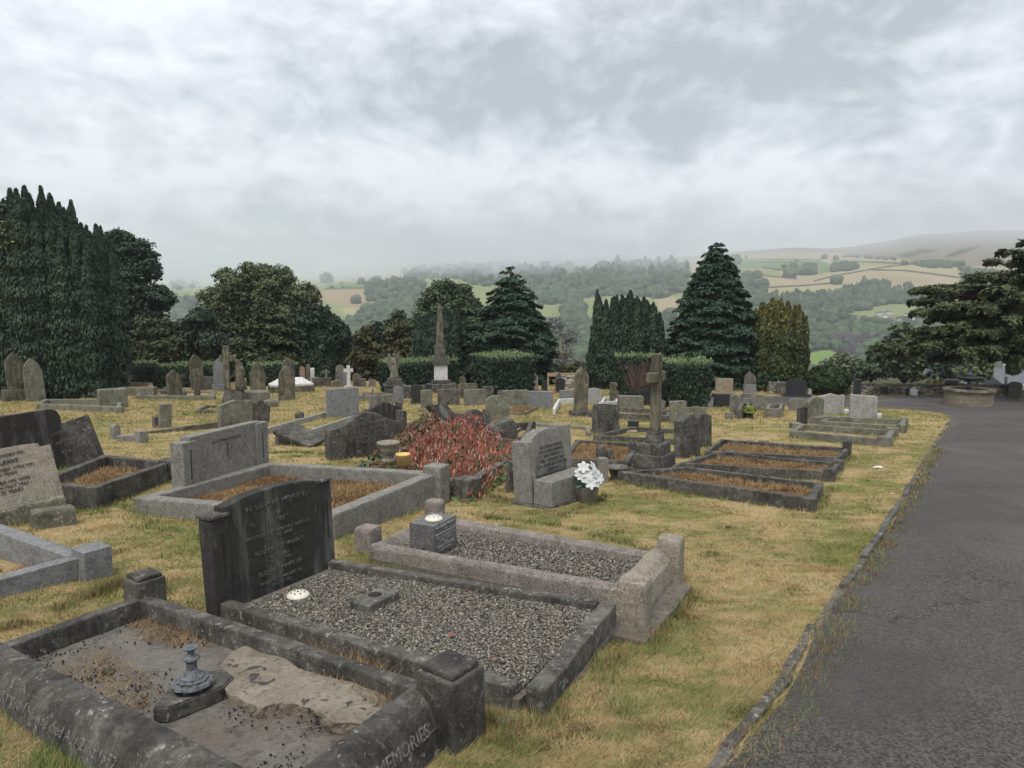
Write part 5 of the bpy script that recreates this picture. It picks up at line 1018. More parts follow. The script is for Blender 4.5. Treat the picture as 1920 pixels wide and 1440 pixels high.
    sv = [e for e in bm.edges if abs(e.verts[0].co.z - e.verts[1].co.z) > .03]; rs_ = bmesh.ops.subdivide_edges(bm, edges=sv, cuts=3)
    for v in rs_['geom_inner']:
        if isinstance(v, bmesh.types.BMVert): v.co += mnoise.noise_vector(v.co * 28) * .016
    for v in bm.verts: v.co.z += float(pl0((v.co.x + c2[0], v.co.y + c2[1]))) - .125 - zc_
    bm_obj('fragment', bm, MAT['broken'], root2)
    # dark stone with the lead finial
    q = atp(363, 1318, pl0, -.125); z0 = q[2]; rt3 = empty('finial_base', (q[0], q[1], z0), 'small black six-sided stone on the front slab, holding a grey metal finial', 'stone block', None, ang - .15)
    hexo = [(-.20, -.02), (-.15, -.085), (.10, -.10), (.19, -.05), (.20, .05), (.13, .10), (-.12, .085)]
    bm = bmesh.new(); a_ = [bm.verts.new((x, y, 0)) for x, y in hexo]; b_ = [bm.verts.new((x * .97, y * .97, .075)) for x, y in hexo]; bm.faces.new(a_[::-1]); bm.faces.new(b_)
    for i in range(len(hexo)): bm.faces.new((a_[i], a_[(i + 1) % len(hexo)], b_[(i + 1) % len(hexo)], b_[i]))
    bmesh.ops.bevel(bm, geom=bm.edges[:], offset=.008, segments=2, affect='EDGES'); bmesh.ops.subdivide_edges(bm, edges=bm.edges[:], cuts=2, use_grid_fill=True); rough(bm, .004, 11, 2); bm_obj('six_sided_block', bm, MAT['black'], rt3); bm_obj('socket_rim', lathe_bm([(.085, 0), (.085, .008)], 20), MAT['hole'], rt3, (.0, 0, .076))
    fin = empty('metal_finial', (q[0], q[1], z0 + .086), 'ornate grey cast metal finial with a small cup top, on the black six-sided stone', 'finial', None, 0)
    prof_ = [(.078, .0), (.082, .02), (.076, .034), (.060, .036), (.062, .048), (.048, .05), (.046, .06), (.036, .066), (.028, .08), (.021, .095), (.020, .135), (.026, .145), (.033, .155), (.031, .165), (.017, .175), (.012, .19), (.018, .205), (.030, .215), (.030, .22), (.012, .221)]
    bm = lathe_bm(prof_, 64)
    for v in bm.verts:
        a = math.atan2(v.co.y, v.co.x); r = math.hypot(v.co.x, v.co.y); k = 1 + (.16 * abs(math.sin(a * 4)) - .08 if v.co.z < .045 else .10 * abs(math.sin(a * 6)) - .04); v.co.x *= k; v.co.y *= k
        if v.co.z < .01: v.co.z += .034 * abs(math.sin(a * 4)) - .004
    bm_obj('fluted_body', bm, MAT['lead'], fin).scale = (1.12, 1.12, .88)
    pz = lambda q_: pl0(q_) - .125
    scatter_straw([atp(x, y, pl0, -.125) for x, y in ((235, 1170), (330, 1155), (440, 1205), (380, 1225), (250, 1200))], pz, 800, 'dry_straw', .07, .0022); scatter_straw([atp(x, y, pl0, -.125) for x, y in ((60, 1270), (200, 1210), (330, 1300), (240, 1370), (120, 1310))], pz, 1000, 'dry_straw', .035, .002)
    scatter_straw([atp(x, y, pl0, -.085) for x, y in ((560, 1250), (640, 1275), (830, 1335), (770, 1350), (640, 1300))], lambda q_: pl0(q_) - .075, 900, 'dry_straw', .04, .002)
    g0 = G(600, 1225); scatter_straw([G(x, y) for x, y in ((450, 1165), (560, 1185), (690, 1235), (760, 1290), (700, 1290), (560, 1225))], lambda q: ground_z(q[:, 0], q[:, 1]) + .03, 2600, 'dry_straw', .09, .0022)
    # crumbs of soil and lichen on the slab
    m = 7000; q = np.stack([RNG.uniform(min(Lf[0], Bk[0]), Rt[0], m * 2), RNG.uniform(Fr[1], Bk[1], m * 2)], 1); q = q[in_poly(q, [Lf, Fr, Rt, Bk])]; k = np.array([mnoise.noise(Vector((a * 3, b * 3, 5))) for a, b in q]) > RNG.uniform(-.1, .6, len(q)); q = q[k]; m = len(q)
    V = OCT_V[None] * rnd(m * 6, .6, 1.25).reshape(m, 6, 1) * .0055 * rnd(m, .3, 1.6)[:, None, None] + np.column_stack([q, pl0(q) - .122])[:, None]; tag(np_mesh('crumbs', V.reshape(-1, 3), (OCT_F[None] + np.arange(m)[:, None, None] * 6).reshape(-1, 3), MAT['hole'], None), kind='stuff')
    for px, py, lab in ((205, 1262, 'brown flattened moss clump on the front slab, the middle one'), (52, 1274, 'round tan moss clump beside the front inscribed kerb'), (103, 1285, 'dark moss clump right of the round tan one')):
        q = atp(px, py, pl0, -.127); bm = lathe_bm([(.035, 0), (.033, .012), (.02, .022), (.004, .024)], 14); rough(bm, .010, 40, px); o = bm_obj('moss_clump', bm, LEAF['olive'], None, tuple(q), smooth=True); tag(o, lab, 'moss')
    # ===== K3: double granite grave behind
    zt3 = CAMZ - 2.13; pts = [atz(x, y, CAMZ - z_) for x, y, z_ in ((250, 933, 2.19), (505, 866, 2.22), (828, 884, 2.05), (625, 966, 2.03))]; pl3 = plane(pts); L3, B3, R3_, F3 = pts
    org = sum(pts) / 4; org[2] = float(ground_z(org[0], org[1])); rt = empty('kerbed_grave', org, 'wide grey granite kerb filled with dead grass, left of the red flowers', 'grave kerb', 'kerbed graves')
    rail(rt, org, F3, R3_, .16, .42, 'granite', 1, 'foot_kerb', .02); rail(rt, org, B3, R3_, .15, .42, 'granite', -1, 'side_kerb', .02); rail(rt, org, L3, F3, .16, .42, 'granite', 1, 'side_kerb', .02); rail(rt, org, L3, B3, .15, .42, 'granite', -1, 'head_kerb', .02)
    a = math.atan2(*(w_dir(F3, R3_)[1::-1])); bm_obj('corner_block', box_bm(.24, .24, .48, .02, -.42, 0, 0, 2, .004, 6, 2), MAT['granite'], rt, R3_ - org + np.array([-.06, -.03, .03]), (0, 0, a))
    fz = zt3 - .17; bm = bmesh.new(); vs = [bm.verts.new(Vector(tuple(np.array([p[0], p[1], p[2] - .17]) - org))) for p in (L3, F3, R3_, B3)]; bm.faces.new(vs); bmesh.ops.subdivide_edges(bm, edges=bm.edges[:], cuts=12, use_grid_fill=True); rough(bm, .02, 2, 3); bm_obj('soil', bm, MAT['straw'], rt)
    scatter_straw([L3, F3, R3_, B3], lambda q_: pl3(q_) - .17, 26000, 'dead_grass', .055, .005)
    zt3 = CAMZ - 2.2; A, B = atz(348, 930, zt3 - .12), atz(500, 880, zt3 - .12); u = w_dir(A, B); W = float(np.linalg.norm(B - A)); a = math.atan2(u[1], u[0]); mid = (A + B) / 2
    rt = empty('headstone', (mid[0], mid[1], zt3 - .15), 'big rectangular grey granite headstone with side panels on the dead-grass double grave', 'headstone', 'headstones of the cemetery', a); Hh = .725
    slab(rt, 'tablet', W * .86, Hh, .15, 'rect', 'granite', .012, .003)
    for sx in (-1, 1):
        bm_obj('side_pilaster', box_bm(W * .16, .20, Hh * (.93 if sx < 0 else .97) + .1, .012, -.1, sx * W * .44, .075), MAT['granite'], rt)
        bm_obj('cut_groove', box_bm(.012, .006, Hh * .5, 0, Hh * .3, sx * W * .44, -.028), MAT['ink'], rt)
    inscription(rt, "IN LOVING MEMORY", .055, (0, -.006, Hh * .86), mat='dull_ink'); bm_obj('carved_cross', box_bm(.02, .008, .2, 0, Hh * .5, 0, -.004), MAT['dull_ink'], rt); bm_obj('carved_cross', box_bm(.1, .008, .02, 0, Hh * .62, 0, -.006), MAT['dull_ink'], rt)
    # ===== left side group
    zt7 = CAMZ - 1.98; a0, b0, c0 = atz(-130, 930, zt7), atz(200, 1036, zt7), atz(-140, 1150, zt7)
    org = (a0 + b0 + c0) / 3; org[2] = float(ground_z(org[0], org[1])); rt = empty('kerbed_grave', org, 'smooth grey granite kerb with corner block, cut by the left edge', 'grave kerb', 'kerbed graves')
    a0, b0 = atz(-130, 938, zt7), atz(172, 1040, zt7); c0 = atz(-150, 1128, zt7)
    rail(rt, org, a0, b0, .13, .24, 'slate_granite', -1, 'side_kerb', .008, .002); rail(rt, org, c0, b0, .12, .24, 'slate_granite', 1, 'foot_kerb', .008, .002)
    u = w_dir(c0, b0); a = math.atan2(u[1], u[0]); bm_obj('corner_block', box_bm(.21, .21, .30, .008, -.27, 0, 0, 2, .002), MAT['slate_granite'], rt, b0 - org + np.array([.0, .0, .035]), (0, 0, a))
    rail(rt, org, c0 + np.array([0, -.06, -.243]), b0 + u * .22 + np.array([.05, -.07, -.243]), .32, .3, 'mortar', 1, 'plinth', .012, .012)
    scatter_straw([a0, b0, c0], zt7 - .19, 2500, 'dead_grass', .06, .004)
    # beige tilted stone
    A, B = G(-30, 985), atz(163, 962, float(G(150, 972)[2])); 
    cpt = G(70, 975); p = cpt; rt = empty('headstone', p, 'beige leaning stepped headstone with dark lettering, cut by the left edge', 'headstone', 'headstones of the cemetery', math.radians(46)); Wb = 1.05
    slab(rt, 'tablet', Wb, .66, .12, 'stepped', 'beige', .01, .003, 0, -.02, (-.25, 0, .16), (math.radians(-16), math.radians(-6), 0), 4)
    bm_obj('rough_base', box_bm(Wb * 1.02, .26, .34, .03, -.14, -.25, .05, 5, .02, 5, 2), MAT['lichen'], rt, (0, 0, 0), (0, math.radians(-5), 0))
    for s, z, sz in (("IN LOVING MEMORY OF", .60, .048), ("JOHN CLARKE", .535, .062), ("WHO DIED OCTOBER 17TH 1951\nAGED 64 YEARS", .45, .045), ("ALSO   NORA HIS WIFE\nDIED 18TH MAY 1967\nAGED 75 YEARS", .32, .05)):
        inscription(rt, s, sz, (-.25 + math.sin(math.radians(-6)) * z + (z - .4) * .0, math.sin(math.radians(16)) * z - .006, .16 + z * math.cos(math.radians(16))), (PI / 2 - math.radians(16), math.radians(-6), 0), 'ink')
    q = G(90, 990); o = bm_obj('fallen_stone_block', box_bm(.38, .22, .22, .03, -.04, 0, 0, 4, .02, 6, 7), MAT['lichen'], None, tuple(q + np.array([0, .1, 0])), (0, 0, math.radians(40))); tag(o, 'rough block lying against the foot of the beige leaning headstone', 'stone block')
    # dark pair behind it
    stone('headstone', 'headstone', 'wide dark round-cornered headstone at the left edge behind the beige one', 20, 905, 215, 118, 'black_streak', 'cornered', 38, .14, 0, 3)
    stone('headstone', 'headstone', 'black lettered slab sliding backwards inside the dark corner-post kerb', 134, 882, 128, 86, 'black', 'rect', 36, .09, -9, 14, text=("IN LOVING MEMORY\nOF\nARTHUR WILLIAM\nDIED 1938\nAGED 54 YEARS", .075, 'dull_ink', 0, .93))
    kerbset('kerbed_grave', 'black kerb with one square corner post, behind the beige leaning headstone', [(55, 905), (196, 852), (322, 866), (178, 915)], .26, .11, 'black', posts=(2,), posth=.05, postw=.2, fill=('straw', .16))
    q = G(12, 880); bm = lathe_bm([(.10, 0), (.12, .05), (.10, .09), (.22, .16), (.27, .22), (.26, .235), (.20, .235), (.16, .18), (.05, .16)], 28); o = bm_obj('stone_urn', bm, MAT['darkgrey'], None, tuple(q + np.array([0, 0, .12])), smooth=True); tag(o, 'shallow dark stone bowl at the left edge, above the beige headstone', 'urn')
    q = G(0, 800); o = bm_obj('stone_block', box_bm(.55, .4, .34, .02, -.05), MAT['black'], None, tuple(q), (0, 0, .5)); tag(o, 'small black stepped stone just inside the left edge', 'stone block')
    # ===== inscribed stone with lily vase
    A = G(996, 948); u = np.array([math.cos(math.radians(52)), math.sin(math.radians(52)), 0]); W = .88; mid = A + u * W / 2; a = math.radians(52); zb = A[2] - .04
    rt = empty('headstone', (mid[0], mid[1], zb), 'grey-green arched headstone with dark lettering and front ledge, beside the lilies', 'headstone', 'headstones of the cemetery', a); s_ = F / A[1]; Hh = 152 / s_ - .02
    bm_obj('footing', box_bm(W + .16, .58, .12, .012, -.06, 0, -.02, 2, .004), MAT['black'], rt)
    slab(rt, 'tablet', W * .86, Hh - .08, .17, 'halfround' if False else 'softround', 'granite', .012, .003, .03, 0, (0.03, 0, .06), (math.radians(-5), 0, 0))
    for sx in (-1, 1): bm_obj('side_pilaster', box_bm(W * .14, .26, (Hh - .06) * (.86 if sx < 0 else .98), .012, .06, sx * W * .45, .10), MAT['granite'], rt, (0, 0, 0), (math.radians(-5), 0, 0))
    bm_obj('ledge', box_bm(W * .98, .26, .30, .012, .06, 0, -.16, 2, .003), MAT['granite'], rt)
    inscription(rt, "+\nIN LOVING MEMORY\nOF A DEAR HUSBAND\nISAAC WRAGG\nDIED 19TH JUNE 1944\nALSO OF HIS BELOVED WIFE\nMARTHA\nDIED 8TH JULY 1958 AGED 71\nAT REST\nALSO HAROLD\nTHEIR DEAR SON\nDIED MAY 1971 AGED 60", .054, (.03, .045, Hh * .84), (PI / 2 - math.radians(5), 0, 0), 'ink', 0, .95)
    # pot of lilies
    q = G(1100, 942); vs_ = empty('lily_vase', q, 'stone pot of large white artificial lilies in front of the inscribed headstone', 'flower vase', None, .5)
    bm_obj('pot', lathe_bm([(.10, 0), (.13, .10), (.15, .20), (.13, .205), (.02, .19)], 6), MAT['grey'], vs_)
    R = random.Random(2); bmp = bmesh.new(); bml = bmesh.new()
    for k in range(15):
        a_ = k * 2.4; rr = .03 + .12 * (k % 4) / 3; c_ = Vector((math.cos(a_) * rr * 1.2, math.sin(a_) * rr - .06, .24 + .16 * R.random() + (.05 if k < 3 else 0))); nrm = Vector((math.cos(a_) * .6, -.9 + math.sin(a_) * .4, .6)).normalized(); q1 = nrm.to_track_quat('Z', 'Y').to_matrix().to_4x4()
        for j in range(6):
            t_ = j / 6 * 2 * PI; pb = bmesh.new(); pts_ = [(0, 0, 0), (.030, .040, .022), (.012, .078, .014), (-.012, .078, .014), (-.030, .040, .022)]; v_ = [pb.verts.new(p) for p in pts_] + [pb.verts.new((0, .04, .012))]
            for i_, j_ in ((0, 1), (1, 2), (2, 3), (3, 4), (4, 0)): pb.faces.new((v_[i_], v_[j_], v_[5]))
            merge_bm(bmp, pb, Matrix.Translation(c_) @ q1 @ Matrix.Rotation(t_, 4, 'Z'))
    for k in range(26):
        a_ = k * 1.7; pb = bmesh.new(); v_ = [pb.verts.new(p) for p in ((0, 0, 0), (.02, .05, .01), (0, .13, -.01), (-.02, .05, .01))]; pb.faces.new(v_); merge_bm(bml, pb, Matrix.Translation((math.cos(a_) * .08, math.sin(a_) * .06 - .03, .2 + .07 * R.random())) @ Matrix.Rotation(a_ - PI / 2, 4, 'Z') @ Matrix.Rotation(R.uniform(.1, 1.0), 4, 'X'))
    bm_obj('lilies', bmp, MAT['petal'], vs_); bm_obj('foliage', bml, MAT['teal'], vs_)
    # ===== tall cross on three steps with its kerb
    A = G(1222, 893); s_ = F / A[1]; a = math.radians(58); cpt = A + np.array([.10, .32, 0]); cpt[2] = float(ground_z(cpt[0], cpt[1])); rt = empty('cross_monument', cpt, 'tall square stone cross on four dark steps, right of the lilies', 'cross', None, a); z = -.05
    k = 1.0
    for i, (w_, h_) in enumerate(((.70, .17), (.56, .20), (.42, .17), (.25, .12))): bm_obj('step', box_bm(w_, w_ * .86, h_, .012, z, 0, 0, 2, .004, 6, i), MAT['black' if i < 3 else 'darkgrey'], rt); z += h_ + .002 - .0
    bm_obj('collar', prism_bm([(-.125, 0), (.125, 0), (.10, .05), (-.10, .05)], -.10, .10, .006), MAT['darkgrey'], rt, (0, 0, z)); z += .05
    top = 228 / s_ * (cpt[1] / A[1]); sh = top - z
    bm_obj('shaft', box_bm(.155, .13, sh, .012, z, 0, 0, 3, .003), MAT['buff'], rt); bm_obj('arm', box_bm(.16, .145, .15, .012, top - .42, -.16, 0, 2, .003), MAT['buff'], rt); bm_obj('arm', box_bm(.16, .145, .15, .012, top - .42, .16, 0, 2, .003), MAT['buff'], rt)
    kerbset('kerbed_grave', 'long black kerb full of dead grass in front of the tall cross', [(1158, 884), (1285, 874), (1545, 905), (1527, 936)], .16, .09, 'black', below=.2, fill=('straw', .1), bevel=.01)
    gm = bpy.data.objects['lawn_ground'].data; co = np.zeros(len(gm.vertices) * 3, np.float32); gm.vertices.foreach_get('co', co); co = co.reshape(-1, 3)
    for pl, dp in (([Lf, Fr, Rt, Bk], .35), ([HN, (NE + FN) / 2, FF, HF], .22), ([hN, hF, fF, fN], .3), (pts, .3)):
        P_ = np.array([[p[0], p[1]] for p in pl]); cc_ = P_.mean(0); k = in_poly(co, cc_ + (P_ - cc_) * .93); co[k, 2] -= dp
    gm.vertices.foreach_set('co', co.ravel()); gm.update()
    FOOT.extend([[L3, F3, R3_], [Fr + dn * .1, Lf - dn * .1, Bk], [HN, FN, FF], [hN, fN, fF, hF], [a0, b0, c0]])
    return dict(K1=[HN, (NE + FN) / 2, FF, HF], K1x=[FN, NE], K2=[hN, hF, fF, fN], K0=[Lf, Fr, Rt, Bk], K3=pts, K7=[a0, b0, c0])
# ---------------------------------------------------------------- middle distance
def obj_at(px, py, dy=0.0): p = G(px, py); p = p + np.array([p[0] / p[1] * dy, dy, 0]); p[2] = float(ground_z(p[0], p[1])); return p
def block(name, cat, label, px, py, wpx, hpx, mat, dep=.25, rel=30, bevel=.015, amp=.006, group=None, shape=None, sink=.06, lean=0, back=0):
    p = G(px, py); d = p[1]; s = F / d; ra = math.radians(rel); W = max(.08, (wpx / s - dep * abs(math.sin(ra))) / math.cos(ra)); Hh = hpx / s; phi = math.atan2(p[0], p[1]); k_ = dep / 2 + W / 2 * abs(math.sin(ra)); p = p + np.array([p[0] / p[1] * k_, k_, 0]); p[2] = float(ground_z(p[0], p[1])); Hh *= p[1] / d
    if shape is None: bm = box_bm(W, dep, Hh + sink, bevel, -sink, 0, 0, 2, amp, 7, px)
    elif shape == 'post': 
        bm = box_bm(W, dep, Hh * .86 + sink, bevel, -sink); merge_bm(bm, prism_bm([(-W * .5, Hh * .86), (W * .5, Hh * .86), (W * .12, Hh), (-W * .12, Hh)], -dep / 2, dep / 2, .004))
    elif shape == 'rock': bm = box_bm(W, dep, Hh + sink, min(W, dep) * .2, -sink, 0, 0, 5, min(W, Hh) * .16, 3.3, px)
    o = bm_obj(name, bm, MAT[mat] if mat in MAT else LEAF[mat], None, p, (math.radians(-back), math.radians(lean), ra - phi)); return tag(o, label, cat, group)
def cross_obj(label, cx, by, wpx, hpx, mat, rel=20, group=None, base=.3, name='stone_cross', wheel=False, arm_z=.72, tk=.10):
    p = G(cx, by); s = F / p[1]; Hh = hpx / s; W = wpx / s / math.cos(math.radians(rel)); phi = math.atan2(p[0], p[1]); rt = empty(name, p, label, 'cross', group, math.radians(rel) - phi); bh = Hh * base
    if bh > .03:
        bm_obj('step', box_bm(W * 1.0, W * .8, bh * .5 + .05, .01, -.05), MAT[mat], rt); bm_obj('step', box_bm(W * .72, W * .6, bh * .5, .01, bh * .5 + .002), MAT[mat], rt)
    bm_obj('shaft', box_bm(tk, tk * .8, Hh - bh, .01, bh), MAT[mat], rt)
    for sx in (-1, 1): bm_obj('arm', box_bm(W / 2 - tk / 2, tk * .76, tk, .01, bh + (Hh - bh) * arm_z, sx * (W / 4 + tk / 4 + .001)), MAT[mat], rt)
    if wheel:
        zc = bh + (Hh - bh) * arm_z + tk / 2; bm = bmesh.new(); n = 20
        for k in range(n):
            a0, a1 = 2 * PI * k / n, 2 * PI * (k + 1) / n; r1, r0 = W * .36, W * .28; v = [bm.verts.new((math.cos(a) * r, y, zc + math.sin(a) * r)) for y in (-tk * .25, tk * .25) for a, r in ((a0, r0), (a0, r1), (a1, r1), (a1, r0))]
            for f in ((0, 1, 2, 3), (7, 6, 5, 4), (1, 5, 6, 2), (0, 3, 7, 4)): bm.faces.new([v[i] for i in f])
        bm_obj('ring', bm, MAT[mat], rt)
    return rt
def coped_tomb(label, cx, by, wpx, hpx, mat, basemat, rel=10, dep=.9):
    p = G(cx, by); s = F / p[1]; W = (wpx / s - dep * math.sin(math.radians(rel))) / math.cos(math.radians(rel)); Hh = hpx / s; phi = math.atan2(p[0], p[1]); rt = empty('coped_tomb', p + np.array([0, dep / 2, 0]), label, 'tomb', None, math.radians(rel) - phi)
    bm_obj('plinth', box_bm(W, dep, Hh * .42 + .1, .01, -.1), MAT[basemat], rt); bm_obj('moulding', box_bm(W * .96, dep * .94, Hh * .16, .02, Hh * .42 + .002), MAT[mat], rt)
    bm = bmesh.new(); z0, z1 = Hh * .58 + .003, Hh; w, d = W * .46, dep * .44; v = [bm.verts.new(c) for c in ((-w, -d, z0), (w, -d, z0), (w, d, z0), (-w, d, z0), (-w * .55, 0, z1), (w * .55, 0, z1))]
    for f in ((0, 1, 5, 4), (1, 2, 5), (2, 3, 4, 5), (3, 0, 4), (3, 2, 1, 0)): bm.faces.new([v[i] for i in f])
    bm_obj('hipped_top', bm, MAT[mat], rt); return rt
def obelisk():
    p = obj_at(826, 736, .3); s = F / p[1]; Z = lambda y: (736 - y) / s
    rt = empty('obelisk', p, 'tall slender stone obelisk on a white-faced pedestal, the highest monument', 'obelisk', None, math.radians(12))
    bm_obj('rubble_base', box_bm(54 / s, 50 / s, Z(718) + .1, .03, -.1, 0, 0, 4, .03, 4), MAT['darkgrey'], rt); bm_obj('plinth', box_bm(36 / s, 34 / s, Z(712) - Z(718), .02, Z(718) + .002, 0, 0, 2, .01), MAT['black'], rt)
    bm_obj('pedestal', box_bm(25 / s, 24 / s, Z(684) - Z(712), .01, Z(712) + .004, 0, 0, 2, .008), MAT['marble'], rt)
    bm_obj('cornice', box_bm(32 / s, 30 / s, Z(676) - Z(684), .02, Z(684) + .006), MAT['black'], rt); bm_obj('shaft_base', prism_bm([(-11 / s, 0), (11 / s, 0), (9 / s, Z(650) - Z(676)), (-9 / s, Z(650) - Z(676))], -9 / s, 9 / s, .02), MAT['darkgrey'], rt, (0, 0, Z(676) + .008))
    bm = bmesh.new(); rings = []
    for w, z in ((7.5, Z(650) + .01), (6.8, Z(640)), (3.9, Z(578)), (.3, Z(568))): rings.append([bm.verts.new((x * w / s, y * w / s, z)) for x, y in ((-1, -1), (1, -1), (1, 1), (-1, 1))])
    for a, b in zip(rings, rings[1:]):
        for i in range(4): bm.faces.new((a[i], a[(i + 1) % 4], b[(i + 1) % 4], b[i]))
    bm.faces.new(rings[0][::-1]); bm.faces.new(rings[-1]); bm_obj('tapering_shaft', bm, MAT['buff'], rt)
def skin_figure(name, verts, edges, radii, mat, parent, loc=(0, 0, 0), root_i=0, sub=2):
    me = bpy.data.meshes.new(name); me.from_pydata(verts, edges, []); o = link_mesh(name, me, None, parent, loc); sk = o.modifiers.new('skin', 'SKIN'); sk.use_smooth_shade = True
    if not me.skin_vertices: me.skin_vertices.new() if hasattr(me.skin_vertices, 'new') else None
    for i, r in enumerate(radii): me.skin_vertices[0].data[i].radius = (r if isinstance(r, tuple) else (r, r))
    me.skin_vertices[0].data[root_i].use_root = True; o.modifiers.new('sub', 'SUBSURF').levels = sub; o.modifiers['sub'].render_levels = sub
    dg = bpy.context.evaluated_depsgraph_get(); dg.update(); m2 = bpy.data.meshes.new_from_object(o.evaluated_get(dg)); bpy.data.objects.remove(o); m2.materials.clear()
    return link_mesh(name, m2, MAT[mat], parent, loc)
def loft_bm(rings, seg=20):
    """rings: (x, y, z, rx, ry, fold)"""
    bm = bmesh.new(); R = []
    for (x, y, z, rx, ry, f) in rings: R.append([bm.verts.new((x + math.cos(a) * rx * (1 + f * math.cos(a * 7 + z * 3)), y + math.sin(a) * ry * (1 + f * math.cos(a * 7 + z * 3)), z)) for a in [2 * PI * k / seg for k in range(seg)]])
    for a, b in zip(R, R[1:]):
        for i in range(seg): bm.faces.new((a[i], a[(i + 1) % seg], b[(i + 1) % seg], b[i]))
    bm.faces.new(R[0][::-1]); bm.faces.new(R[-1]); return bm
def tipped_slab():
    b = G(832, 806); rt = empty('headstone', b, 'black grooved slab tipped far to the left, centre', 'headstone'); a = np.array([.66, .62, 0]) * .62; u = np.array([-.62, .12, .74]) * .98; n = np.cross(a, u); n = n / np.linalg.norm(n) * .15
    bm = bmesh.new()
    for k0, k1, off in ((0, .30, 0), (.33, .66, .02), (.69, 1, 0)):
        v = [bm.verts.new(Vector(tuple(a * s + u * t + n * (w + off / .15 * .0) - u * .12))) for w in (0, 1) for s, t in ((k0, 0), (k1, 0), (k1, .9 - off), (k0, .9 - off))]
        for f in ((0, 1, 2, 3), (7, 6, 5, 4), (0, 4, 5, 1), (1, 5, 6, 2), (2, 6, 7, 3), (3, 7, 4, 0)): bm.faces.new([v[i] for i in f])
    v = [bm.verts.new(Vector(tuple(a * s + u * t + n * w - u * .12))) for w in (.15, .85) for s, t in ((.02, .02), (.98, .02), (.98, .86), (.02, .86))]
    for f in ((0, 1, 2, 3), (7, 6, 5, 4), (0, 4, 5, 1), (1, 5, 6, 2), (2, 6, 7, 3), (3, 7, 4, 0)): bm.faces.new([v[i] for i in f])
    bm_obj('tablet', bm, MAT['black_streak'], rt)
def litter():
    p = G(1700, 1158); bm = tube_bm([(-.11, .04, .012), (-.05, .05, .016), (0, 0, .018), (.06, -.03, .014), (.09, -.01, .014), (.085, .02, .014)], .0025, 5); tag(bm_obj('twig', bm, MAT['palebark'], None, p + np.array([0, 0, .004])), 'thin pale bent twig lying on the tarmac', 'twig')
    p = G(1645, 880); bm = bmesh.new(); v = [bm.verts.new(c) for c in ((-.09, -.02, .03), (-.02, -.05, .045), (.09, -.02, .035), (.06, .03, .05), (-.04, .04, .04))]; bm.faces.new(v); bmesh.ops.solidify(bm, geom=bm.faces[:], thickness=.004); tag(bm_obj('paper_scrap', bm, MAT['white'], None, p), 'small white scrap on the grass right of the twin kerbs', 'litter')
    for i, (px, py, r, lb) in enumerate(((948, 1352, .045, 'small grey stone lump in the dry grass by the front corner post'),)):
        p = G(px, py); bm = lathe_bm([(r, 0), (r * 1.05, r * .2), (r * .7, r * .45), (r * .1, r * .5)], 14); rough(bm, r * .35, 18, px); tag(bm_obj('stone_lump', bm, MAT['lichen'], None, p + np.array([0, 0, -.004])), lb, 'stone')
    R = random.Random(6)
    leaves('fallen_leaves', np.array([G(px, py, .125) for px, py in ((735, 1110), (790, 1098), (760, 1140), (930, 1215), (925, 1235), (700, 1103), (845, 1190), (640, 1128), (905, 1135))]), np.tile([0, -.3, 1.0], (9, 1)), .028, LEAF['redstem'], None, 1.4, None, .4, np.ones(9) * .9, 'stuff')
def angel():
    p = obj_at(740, 742, .3); s = F / p[1]; rt = empty('angel_statue', p, 'weathered stone angel with raised hand on a stepped black pedestal', 'statue', None, math.radians(20)); z = -.1
    for w, h, m in ((34, 18, 'black'), (40, 3, 'black'), (30, 5, 'black'), (24, 6, 'darkgrey')):
        bm_obj('pedestal_step', box_bm(w / s, w * .8 / s, h / s + (.1 if z < 0 else 0), .02, z), MAT[m], rt); z = (z if z > 0 else 0) + h / s + .002
    H_ = 48 / s; k = H_ / 1.75
    R = [(.0, 0, 0, .34, .27, .10), (.0, 0, .10, .30, .25, .12), (.01, 0, .45, .25, .20, .10), (.02, 0, .75, .22, .17, .06), (.02, 0, .95, .19, .14, .03), (.01, 0, 1.10, .17, .12, .01), (0, 0, 1.28, .20, .13, 0), (0, 0, 1.38, .17, .09, 0), (0, -.01, 1.44, .07, .06, 0), (0, -.01, 1.49, .052, .055, 0), (.0, -.03, 1.53, .072, .08, 0), (0, -.03, 1.60, .085, .10, 0), (0, -.02, 1.68, .080, .095, 0), (0, -.01, 1.74, .04, .05, 0)]
    bm = loft_bm([(a * k, b * k, c * k, d * k, e * k, f) for a, b, c, d, e, f in R]); 
    merge_bm(bm, tube_bm([(.15 * k, -.02 * k, 1.34 * k), (.26 * k, -.10 * k, 1.42 * k), (.30 * k, -.14 * k, 1.72 * k), (.31 * k, -.15 * k, 1.84 * k)], [.055 * k, .045 * k, .032 * k, .022 * k], 8)); merge_bm(bm, tube_bm([(-.15 * k, -.02 * k, 1.33 * k), (-.20 * k, -.08 * k, 1.08 * k), (-.03 * k, -.17 * k, 1.02 * k)], [.055 * k, .042 * k, .03 * k], 8))
    bm_obj('robed_figure', bm, MAT['lichen'], rt, (0, 0, z), smooth=True)
    for sx in (-1, 1):
        o = [(sx * .05 * k, .7 * k), (sx * .20 * k, .35 * k), (sx * .38 * k, .8 * k), (sx * .44 * k, 1.3 * k), (sx * .36 * k, 1.78 * k), (sx * .22 * k, 1.6 * k), (sx * .06 * k, 1.35 * k)]; bm_obj('wing', prism_bm(o, .12 * k, .19 * k, .01, .01), MAT['grey'], rt, (0, 0, z))
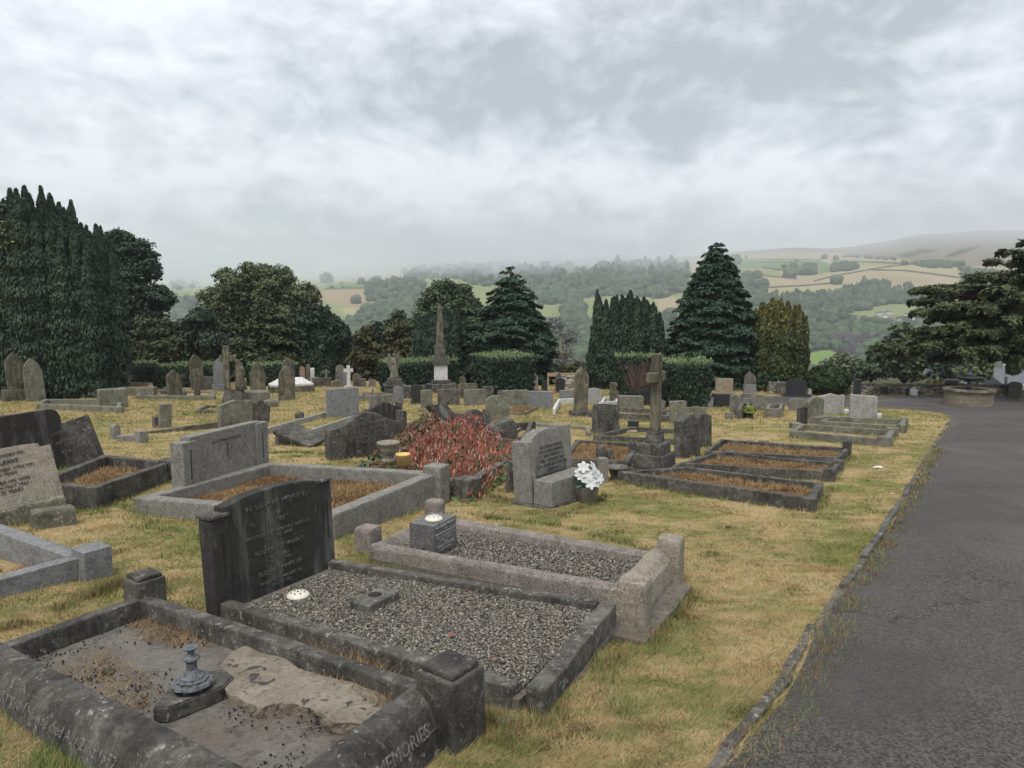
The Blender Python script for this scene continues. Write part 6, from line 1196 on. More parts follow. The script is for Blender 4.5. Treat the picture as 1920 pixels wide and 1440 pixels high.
def cross_and_mourner():
    p = obj_at(440, 757, .5); s = F / p[1]; rt = empty('cross_with_draped_figure', p, 'tall mossy cross with a shrouded stone figure leaning on it, on a dark rock mound', 'statue', None, math.radians(10)); Z = 24 / s
    bm = loft_bm([(0, 0, -.15, 26 / s, 20 / s, .04), (0, 0, Z * .4, 22 / s, 17 / s, .06), (0, 0, Z, 16 / s, 12 / s, .03)], 14); rough(bm, .05, 5, 1); bm_obj('rock_mound', bm, MAT['black'], rt)
    x = -12 / s; bm_obj('shaft', box_bm(.24, .20, 84 / s, .02, Z, x), MAT['buff'], rt); z2 = Z + 54 / s
    for sx, l in ((-1, .14), (1, .26)): bm_obj('arm', box_bm(l, .2, .26, .02, z2, x + sx * (.125 + l / 2)), MAT['buff'], rt)
    k = 60 / s / 1.7; R = [(.10, 0, 0, .26, .22, .10), (.10, 0, .3, .23, .19, .12), (.09, 0, .7, .19, .16, .10), (.05, 0, 1.0, .17, .14, .05), (.0, 0, 1.25, .17, .12, .02), (-.03, 0, 1.36, .10, .09, 0), (-.08, -.02, 1.45, .09, .10, 0), (-.09, -.02, 1.56, .10, .11, 0), (-.08, -.01, 1.66, .06, .07, 0)]
    bm = loft_bm([(a * k, b * k, c * k, d * k, e * k, f) for a, b, c, d, e, f in R]); merge_bm(bm, tube_bm([(.12 * k, -.05 * k, 1.25 * k), (.28 * k, -.08 * k, 1.05 * k), (.25 * k, -.1 * k, .6 * k)], [.07 * k, .06 * k, .05 * k], 8)); bm_obj('shrouded_figure', bm, MAT['buff'], rt, (10 / s, -.02, Z), smooth=True)
def fountain():
    p = obj_at(1814, 764, .95); s = 46.2; s = F / p[1]; R = 42 / s; rt = empty('fountain', p, 'round stone fountain basin with tiered black iron bowls, on the tarmac', 'fountain'); Hh = .70
    bm_obj('basin_wall', lathe_bm([(R * .97, -.1), (R * .97, Hh - .10), (R * .75, Hh - .10), (R * .75, -.1)], 48, caps=False), MAT['ashlar'], rt, smooth=False)
    bm_obj('coping', lathe_bm([(R * .74, Hh - .11), (R * 1.04, Hh - .11), (R * 1.06, Hh - .06), (R * 1.03, Hh), (R * .76, Hh + .01), (R * .74, Hh - .02), (R * .74, Hh - .11)], 48, caps=False), MAT['buff'], rt)
    bm_obj('water', lathe_bm([(R * .755, Hh - .2), (R * .755, Hh - .19)], 40), MAT['water'], rt)
    k = 1 / s; pr = [(5, 0), (5, 6), (3, 9), (5, 12), (6, 15), (3.5, 19), (3, 23), (7, 25), (14, 28), (21, 31), (22.5, 33), (21.5, 34), (14, 31.5), (5, 30), (4, 32), (6, 36), (5.5, 40), (3, 43), (4, 46), (3.5, 50), (2, 52), (9, 54), (9.5, 56), (2, 55.5), (.5, 58)]
    bm = lathe_bm([(r * k, z * k) for r, z in pr], 28); bm_obj('iron_tiers', bm, MAT['iron'], rt, (0, 0, Hh - .24), smooth=True)
    v = obj_at(1783, 742); o = bm_obj('dark_urn', lathe_bm([(.10, 0), (.12, .1), (.06, .2), (.10, .3), (.28, .5), (.33, .74), (.30, .76), (.2, .75)], 20), MAT['iron'], None, v + np.array([0, 0, 0]), smooth=True); tag(o, 'dark goblet-shaped urn behind the left side of the fountain', 'urn')
def drystone_wall():
    a, b = obj_at(1440, 737.5), obj_at(1900, 741.5); rt = empty('dry_stone_wall', (a + b) / 2, 'low dry stone wall with upright cope stones, beyond the road', 'wall'); u = w_dir(a, b); ln = float(np.linalg.norm(b - a)); ang = math.atan2(u[1], u[0]); c = (a + b) / 2; h = .40
    hz = lambda t: float(ground_z(*(a + (b - a) * t)[:2])); bm = box_bm(ln, .45, h + .4, .02, -.4, 0, 0, 24, .04, 2.2, 1); bm_obj('wall_face', bm, MAT['wall'], rt, (0, 0, 0), (0, 0, ang)); R = random.Random(9); n = int(ln / .15)
    bm = bmesh.new()
    for k in range(n): t = (k + .5) / n - .5; merge_bm(bm, box_bm(.13, .42, .14 + R.uniform(-.03, .04), .02, h - .01, 0, 0, 1, .015, 9, k), Matrix.Translation((t * ln, 0, 0)) @ Matrix.Rotation(R.uniform(-.1, .1), 4, 'Y'))
    bm_obj('cope_stones', bm, MAT['lichen'], rt, (0, 0, 0), (0, 0, ang))
    a, b = obj_at(1053, 729), obj_at(1092, 729); c = (a + b) / 2; rt = empty('dry_stone_wall', c, 'short stretch of dry stone wall glimpsed behind the black headstone with red flowers', 'wall'); ln = float(np.linalg.norm(b - a)) + .6; bm_obj('wall_face', box_bm(ln, .4, 1.0, .02, -.3, 0, 0, 8, .03, 3), MAT['wall'], rt)
    a, b = obj_at(1028, 727), obj_at(1086, 727); c = (a + b) / 2 + np.array([0, .6, 0]); rt = empty('wooden_fence', c, 'pale wooden rail fence above the short stretch of wall', 'fence'); ln = float(np.linalg.norm(b - a)); s = F / c[1]
    for z in (19, 22.5): bm_obj('rail', box_bm(ln, .05, .09, .005, z / s), MAT['wood'], rt)
    for x in (-.48, 0, .48): bm_obj('post', box_bm(.1, .09, 25 / s, .005, 0, ln * x, .08), MAT['wood'], rt)
def lamp_and_house():
    p = obj_at(1744, 740); s = F / p[1]; rt = empty('street_lamp', p, 'thin grey post with a drooping pale head, by the wall left of the fountain', 'street lamp'); bm_obj('post', tube_bm([(0, 0, 0), (0, 0, 46 / s)], [.035, .03], 8), MAT['steel'], rt)
    bm_obj('curved_arm', tube_bm([(0, 0, 45 / s), (-3 / s, 0, 46 / s), (-9 / s, 0, 45.5 / s), (-13 / s, 0, 41 / s), (-13.5 / s, 0, 36 / s)], [.03, .05, .11, .08, .02], 8), MAT['white'], rt, smooth=True); bm_obj('bracket', tube_bm([(0, 0, 43 / s), (4 / s, 0, 44 / s)], [.03, .05], 8), MAT['steel'], rt)
    d = 56; p = np.array([(1878 - 960) / F * d, d, -7.0]); rt = empty('house', p, 'white bungalow with a plain grey slate roof behind the cedar', 'house', None, .03); s = F / d; W = 62 / s; zw = wz(714, d) - p[2]; zr = wz(691, d) - p[2]; D = 5.0
    bm_obj('wall', box_bm(W, D, zw + 1, 0, -1), MAT['render_white'], rt); bm = bmesh.new(); w = W / 2 + .1; v = [bm.verts.new(c) for c in ((-w, -D / 2 - .3, zw - .15), (w, -D / 2 - .3, zw - .15), (w, 0, zr), (-w, 0, zr), (w, D / 2 + .3, zw - .15), (-w, D / 2 + .3, zw - .15))]
    for f in ((0, 1, 2, 3), (3, 2, 4, 5), (0, 3, 5), (1, 4, 2), (1, 0, 5, 4)): bm.faces.new([v[i] for i in f])
    bm_obj('roof', bm, MAT['slate'], rt); bm_obj('chimney', box_bm(.7, .5, .9, .01, zr - .4, .8), MAT['render_white'], rt)
    for x in (-.32, 0, .3): bm_obj('window', box_bm(.9, .06, .7, 0, zw - 1.1, W * x, -D / 2 - .02), MAT['glass'], rt)
    d = 66; p = np.array([(1925 - 960) / F * d, d, -8.0]); rt = empty('house', p, 'blue-grey slate roofed house at the right edge, further back than the bungalow', 'house', None, -.2); zr = wz(668, d) + 8; bm_obj('wall', box_bm(3.4, 5, zr - 1.5, 0, -1), MAT['render_buff'], rt); bm_obj('roof', prism_bm([(-2.0, zr - 2.6), (2.0, zr - 2.6), (0, zr)], -2.8, 2.8), MAT['slate'], rt)
    p = obj_at(1884, 742); s = F / p[1]; o = bm_obj('wooden_post', tube_bm([(0, 0, 0), (0, 0, 36 / s)], [.07, .06], 8), MAT['steel'], None, p); tag(o, 'dark upright post between the fountain and the right edge', 'post')
def flower_bed():
    kr, P, zt = kerbset('kerbed_grave', 'low dark kerb almost hidden under the red flowers', [(655, 880), (800, 812), (975, 850), (880, 905)], .22, .12, 'darkgrey', posts=(3,), posth=.05, postw=.26, fill=('black', .12), below=.2)
    L_, B_, R_, F_ = P; root = empty('red_flowering_plant', (sum(P) / 4), 'spreading plant bed of red and pink flower spikes over green leaves', 'flowers'); org = sum(P) / 4; gz = float(ground_z(org[0], org[1])) - org[2]
    zl = CAMZ - 2.13; pu, pp = atz(729, 872, zl - .03), atz(756, 876, zl)
    pu = pu + np.array([pu[0] / pu[1], 1, 0]) * .22; pp = pp + np.array([pp[0] / pp[1], 1, 0]) * .13
    def bed(n, gaps=True):
        u, v = rnd(n, -.02, 1.05), rnd(n, -.05, 1.03); q = (L_ * ((1 - u) * (1 - v))[:, None] + B_ * ((1 - u) * v)[:, None] + R_ * (u * v)[:, None] + F_ * (u * (1 - v))[:, None]); k = np.ones(n, bool)
        for c, r in ((pu, .30), (pp, .22)): sx = q[:, 0] / q[:, 1] - c[0] / c[1]; k &= ~((abs(sx) < r * .75 / c[1]) & (q[:, 1] < c[1] + .12))
        if gaps: k &= np.array([mnoise.noise(Vector((a * 3.2, b * 3.2, 4))) for a, b in q[:, :2]]) > -.18
        q = q[k] - org; q[:, 2] = gz; return q, u[k], v[k]
    n = 5200; q, u, v = bed(n); k = (u > .30) | ((RNG.random(len(u)) < .5) & (v > .45)); q, u, v = q[k], u[k], v[k]; n = len(q)
    hgt = np.where(u > .30, .33 + .10 * np.sin(np.clip(u, 0, .95) * 4.6 - .9), .26) * (1 + .5 * np.array([mnoise.noise(Vector((a * 2.6, b * 2.6, 9))) for a, b in q[:, :2]]) + RNG.normal(0, .15, n)); hgt = np.clip(hgt, .10, .60)
    tilt = RNG.normal(0, .26, (n, 2)); top = q + np.column_stack([tilt * hgt[:, None] + np.array([.10, -.02]) * hgt[:, None] * .5, hgt]); ax = unit(top - q)
    S = np.cross(ax, RNG.normal(0, 1, (n, 3))); S = unit(S)
    V = np.stack([q - S * .004, q + S * .004, top], 1).reshape(-1, 3); np_mesh('flower_stems', V, np.arange(n * 3).reshape(n, 3), LEAF['redstem'], root, {'tint': ('POINT', 'FLOAT', np.repeat(rnd(n), 3))})
    fl = .065 * rnd(n, .4, 1.5); w = .0085; a = top - ax * fl[:, None] * .5; b = top + ax * fl[:, None] * .6; T2 = np.cross(ax, S)
    V = np.stack([a, (a + b) / 2 + S * w, b, (a + b) / 2 - S * w, a, (a + b) / 2 + T2 * w, b, (a + b) / 2 - T2 * w], 1).reshape(-1, 3); tt = np.where(RNG.random(n) < .13, 1, rnd(n) * .84)
    np_mesh('flower_spikes', V, np.arange(n * 8).reshape(n * 2, 4), LEAF['redflower'], root, {'tint': ('POINT', 'FLOAT', np.repeat(tt, 8))})
    q, u, v = bed(9000); q[:, 2] += rnd(len(q), .02, .30); leaves('leaf_growth', q, np.tile([0, -.4, 1.0], (len(q), 1)), .05, LEAF['broad'], root, 2.4, None, .7)
    q, u, v = bed(5000, False); k = (v < .22) | (u > .9); q = q[k]; q[:, 2] += rnd(len(q), .0, .26); q[:, 1] -= rnd(len(q), 0, .12); leaves('outer_leaves', q, np.tile([0, -.8, .6], (len(q), 1)), .05, LEAF['green'], root, 2.4, None, .6)
    q, u, v = bed(5200); k = (u < .42); q = q[k]; q[:, 2] += rnd(len(q), .05, .34); leaves('russet_leaves', q, np.tile([0, -.4, .6], (len(q), 1)), .045, LEAF['redstem'], root, 2.0, None, .8)
    rt = bm_obj('stone_urn', lathe_bm([(.10, 0), (.10, .03), (.06, .05), (.10, .09), (.135, .16), (.14, .20), (.165, .215), (.165, .235), (.13, .24), (.115, .20), (.02, .19)], 26), MAT['beige'], None, pu, smooth=True); rt.scale = (.95, .95, 1.15); tag(rt, 'round weathered stone urn left of the yellow pot', 'urn')
    o = bm_obj('yellow_pot', lathe_bm([(.085, 0), (.092, .13), (.098, .135), (.098, .15), (.088, .15), (.082, .12), (.01, .11)], 28), MAT['yellowpot'], None, pp, smooth=True); tag(o, 'plain yellow cylindrical pot behind the double-grave kerb', 'flower pot')
def bouquet(px, py, label, rpx, mats, cat='flowers', pot=None):
    p = G(px, py); s = F / p[1]; r = rpx / s; rt = empty('flower_bouquet', p, label, cat); z = 0
    if pot: bm_obj('pot', box_bm(pot[0] / s, pot[0] / s * .8, pot[1] / s, .01, -.02), MAT[pot[2]], rt); z = pot[1] / s
    n = 420; q = unit(RNG.normal(0, 1, (n, 3))); q[:, 2] = abs(q[:, 2]); P = q * r * rnd(n, .5, 1)[:, None] * np.array([1, 1, .8]) + np.array([0, 0, z]); leaves('leaf_spray', P, q, r * .2, LEAF['green'], rt, 1.8)
    n = 110; q = unit(RNG.normal(0, 1, (n, 3)) + np.array([0, -.5, .5])); q[:, 2] = abs(q[:, 2]); P = q * r * rnd(n, .85, 1.05)[:, None] * np.array([1, 1, .85]) + np.array([0, 0, z]); 
    leaves('blossoms', P, q, r * .30, MAT[mats] if mats in MAT else LEAF[mats], rt, 1.1)
def build_mid():
    S = stone; H_ = 'headstone'; hg = None
    # --- far left
    S(H_, H_, 'very tall pointed stone on a block base, furthest left', 36, 752, 32, 92, 'buff', 'shouldergothic' if 0 else 'gothic', 12, .16, -3, 0, (.42, .50, .5))
    S(H_, H_, 'very tall lichen-spotted pointed stone leaning left, second from the left edge', 70, 753, 32, 82, 'lichen', 'shouldergothic', 12, .16, -4, 0)
    block('chest_tomb', 'tomb', 'small sloping desk-shaped tomb under the huge left yew', 212, 765, 52, 36, 'lichen', .5, 8, .05)
    kerbset('kerbed_grave', 'long low lichen-crusted kerb left of the desk-shaped tomb', [(66, 757), (84, 748), (230, 748), (226, 763)], .22, .16, 'lichen', bevel=.03)
    S(H_, H_, 'crumbled triangular stone beside the yew, left of the tall round-topped one', 227, 719, 20, 24, 'buff', 'broken', 10, .12, 4)
    S(H_, H_, 'narrow round-topped stone in front of the first hedge', 247, 719, 14, 34, 'darkgrey', 'round', 10, .12, 0, 0); block('stone_post', 'post', 'thin pale post beside the narrow round-topped stone', 252, 719, 3.5, 24, 'buff', .08, 10)
    S(H_, H_, 'dark narrow stump between the two left hedges', 279, 719, 7, 24, 'darkgrey', 'broken', 10, .1)
    kerbset('kerbed_grave', 'raised rough walled grave at the foot of the left hedges', [(206, 726), (215, 716), (286, 717), (288, 727)], .40, .25, 'lichen', fill=('straw', .05), bevel=.03)
    kerbset('kerbed_grave', 'long low kerb running right from the raised walled grave to the gabled stone', [(254, 741), (262, 731), (400, 733), (402, 743)], .16, .18, 'lichen', fill=('ground', .1), bevel=.02)
    kerbset('kerbed_grave', 'low kerb between the gabled stone and the mourning figure', [(300, 733), (310, 725), (345, 727), (345, 736)], .2, .15, 'darkgrey')
    S(H_, H_, 'broad gabled stone with a little finial, leaning left', 331, 745, 27, 51, 'buff', 'gable', 28, .2, -3)
    S(H_, H_, 'slim pointed lichened stone peeping over the gabled one', 341, 727, 14, 38, 'lichen', 'gothic', 15, .12, 2)
    cross_obj('rustic carved cross tilting left of the tall brown pointed stone', 370, 745, 22, 54, 'buff', 20, None, .05, 'rustic_cross', False, .6, .24)
    S(H_, H_, 'small white bottle-shaped marker behind the rustic cross', 356, 723, 6, 17, 'palegranite', 'peak', 10, .1)
    S(H_, H_, 'very tall brown pointed stone against the second hedge', 373, 732, 24, 68, 'buff', 'gothic', 22, .16, -3)
    S('draped_urn_pedestal', 'pedestal', 'dark tapering pedestal between two tall stones, white lump on top', 394, 732, 20, 26, 'darkgrey', 'slant', 10, .4)
    S(H_, H_, 'tall grey round-shouldered stone on a block base, left of the hooded cross', 414, 733, 23, 62, 'slate_granite', 'shouldergothic', 12, .16, 0, 0, (.12, .32, .4))
    S(H_, H_, 'dark pointed stone half hidden behind the shrouded figure', 450, 735, 16, 58, 'darkgrey', 'gothic', 20, .14, 2)
    cross_and_mourner()
    S(H_, H_, 'small white-painted marker right of the shrouded figure', 458, 727, 9, 18, 'palegranite', 'rect', 10, .12)
    S(H_, H_, 'tall rounded point stone with brown stain, right of the hooded cross', 485, 740, 29, 61, 'buff', 'shouldergothic', 12, .16, 0)
    S(H_, H_, 'dark pointed stone standing behind the paired grey one', 541, 727, 24, 57, 'darkgrey', 'gothic', 12, .16, 1)
    S(H_, H_, 'tall greenish pointed stone in front of the white coped tomb', 539, 751, 31, 65, 'buff', 'gothic', 12, .18, 1)
    coped_tomb('white hipped coped tomb behind the greenish pointed stone', 541, 736, 86, 27, 'marble', 'buff', 8, .9)
    block('ledger_slab', 'ledger', 'flat raised grey ledger slab right of the hooded cross', 482, 753, 48, 17, 'grey', 1.0, 10); block('rubble_heap', 'rubble', 'black and white broken rubble at the end of the ledger slab', 510, 764, 28, 15, 'lichen', .5, 10, shape='rock')
    kerbset('kerbed_grave', 'low thin kerb left of the rock mound of the hooded cross', [(366, 769), (385, 759), (470, 760), (462, 771)], .12, .1, 'buff')
    S(H_, H_, 'broken dark wavy-edged stone behind the white-streaked gabled one', 486, 793, 42, 44, 'black', 'broken', 20, .18, 6)
    S(H_, H_, 'white-streaked gabled stone with a square shoulder', 444, 806, 62, 56, 'lichen', 'lowgable', 30, .14, 0, 0, None, None, (1,))
    block('stone_block', 'stone', 'low upright block touching the leaning speckled slab', 294, 802, 16, 21, 'darkgrey', .2, 20); S(H_, H_, 'small speckled leaning slab standing alone on the grass', 311, 802, 24, 45, 'lichen', 'cornered', 15, .18, 4)
    block('corner_post', 'post', 'round-capped little post, leftmost bit of a broken kerb', 217, 824, 19, 28, 'granite', .2, 20, shape='post'); block('corner_post', 'post', 'wedge-topped kerb post at the right end of the broken kerb', 265, 831, 25, 22, 'granite', .2, 30, lean=4); block('kerb_piece', 'kerb', 'short kerb length joining the two broken kerb posts', 240, 828, 36, 11, 'granite', .12, -12)
    block('kerb_piece', 'kerb', 'long low kerb rising towards the white-streaked gabled stone', 345, 812, 145, 9, 'buff', .12, 28)
    block('corner_post', 'post', 'short dark rounded post standing alone mid lawn', 562, 787, 18, 14, 'darkgrey', .25, 10, .05)
    S(H_, H_, 'plain square blue-grey slab at the end of two long pale rails', 644, 783, 62, 55, 'slate_granite', 'rect', 18, .12, 0)
    kerbset('kerbed_grave', 'long pale rails running from the plain blue-grey slab to the left', [(484, 806), (614, 771), (672, 777), (556, 815)], .16, .07, 'palegranite', skip=(1, 3))
    p = G(556, 838); rt = empty('fallen_ledger', p + np.array([0, .35, .14]), 'black inscribed ledger fallen at a slant on broken stones', 'ledger', None, math.radians(-28)); o = bm_obj('slab', box_bm(1.05, .55, .07, .01, 0, 0, 0, 4, .006), MAT['black'], rt, (0, 0, .0), (math.radians(12), math.radians(12), 0)); inscription(rt, "IN LOVING MEMORY OF\nMARY ELLEN\nWHO DIED 1921", .1, (0, .22, .105), (math.radians(12), math.radians(12), 0), 'dull_ink'); bm_obj('support', box_bm(.5, .5, .3, .04, -.25, -.35, .1, 4, .03, 4), MAT['darkgrey'], rt)
    S(H_, H_, 'dark arched stone with carved roundel and flat column, left of the red flowers', 694, 862, 158, 86, 'black', 'ogee', 30, .18, 0, 2, None, None, (1,), ("IN LOVING MEMORY OF\nA DEAR HUSBAND\nGEORGE HENRY\nWHO DIED NOV 1931\nAGED 67 YEARS", .075, 'dull_ink', 0, .80))
    S(H_, H_, 'dark ogee-topped stone with side column, behind the roundel stone', 722, 812, 72, 58, 'black_streak', 'ogee', 28, .16, 0, 0, None, None, (1,))
    S(H_, H_, 'low rough lichened stone above the ogee-topped one', 718, 768, 48, 27, 'lichen', 'rect', 20, .2, 0)
    S(H_, H_, 'plain small grey stone with clipped corners beside the angel pedestal', 748, 756, 19, 32, 'slate_granite', 'lowgable', 15, .12)
    S(H_, H_, 'small leaning round-topped dark stone at the left of the red flowers', 782, 838, 44, 46, 'black', 'round', 35, .16, -5, 4)
    S(H_, H_, 'wide dark streaked slab left of the obelisk', 791, 758, 40, 36, 'black_streak', 'rect', 15, .16); S(H_, H_, 'square buff pitted stone before the dark streaked slab', 801, 766, 23, 35, 'lichen', 'cornered', 18, .14)
    S(H_, H_, 'wide brown streaked slab below the obelisk', 842, 760, 42, 30, 'darkgrey', 'rect', 12, .2); S(H_, H_, 'grooved greenish slab right of the obelisk', 880, 748, 35, 29, 'buff', 'cornered', 12, .16); S(H_, H_, 'pale greenish slab with rounded corners, in front of the grooved one', 892, 761, 44, 31, 'grey', 'cornered', 12, .16)
    block('stone_plinth', 'stone', 'long low dark plinth behind the obelisk slabs', 866, 743, 60, 12, 'darkgrey', .5, 10); block('kerb_piece', 'kerb', 'low dark wall end between grooved slab and clipped hedge', 915, 753, 22, 28, 'black', .4, 10)
    S(H_, H_, 'slim pyramid stone left of the obelisk pedestal', 790, 728, 16, 28, 'grey', 'peak', 10, .22); S(H_, H_, 'tall pyramid stone right of the obelisk pedestal', 851, 730, 18, 40, 'buff', 'peak', 10, .25); S(H_, H_, 'small knob-topped stone right of the tall pyramid', 868, 726, 13, 20, 'buff', 'round', 10, .16)
    angel(); obelisk()
    block('stone_plinth', 'stone', 'dark low tomb ends between the angel and the streaked slab', 770, 748, 30, 24, 'darkgrey', .5, 8); block('rubble_heap', 'rubble', 'pile of dark slabs left of the angel pedestal', 715, 752, 40, 14, 'black', .6, 10, shape='rock')
    # left of centre, by the white cross
    S(H_, H_, 'pinkish granite pillar with carved top', 567, 717, 12, 30, 'pinkgranite', 'round', 10, .2); S('stone_pillar', 'pillar', 'slim grey pillar right of the pink granite one', 579, 724, 8, 41, 'buff', 'rect', 10, .14); block('white_figure', 'statue', 'small white weathered figure behind the slim pillar', 586, 716, 9, 26, 'marble', .15, 10, shape='rock')
    cross_obj('small ringed cross low by the undergrowth', 612, 722, 14, 30, 'lichen', 15, None, .3, 'ringed_cross', True, .65, .10)
    block('stone_block', 'stone', 'orange-brown low block under the pink pillar', 590, 722, 12, 14, 'tan', .3, 10); S(H_, H_, 'low dark row of kerb blocks left of the ringed cross', 606, 725, 32, 16, 'black', 'rect', 5, .3)
    S(H_, H_, 'curved-top greenish stone left of the bright white cross', 638, 724, 17, 40, 'grey', 'round', 12, .14, 2); S(H_, H_, 'heap of small broken stones below the curved-top stone', 634, 726, 18, 14, 'lichen', 'broken', 12, .3)
    cross_obj('bright white marble cross', 654, 728, 17, 43, 'marble', 10, None, .12, 'white_cross', False, .68, .17)
    S(H_, H_, 'dark slab immediately behind the bright white cross', 647, 724, 8, 26, 'slate_granite', 'rect', 10, .1); S(H_, H_, 'rounded stone with a small wing, right of the white cross', 671, 726, 17, 26, 'buff', 'round', 15, .16, -2); S(H_, H_, 'dark low block beside the winged rounded stone', 680, 726, 14, 16, 'darkgrey', 'rect', 12, .3); S(H_, H_, 'little square stone halfway to the angel', 699, 725, 13, 13, 'grey', 'rect', 10, .2)
    kerbset('kerbed_grave', 'raised pale kerb below the bright white cross', [(640, 733), (650, 724), (700, 726), (696, 735)], .3, .14, 'tan', fill=('ground', .04)); kerbset('kerbed_grave', 'white-chipped rubble edged kerb left of the angel', [(672, 742), (680, 734), (715, 736), (712, 744)], .22, .14, 'lichen')
    block('stone_finial', 'finial', 'small pale lantern-shaped finial above the third hedge', 510, 700, 8, 28, 'palegranite', .3, 10, shape='post')
    # fallen dark group centre
    tipped_slab(); block('stone_block', 'stone', 'dark flat broken piece leaning on the tipped slab', 856, 800, 26, 26, 'black', .3, 20, lean=-14); S(H_, H_, 'dark round-shouldered stone tilting right behind the red flowers', 890, 828, 66, 60, 'black', 'ogee', 32, .18, 8, 8, None, None, (1,), ("SACRED TO\nTHE MEMORY\nOF OUR DEAR MOTHER", .06, 'dull_ink', 0, .85))
    S(H_, H_, 'lichen-white rounded stone standing clear above the red flowers', 934, 790, 46, 49, 'lichen', 'softround', 18, .14, 0)
    kerbset('kerbed_grave', 'collapsed black kerb frame right of the tilting dark stone', [(905, 818), (925, 796), (1000, 790), (985, 828)], .2, .1, 'black', posts=(3,), postw=.2); block('rubble_heap', 'rubble', 'jagged dark carved fragment inside the collapsed kerb', 946, 832, 62, 42, 'black', .4, 25, shape='rock', lean=-18)
    kerbset('kerbed_grave', 'low reddish kerb running between the lichen stone and the rock-footed stone', [(960, 808), (985, 792), (1105, 800), (1108, 812)], .08, .1, 'pinkgrit', skip=(3,))
    S(H_, H_, 'tall dark pillar slab right end of the flower bed', 962, 925, 26, 62, 'darkgrey', 'slant', 20, .14, 4)
    # middle right
    S(H_, H_, 'tall mossy arched stone with moulded edge, standing alone mid right', 1091, 782, 28, 94, 'buff', 'gothic', 22, .22, 1, 0, (.25, .18, .42, 'black'), ins=None)
    S(H_, H_, 'black scroll-topped stone with pale rocks at its foot', 1138, 814, 52, 56, 'black', 'cornered', 30, .18, 5, 6, None, None, None, ("IN LOVING\nMEMORY OF\nOUR DEAR\nFATHER", .07, 'dull_ink', 0, .85)); block('rockery_stones', 'rocks', 'brown lichened rocks piled against the scroll-topped stone', 1148, 812, 30, 22, 'lichen', .3, 10, shape='rock')
    kerbset('kerbed_grave', 'low black kerb from the scroll-topped stone to behind the tall cross', [(1112, 816), (1180, 800), (1300, 805), (1292, 825)], .12, .09, 'black'); block('vase_block', 'vase block', 'small black cube vase between scroll-topped stone and cross', 1187, 803, 22, 14, 'polished', .2, 12); block('open_book', 'memorial', 'small pale slab lying on the kerbed plot left of the cross', 1183, 812, 26, 4, 'tan', .25, 10)
    kerbset('kerbed_grave', 'dark kerb crossing behind the tall cross', [(1100, 772), (1115, 762), (1260, 768), (1255, 780)], .18, .12, 'darkgrey')
    S(H_, H_, 'short white-streaked brown stone right of the tall cross', 1272, 794, 33, 42, 'lichen', 'cornered', 15, .16, -2, -2)
    cross_obj('fallen lichened cross lying behind the white-streaked brown stone', 1305, 780, 38, 18, 'lichen', 12, None, 0, 'fallen_cross', False, .35, .17)
    S(H_, H_, 'front black ogee stone of the pair above the twin kerbs', 1296, 861, 50, 82, 'black', 'ogee', 58, .16, 0, 2, text=("IN LOVING\nMEMORY OF\nWILLIAM\nDIED 1934", .09, 'dull_ink', 0, .84)); S(H_, H_, 'rear black lowered-gable stone of the pair above the twin kerbs', 1322, 840, 38, 64, 'black', 'lowgable', 56, .16, 0, 2)
    kerbset('kerbed_grave', 'front one of the twin black kerbs running to the corner posts', [(1275, 868), (1345, 846), (1576, 868), (1560, 885)], .14, .065, 'black', posts=(2, 3), postw=.16, posth=.05, fill=('straw', .09)); kerbset('kerbed_grave', 'rear one of the twin black kerbs, with dead grass inside', [(1320, 846), (1352, 823), (1592, 840), (1574, 858)], .16, .065, 'black', posts=(2,), postw=.15, posth=.14, fill=('straw', .1))
    block('vase_block', 'vase block', 'dark flared vase base on the front twin kerb grave', 1368, 862, 28, 16, 'black', .2, 15); block('vase_block', 'vase block', 'round-topped vase stone on the rear twin kerb grave', 1433, 844, 26, 16, 'darkgrey', .2, 15, .04)
    kerbset('kerbed_grave', 'reddish-filled kerb between the inscribed headstone and the tall cross', [(1050, 858), (1082, 824), (1200, 832), (1178, 866)], .16, .09, 'black', fill=('straw', .08)); block('corner_post', 'post', 'pyramid-topped kerb post left of the tall cross', 1186, 862, 14, 34, 'black', .16, 30, shape='post'); block('corner_post', 'post', 'dark capped post behind the lily headstone, the left one', 1126, 872, 20, 36, 'black', .16, 30, shape='post'); block('corner_post', 'post', 'dark capped post behind the lily headstone, the right one', 1143, 872, 14, 30, 'black', .14, 30, shape='post')
    block('stone_pillar', 'pillar', 'slim square granite post just right of the lilies', 1130, 906, 22, 48, 'granite', .14, 20); p = G(1155, 900); o = bm_obj('stone_urn', lathe_bm([(.09, 0), (.10, .02), (.075, .05), (.10, .12), (.105, .16), (.17, .18), (.175, .20), (.15, .205), (.1, .17)], 26), MAT['darkgrey'], None, p, smooth=True); tag(o, 'wide-rimmed dark stone urn between the granite post and the cross', 'urn')
    # right rows
    kerbset('kerbed_grave', 'long lichened kerb with block corners below the bench-ledged stone', [(1480, 808), (1500, 794), (1680, 806), (1665, 824)], .16, .13, 'lichen', posts=(2, 3), postw=.24, posth=.05); kerbset('kerbed_grave', 'shorter lichened kerb behind, towards the road corner', [(1535, 789), (1560, 780), (1700, 786), (1695, 800)], .16, .12, 'lichen', posts=(2, 3), postw=.2, posth=.05)
    S(H_, H_, 'black grooved narrow stone at the head of the lichened kerb', 1507, 799, 20, 36, 'black_streak', 'softround', 40, .16, 0); S(H_, H_, 'grey lichened stone with a bench-like ledge, seen edge-on', 1530, 795, 34, 50, 'lichen', 'softround', 55, .14, 0, 0, bench=(.25, .22)); block('stone_block', 'stone', 'rough block at the left corner of the lichened kerb', 1492, 804, 26, 10, 'lichen', .3, 20)
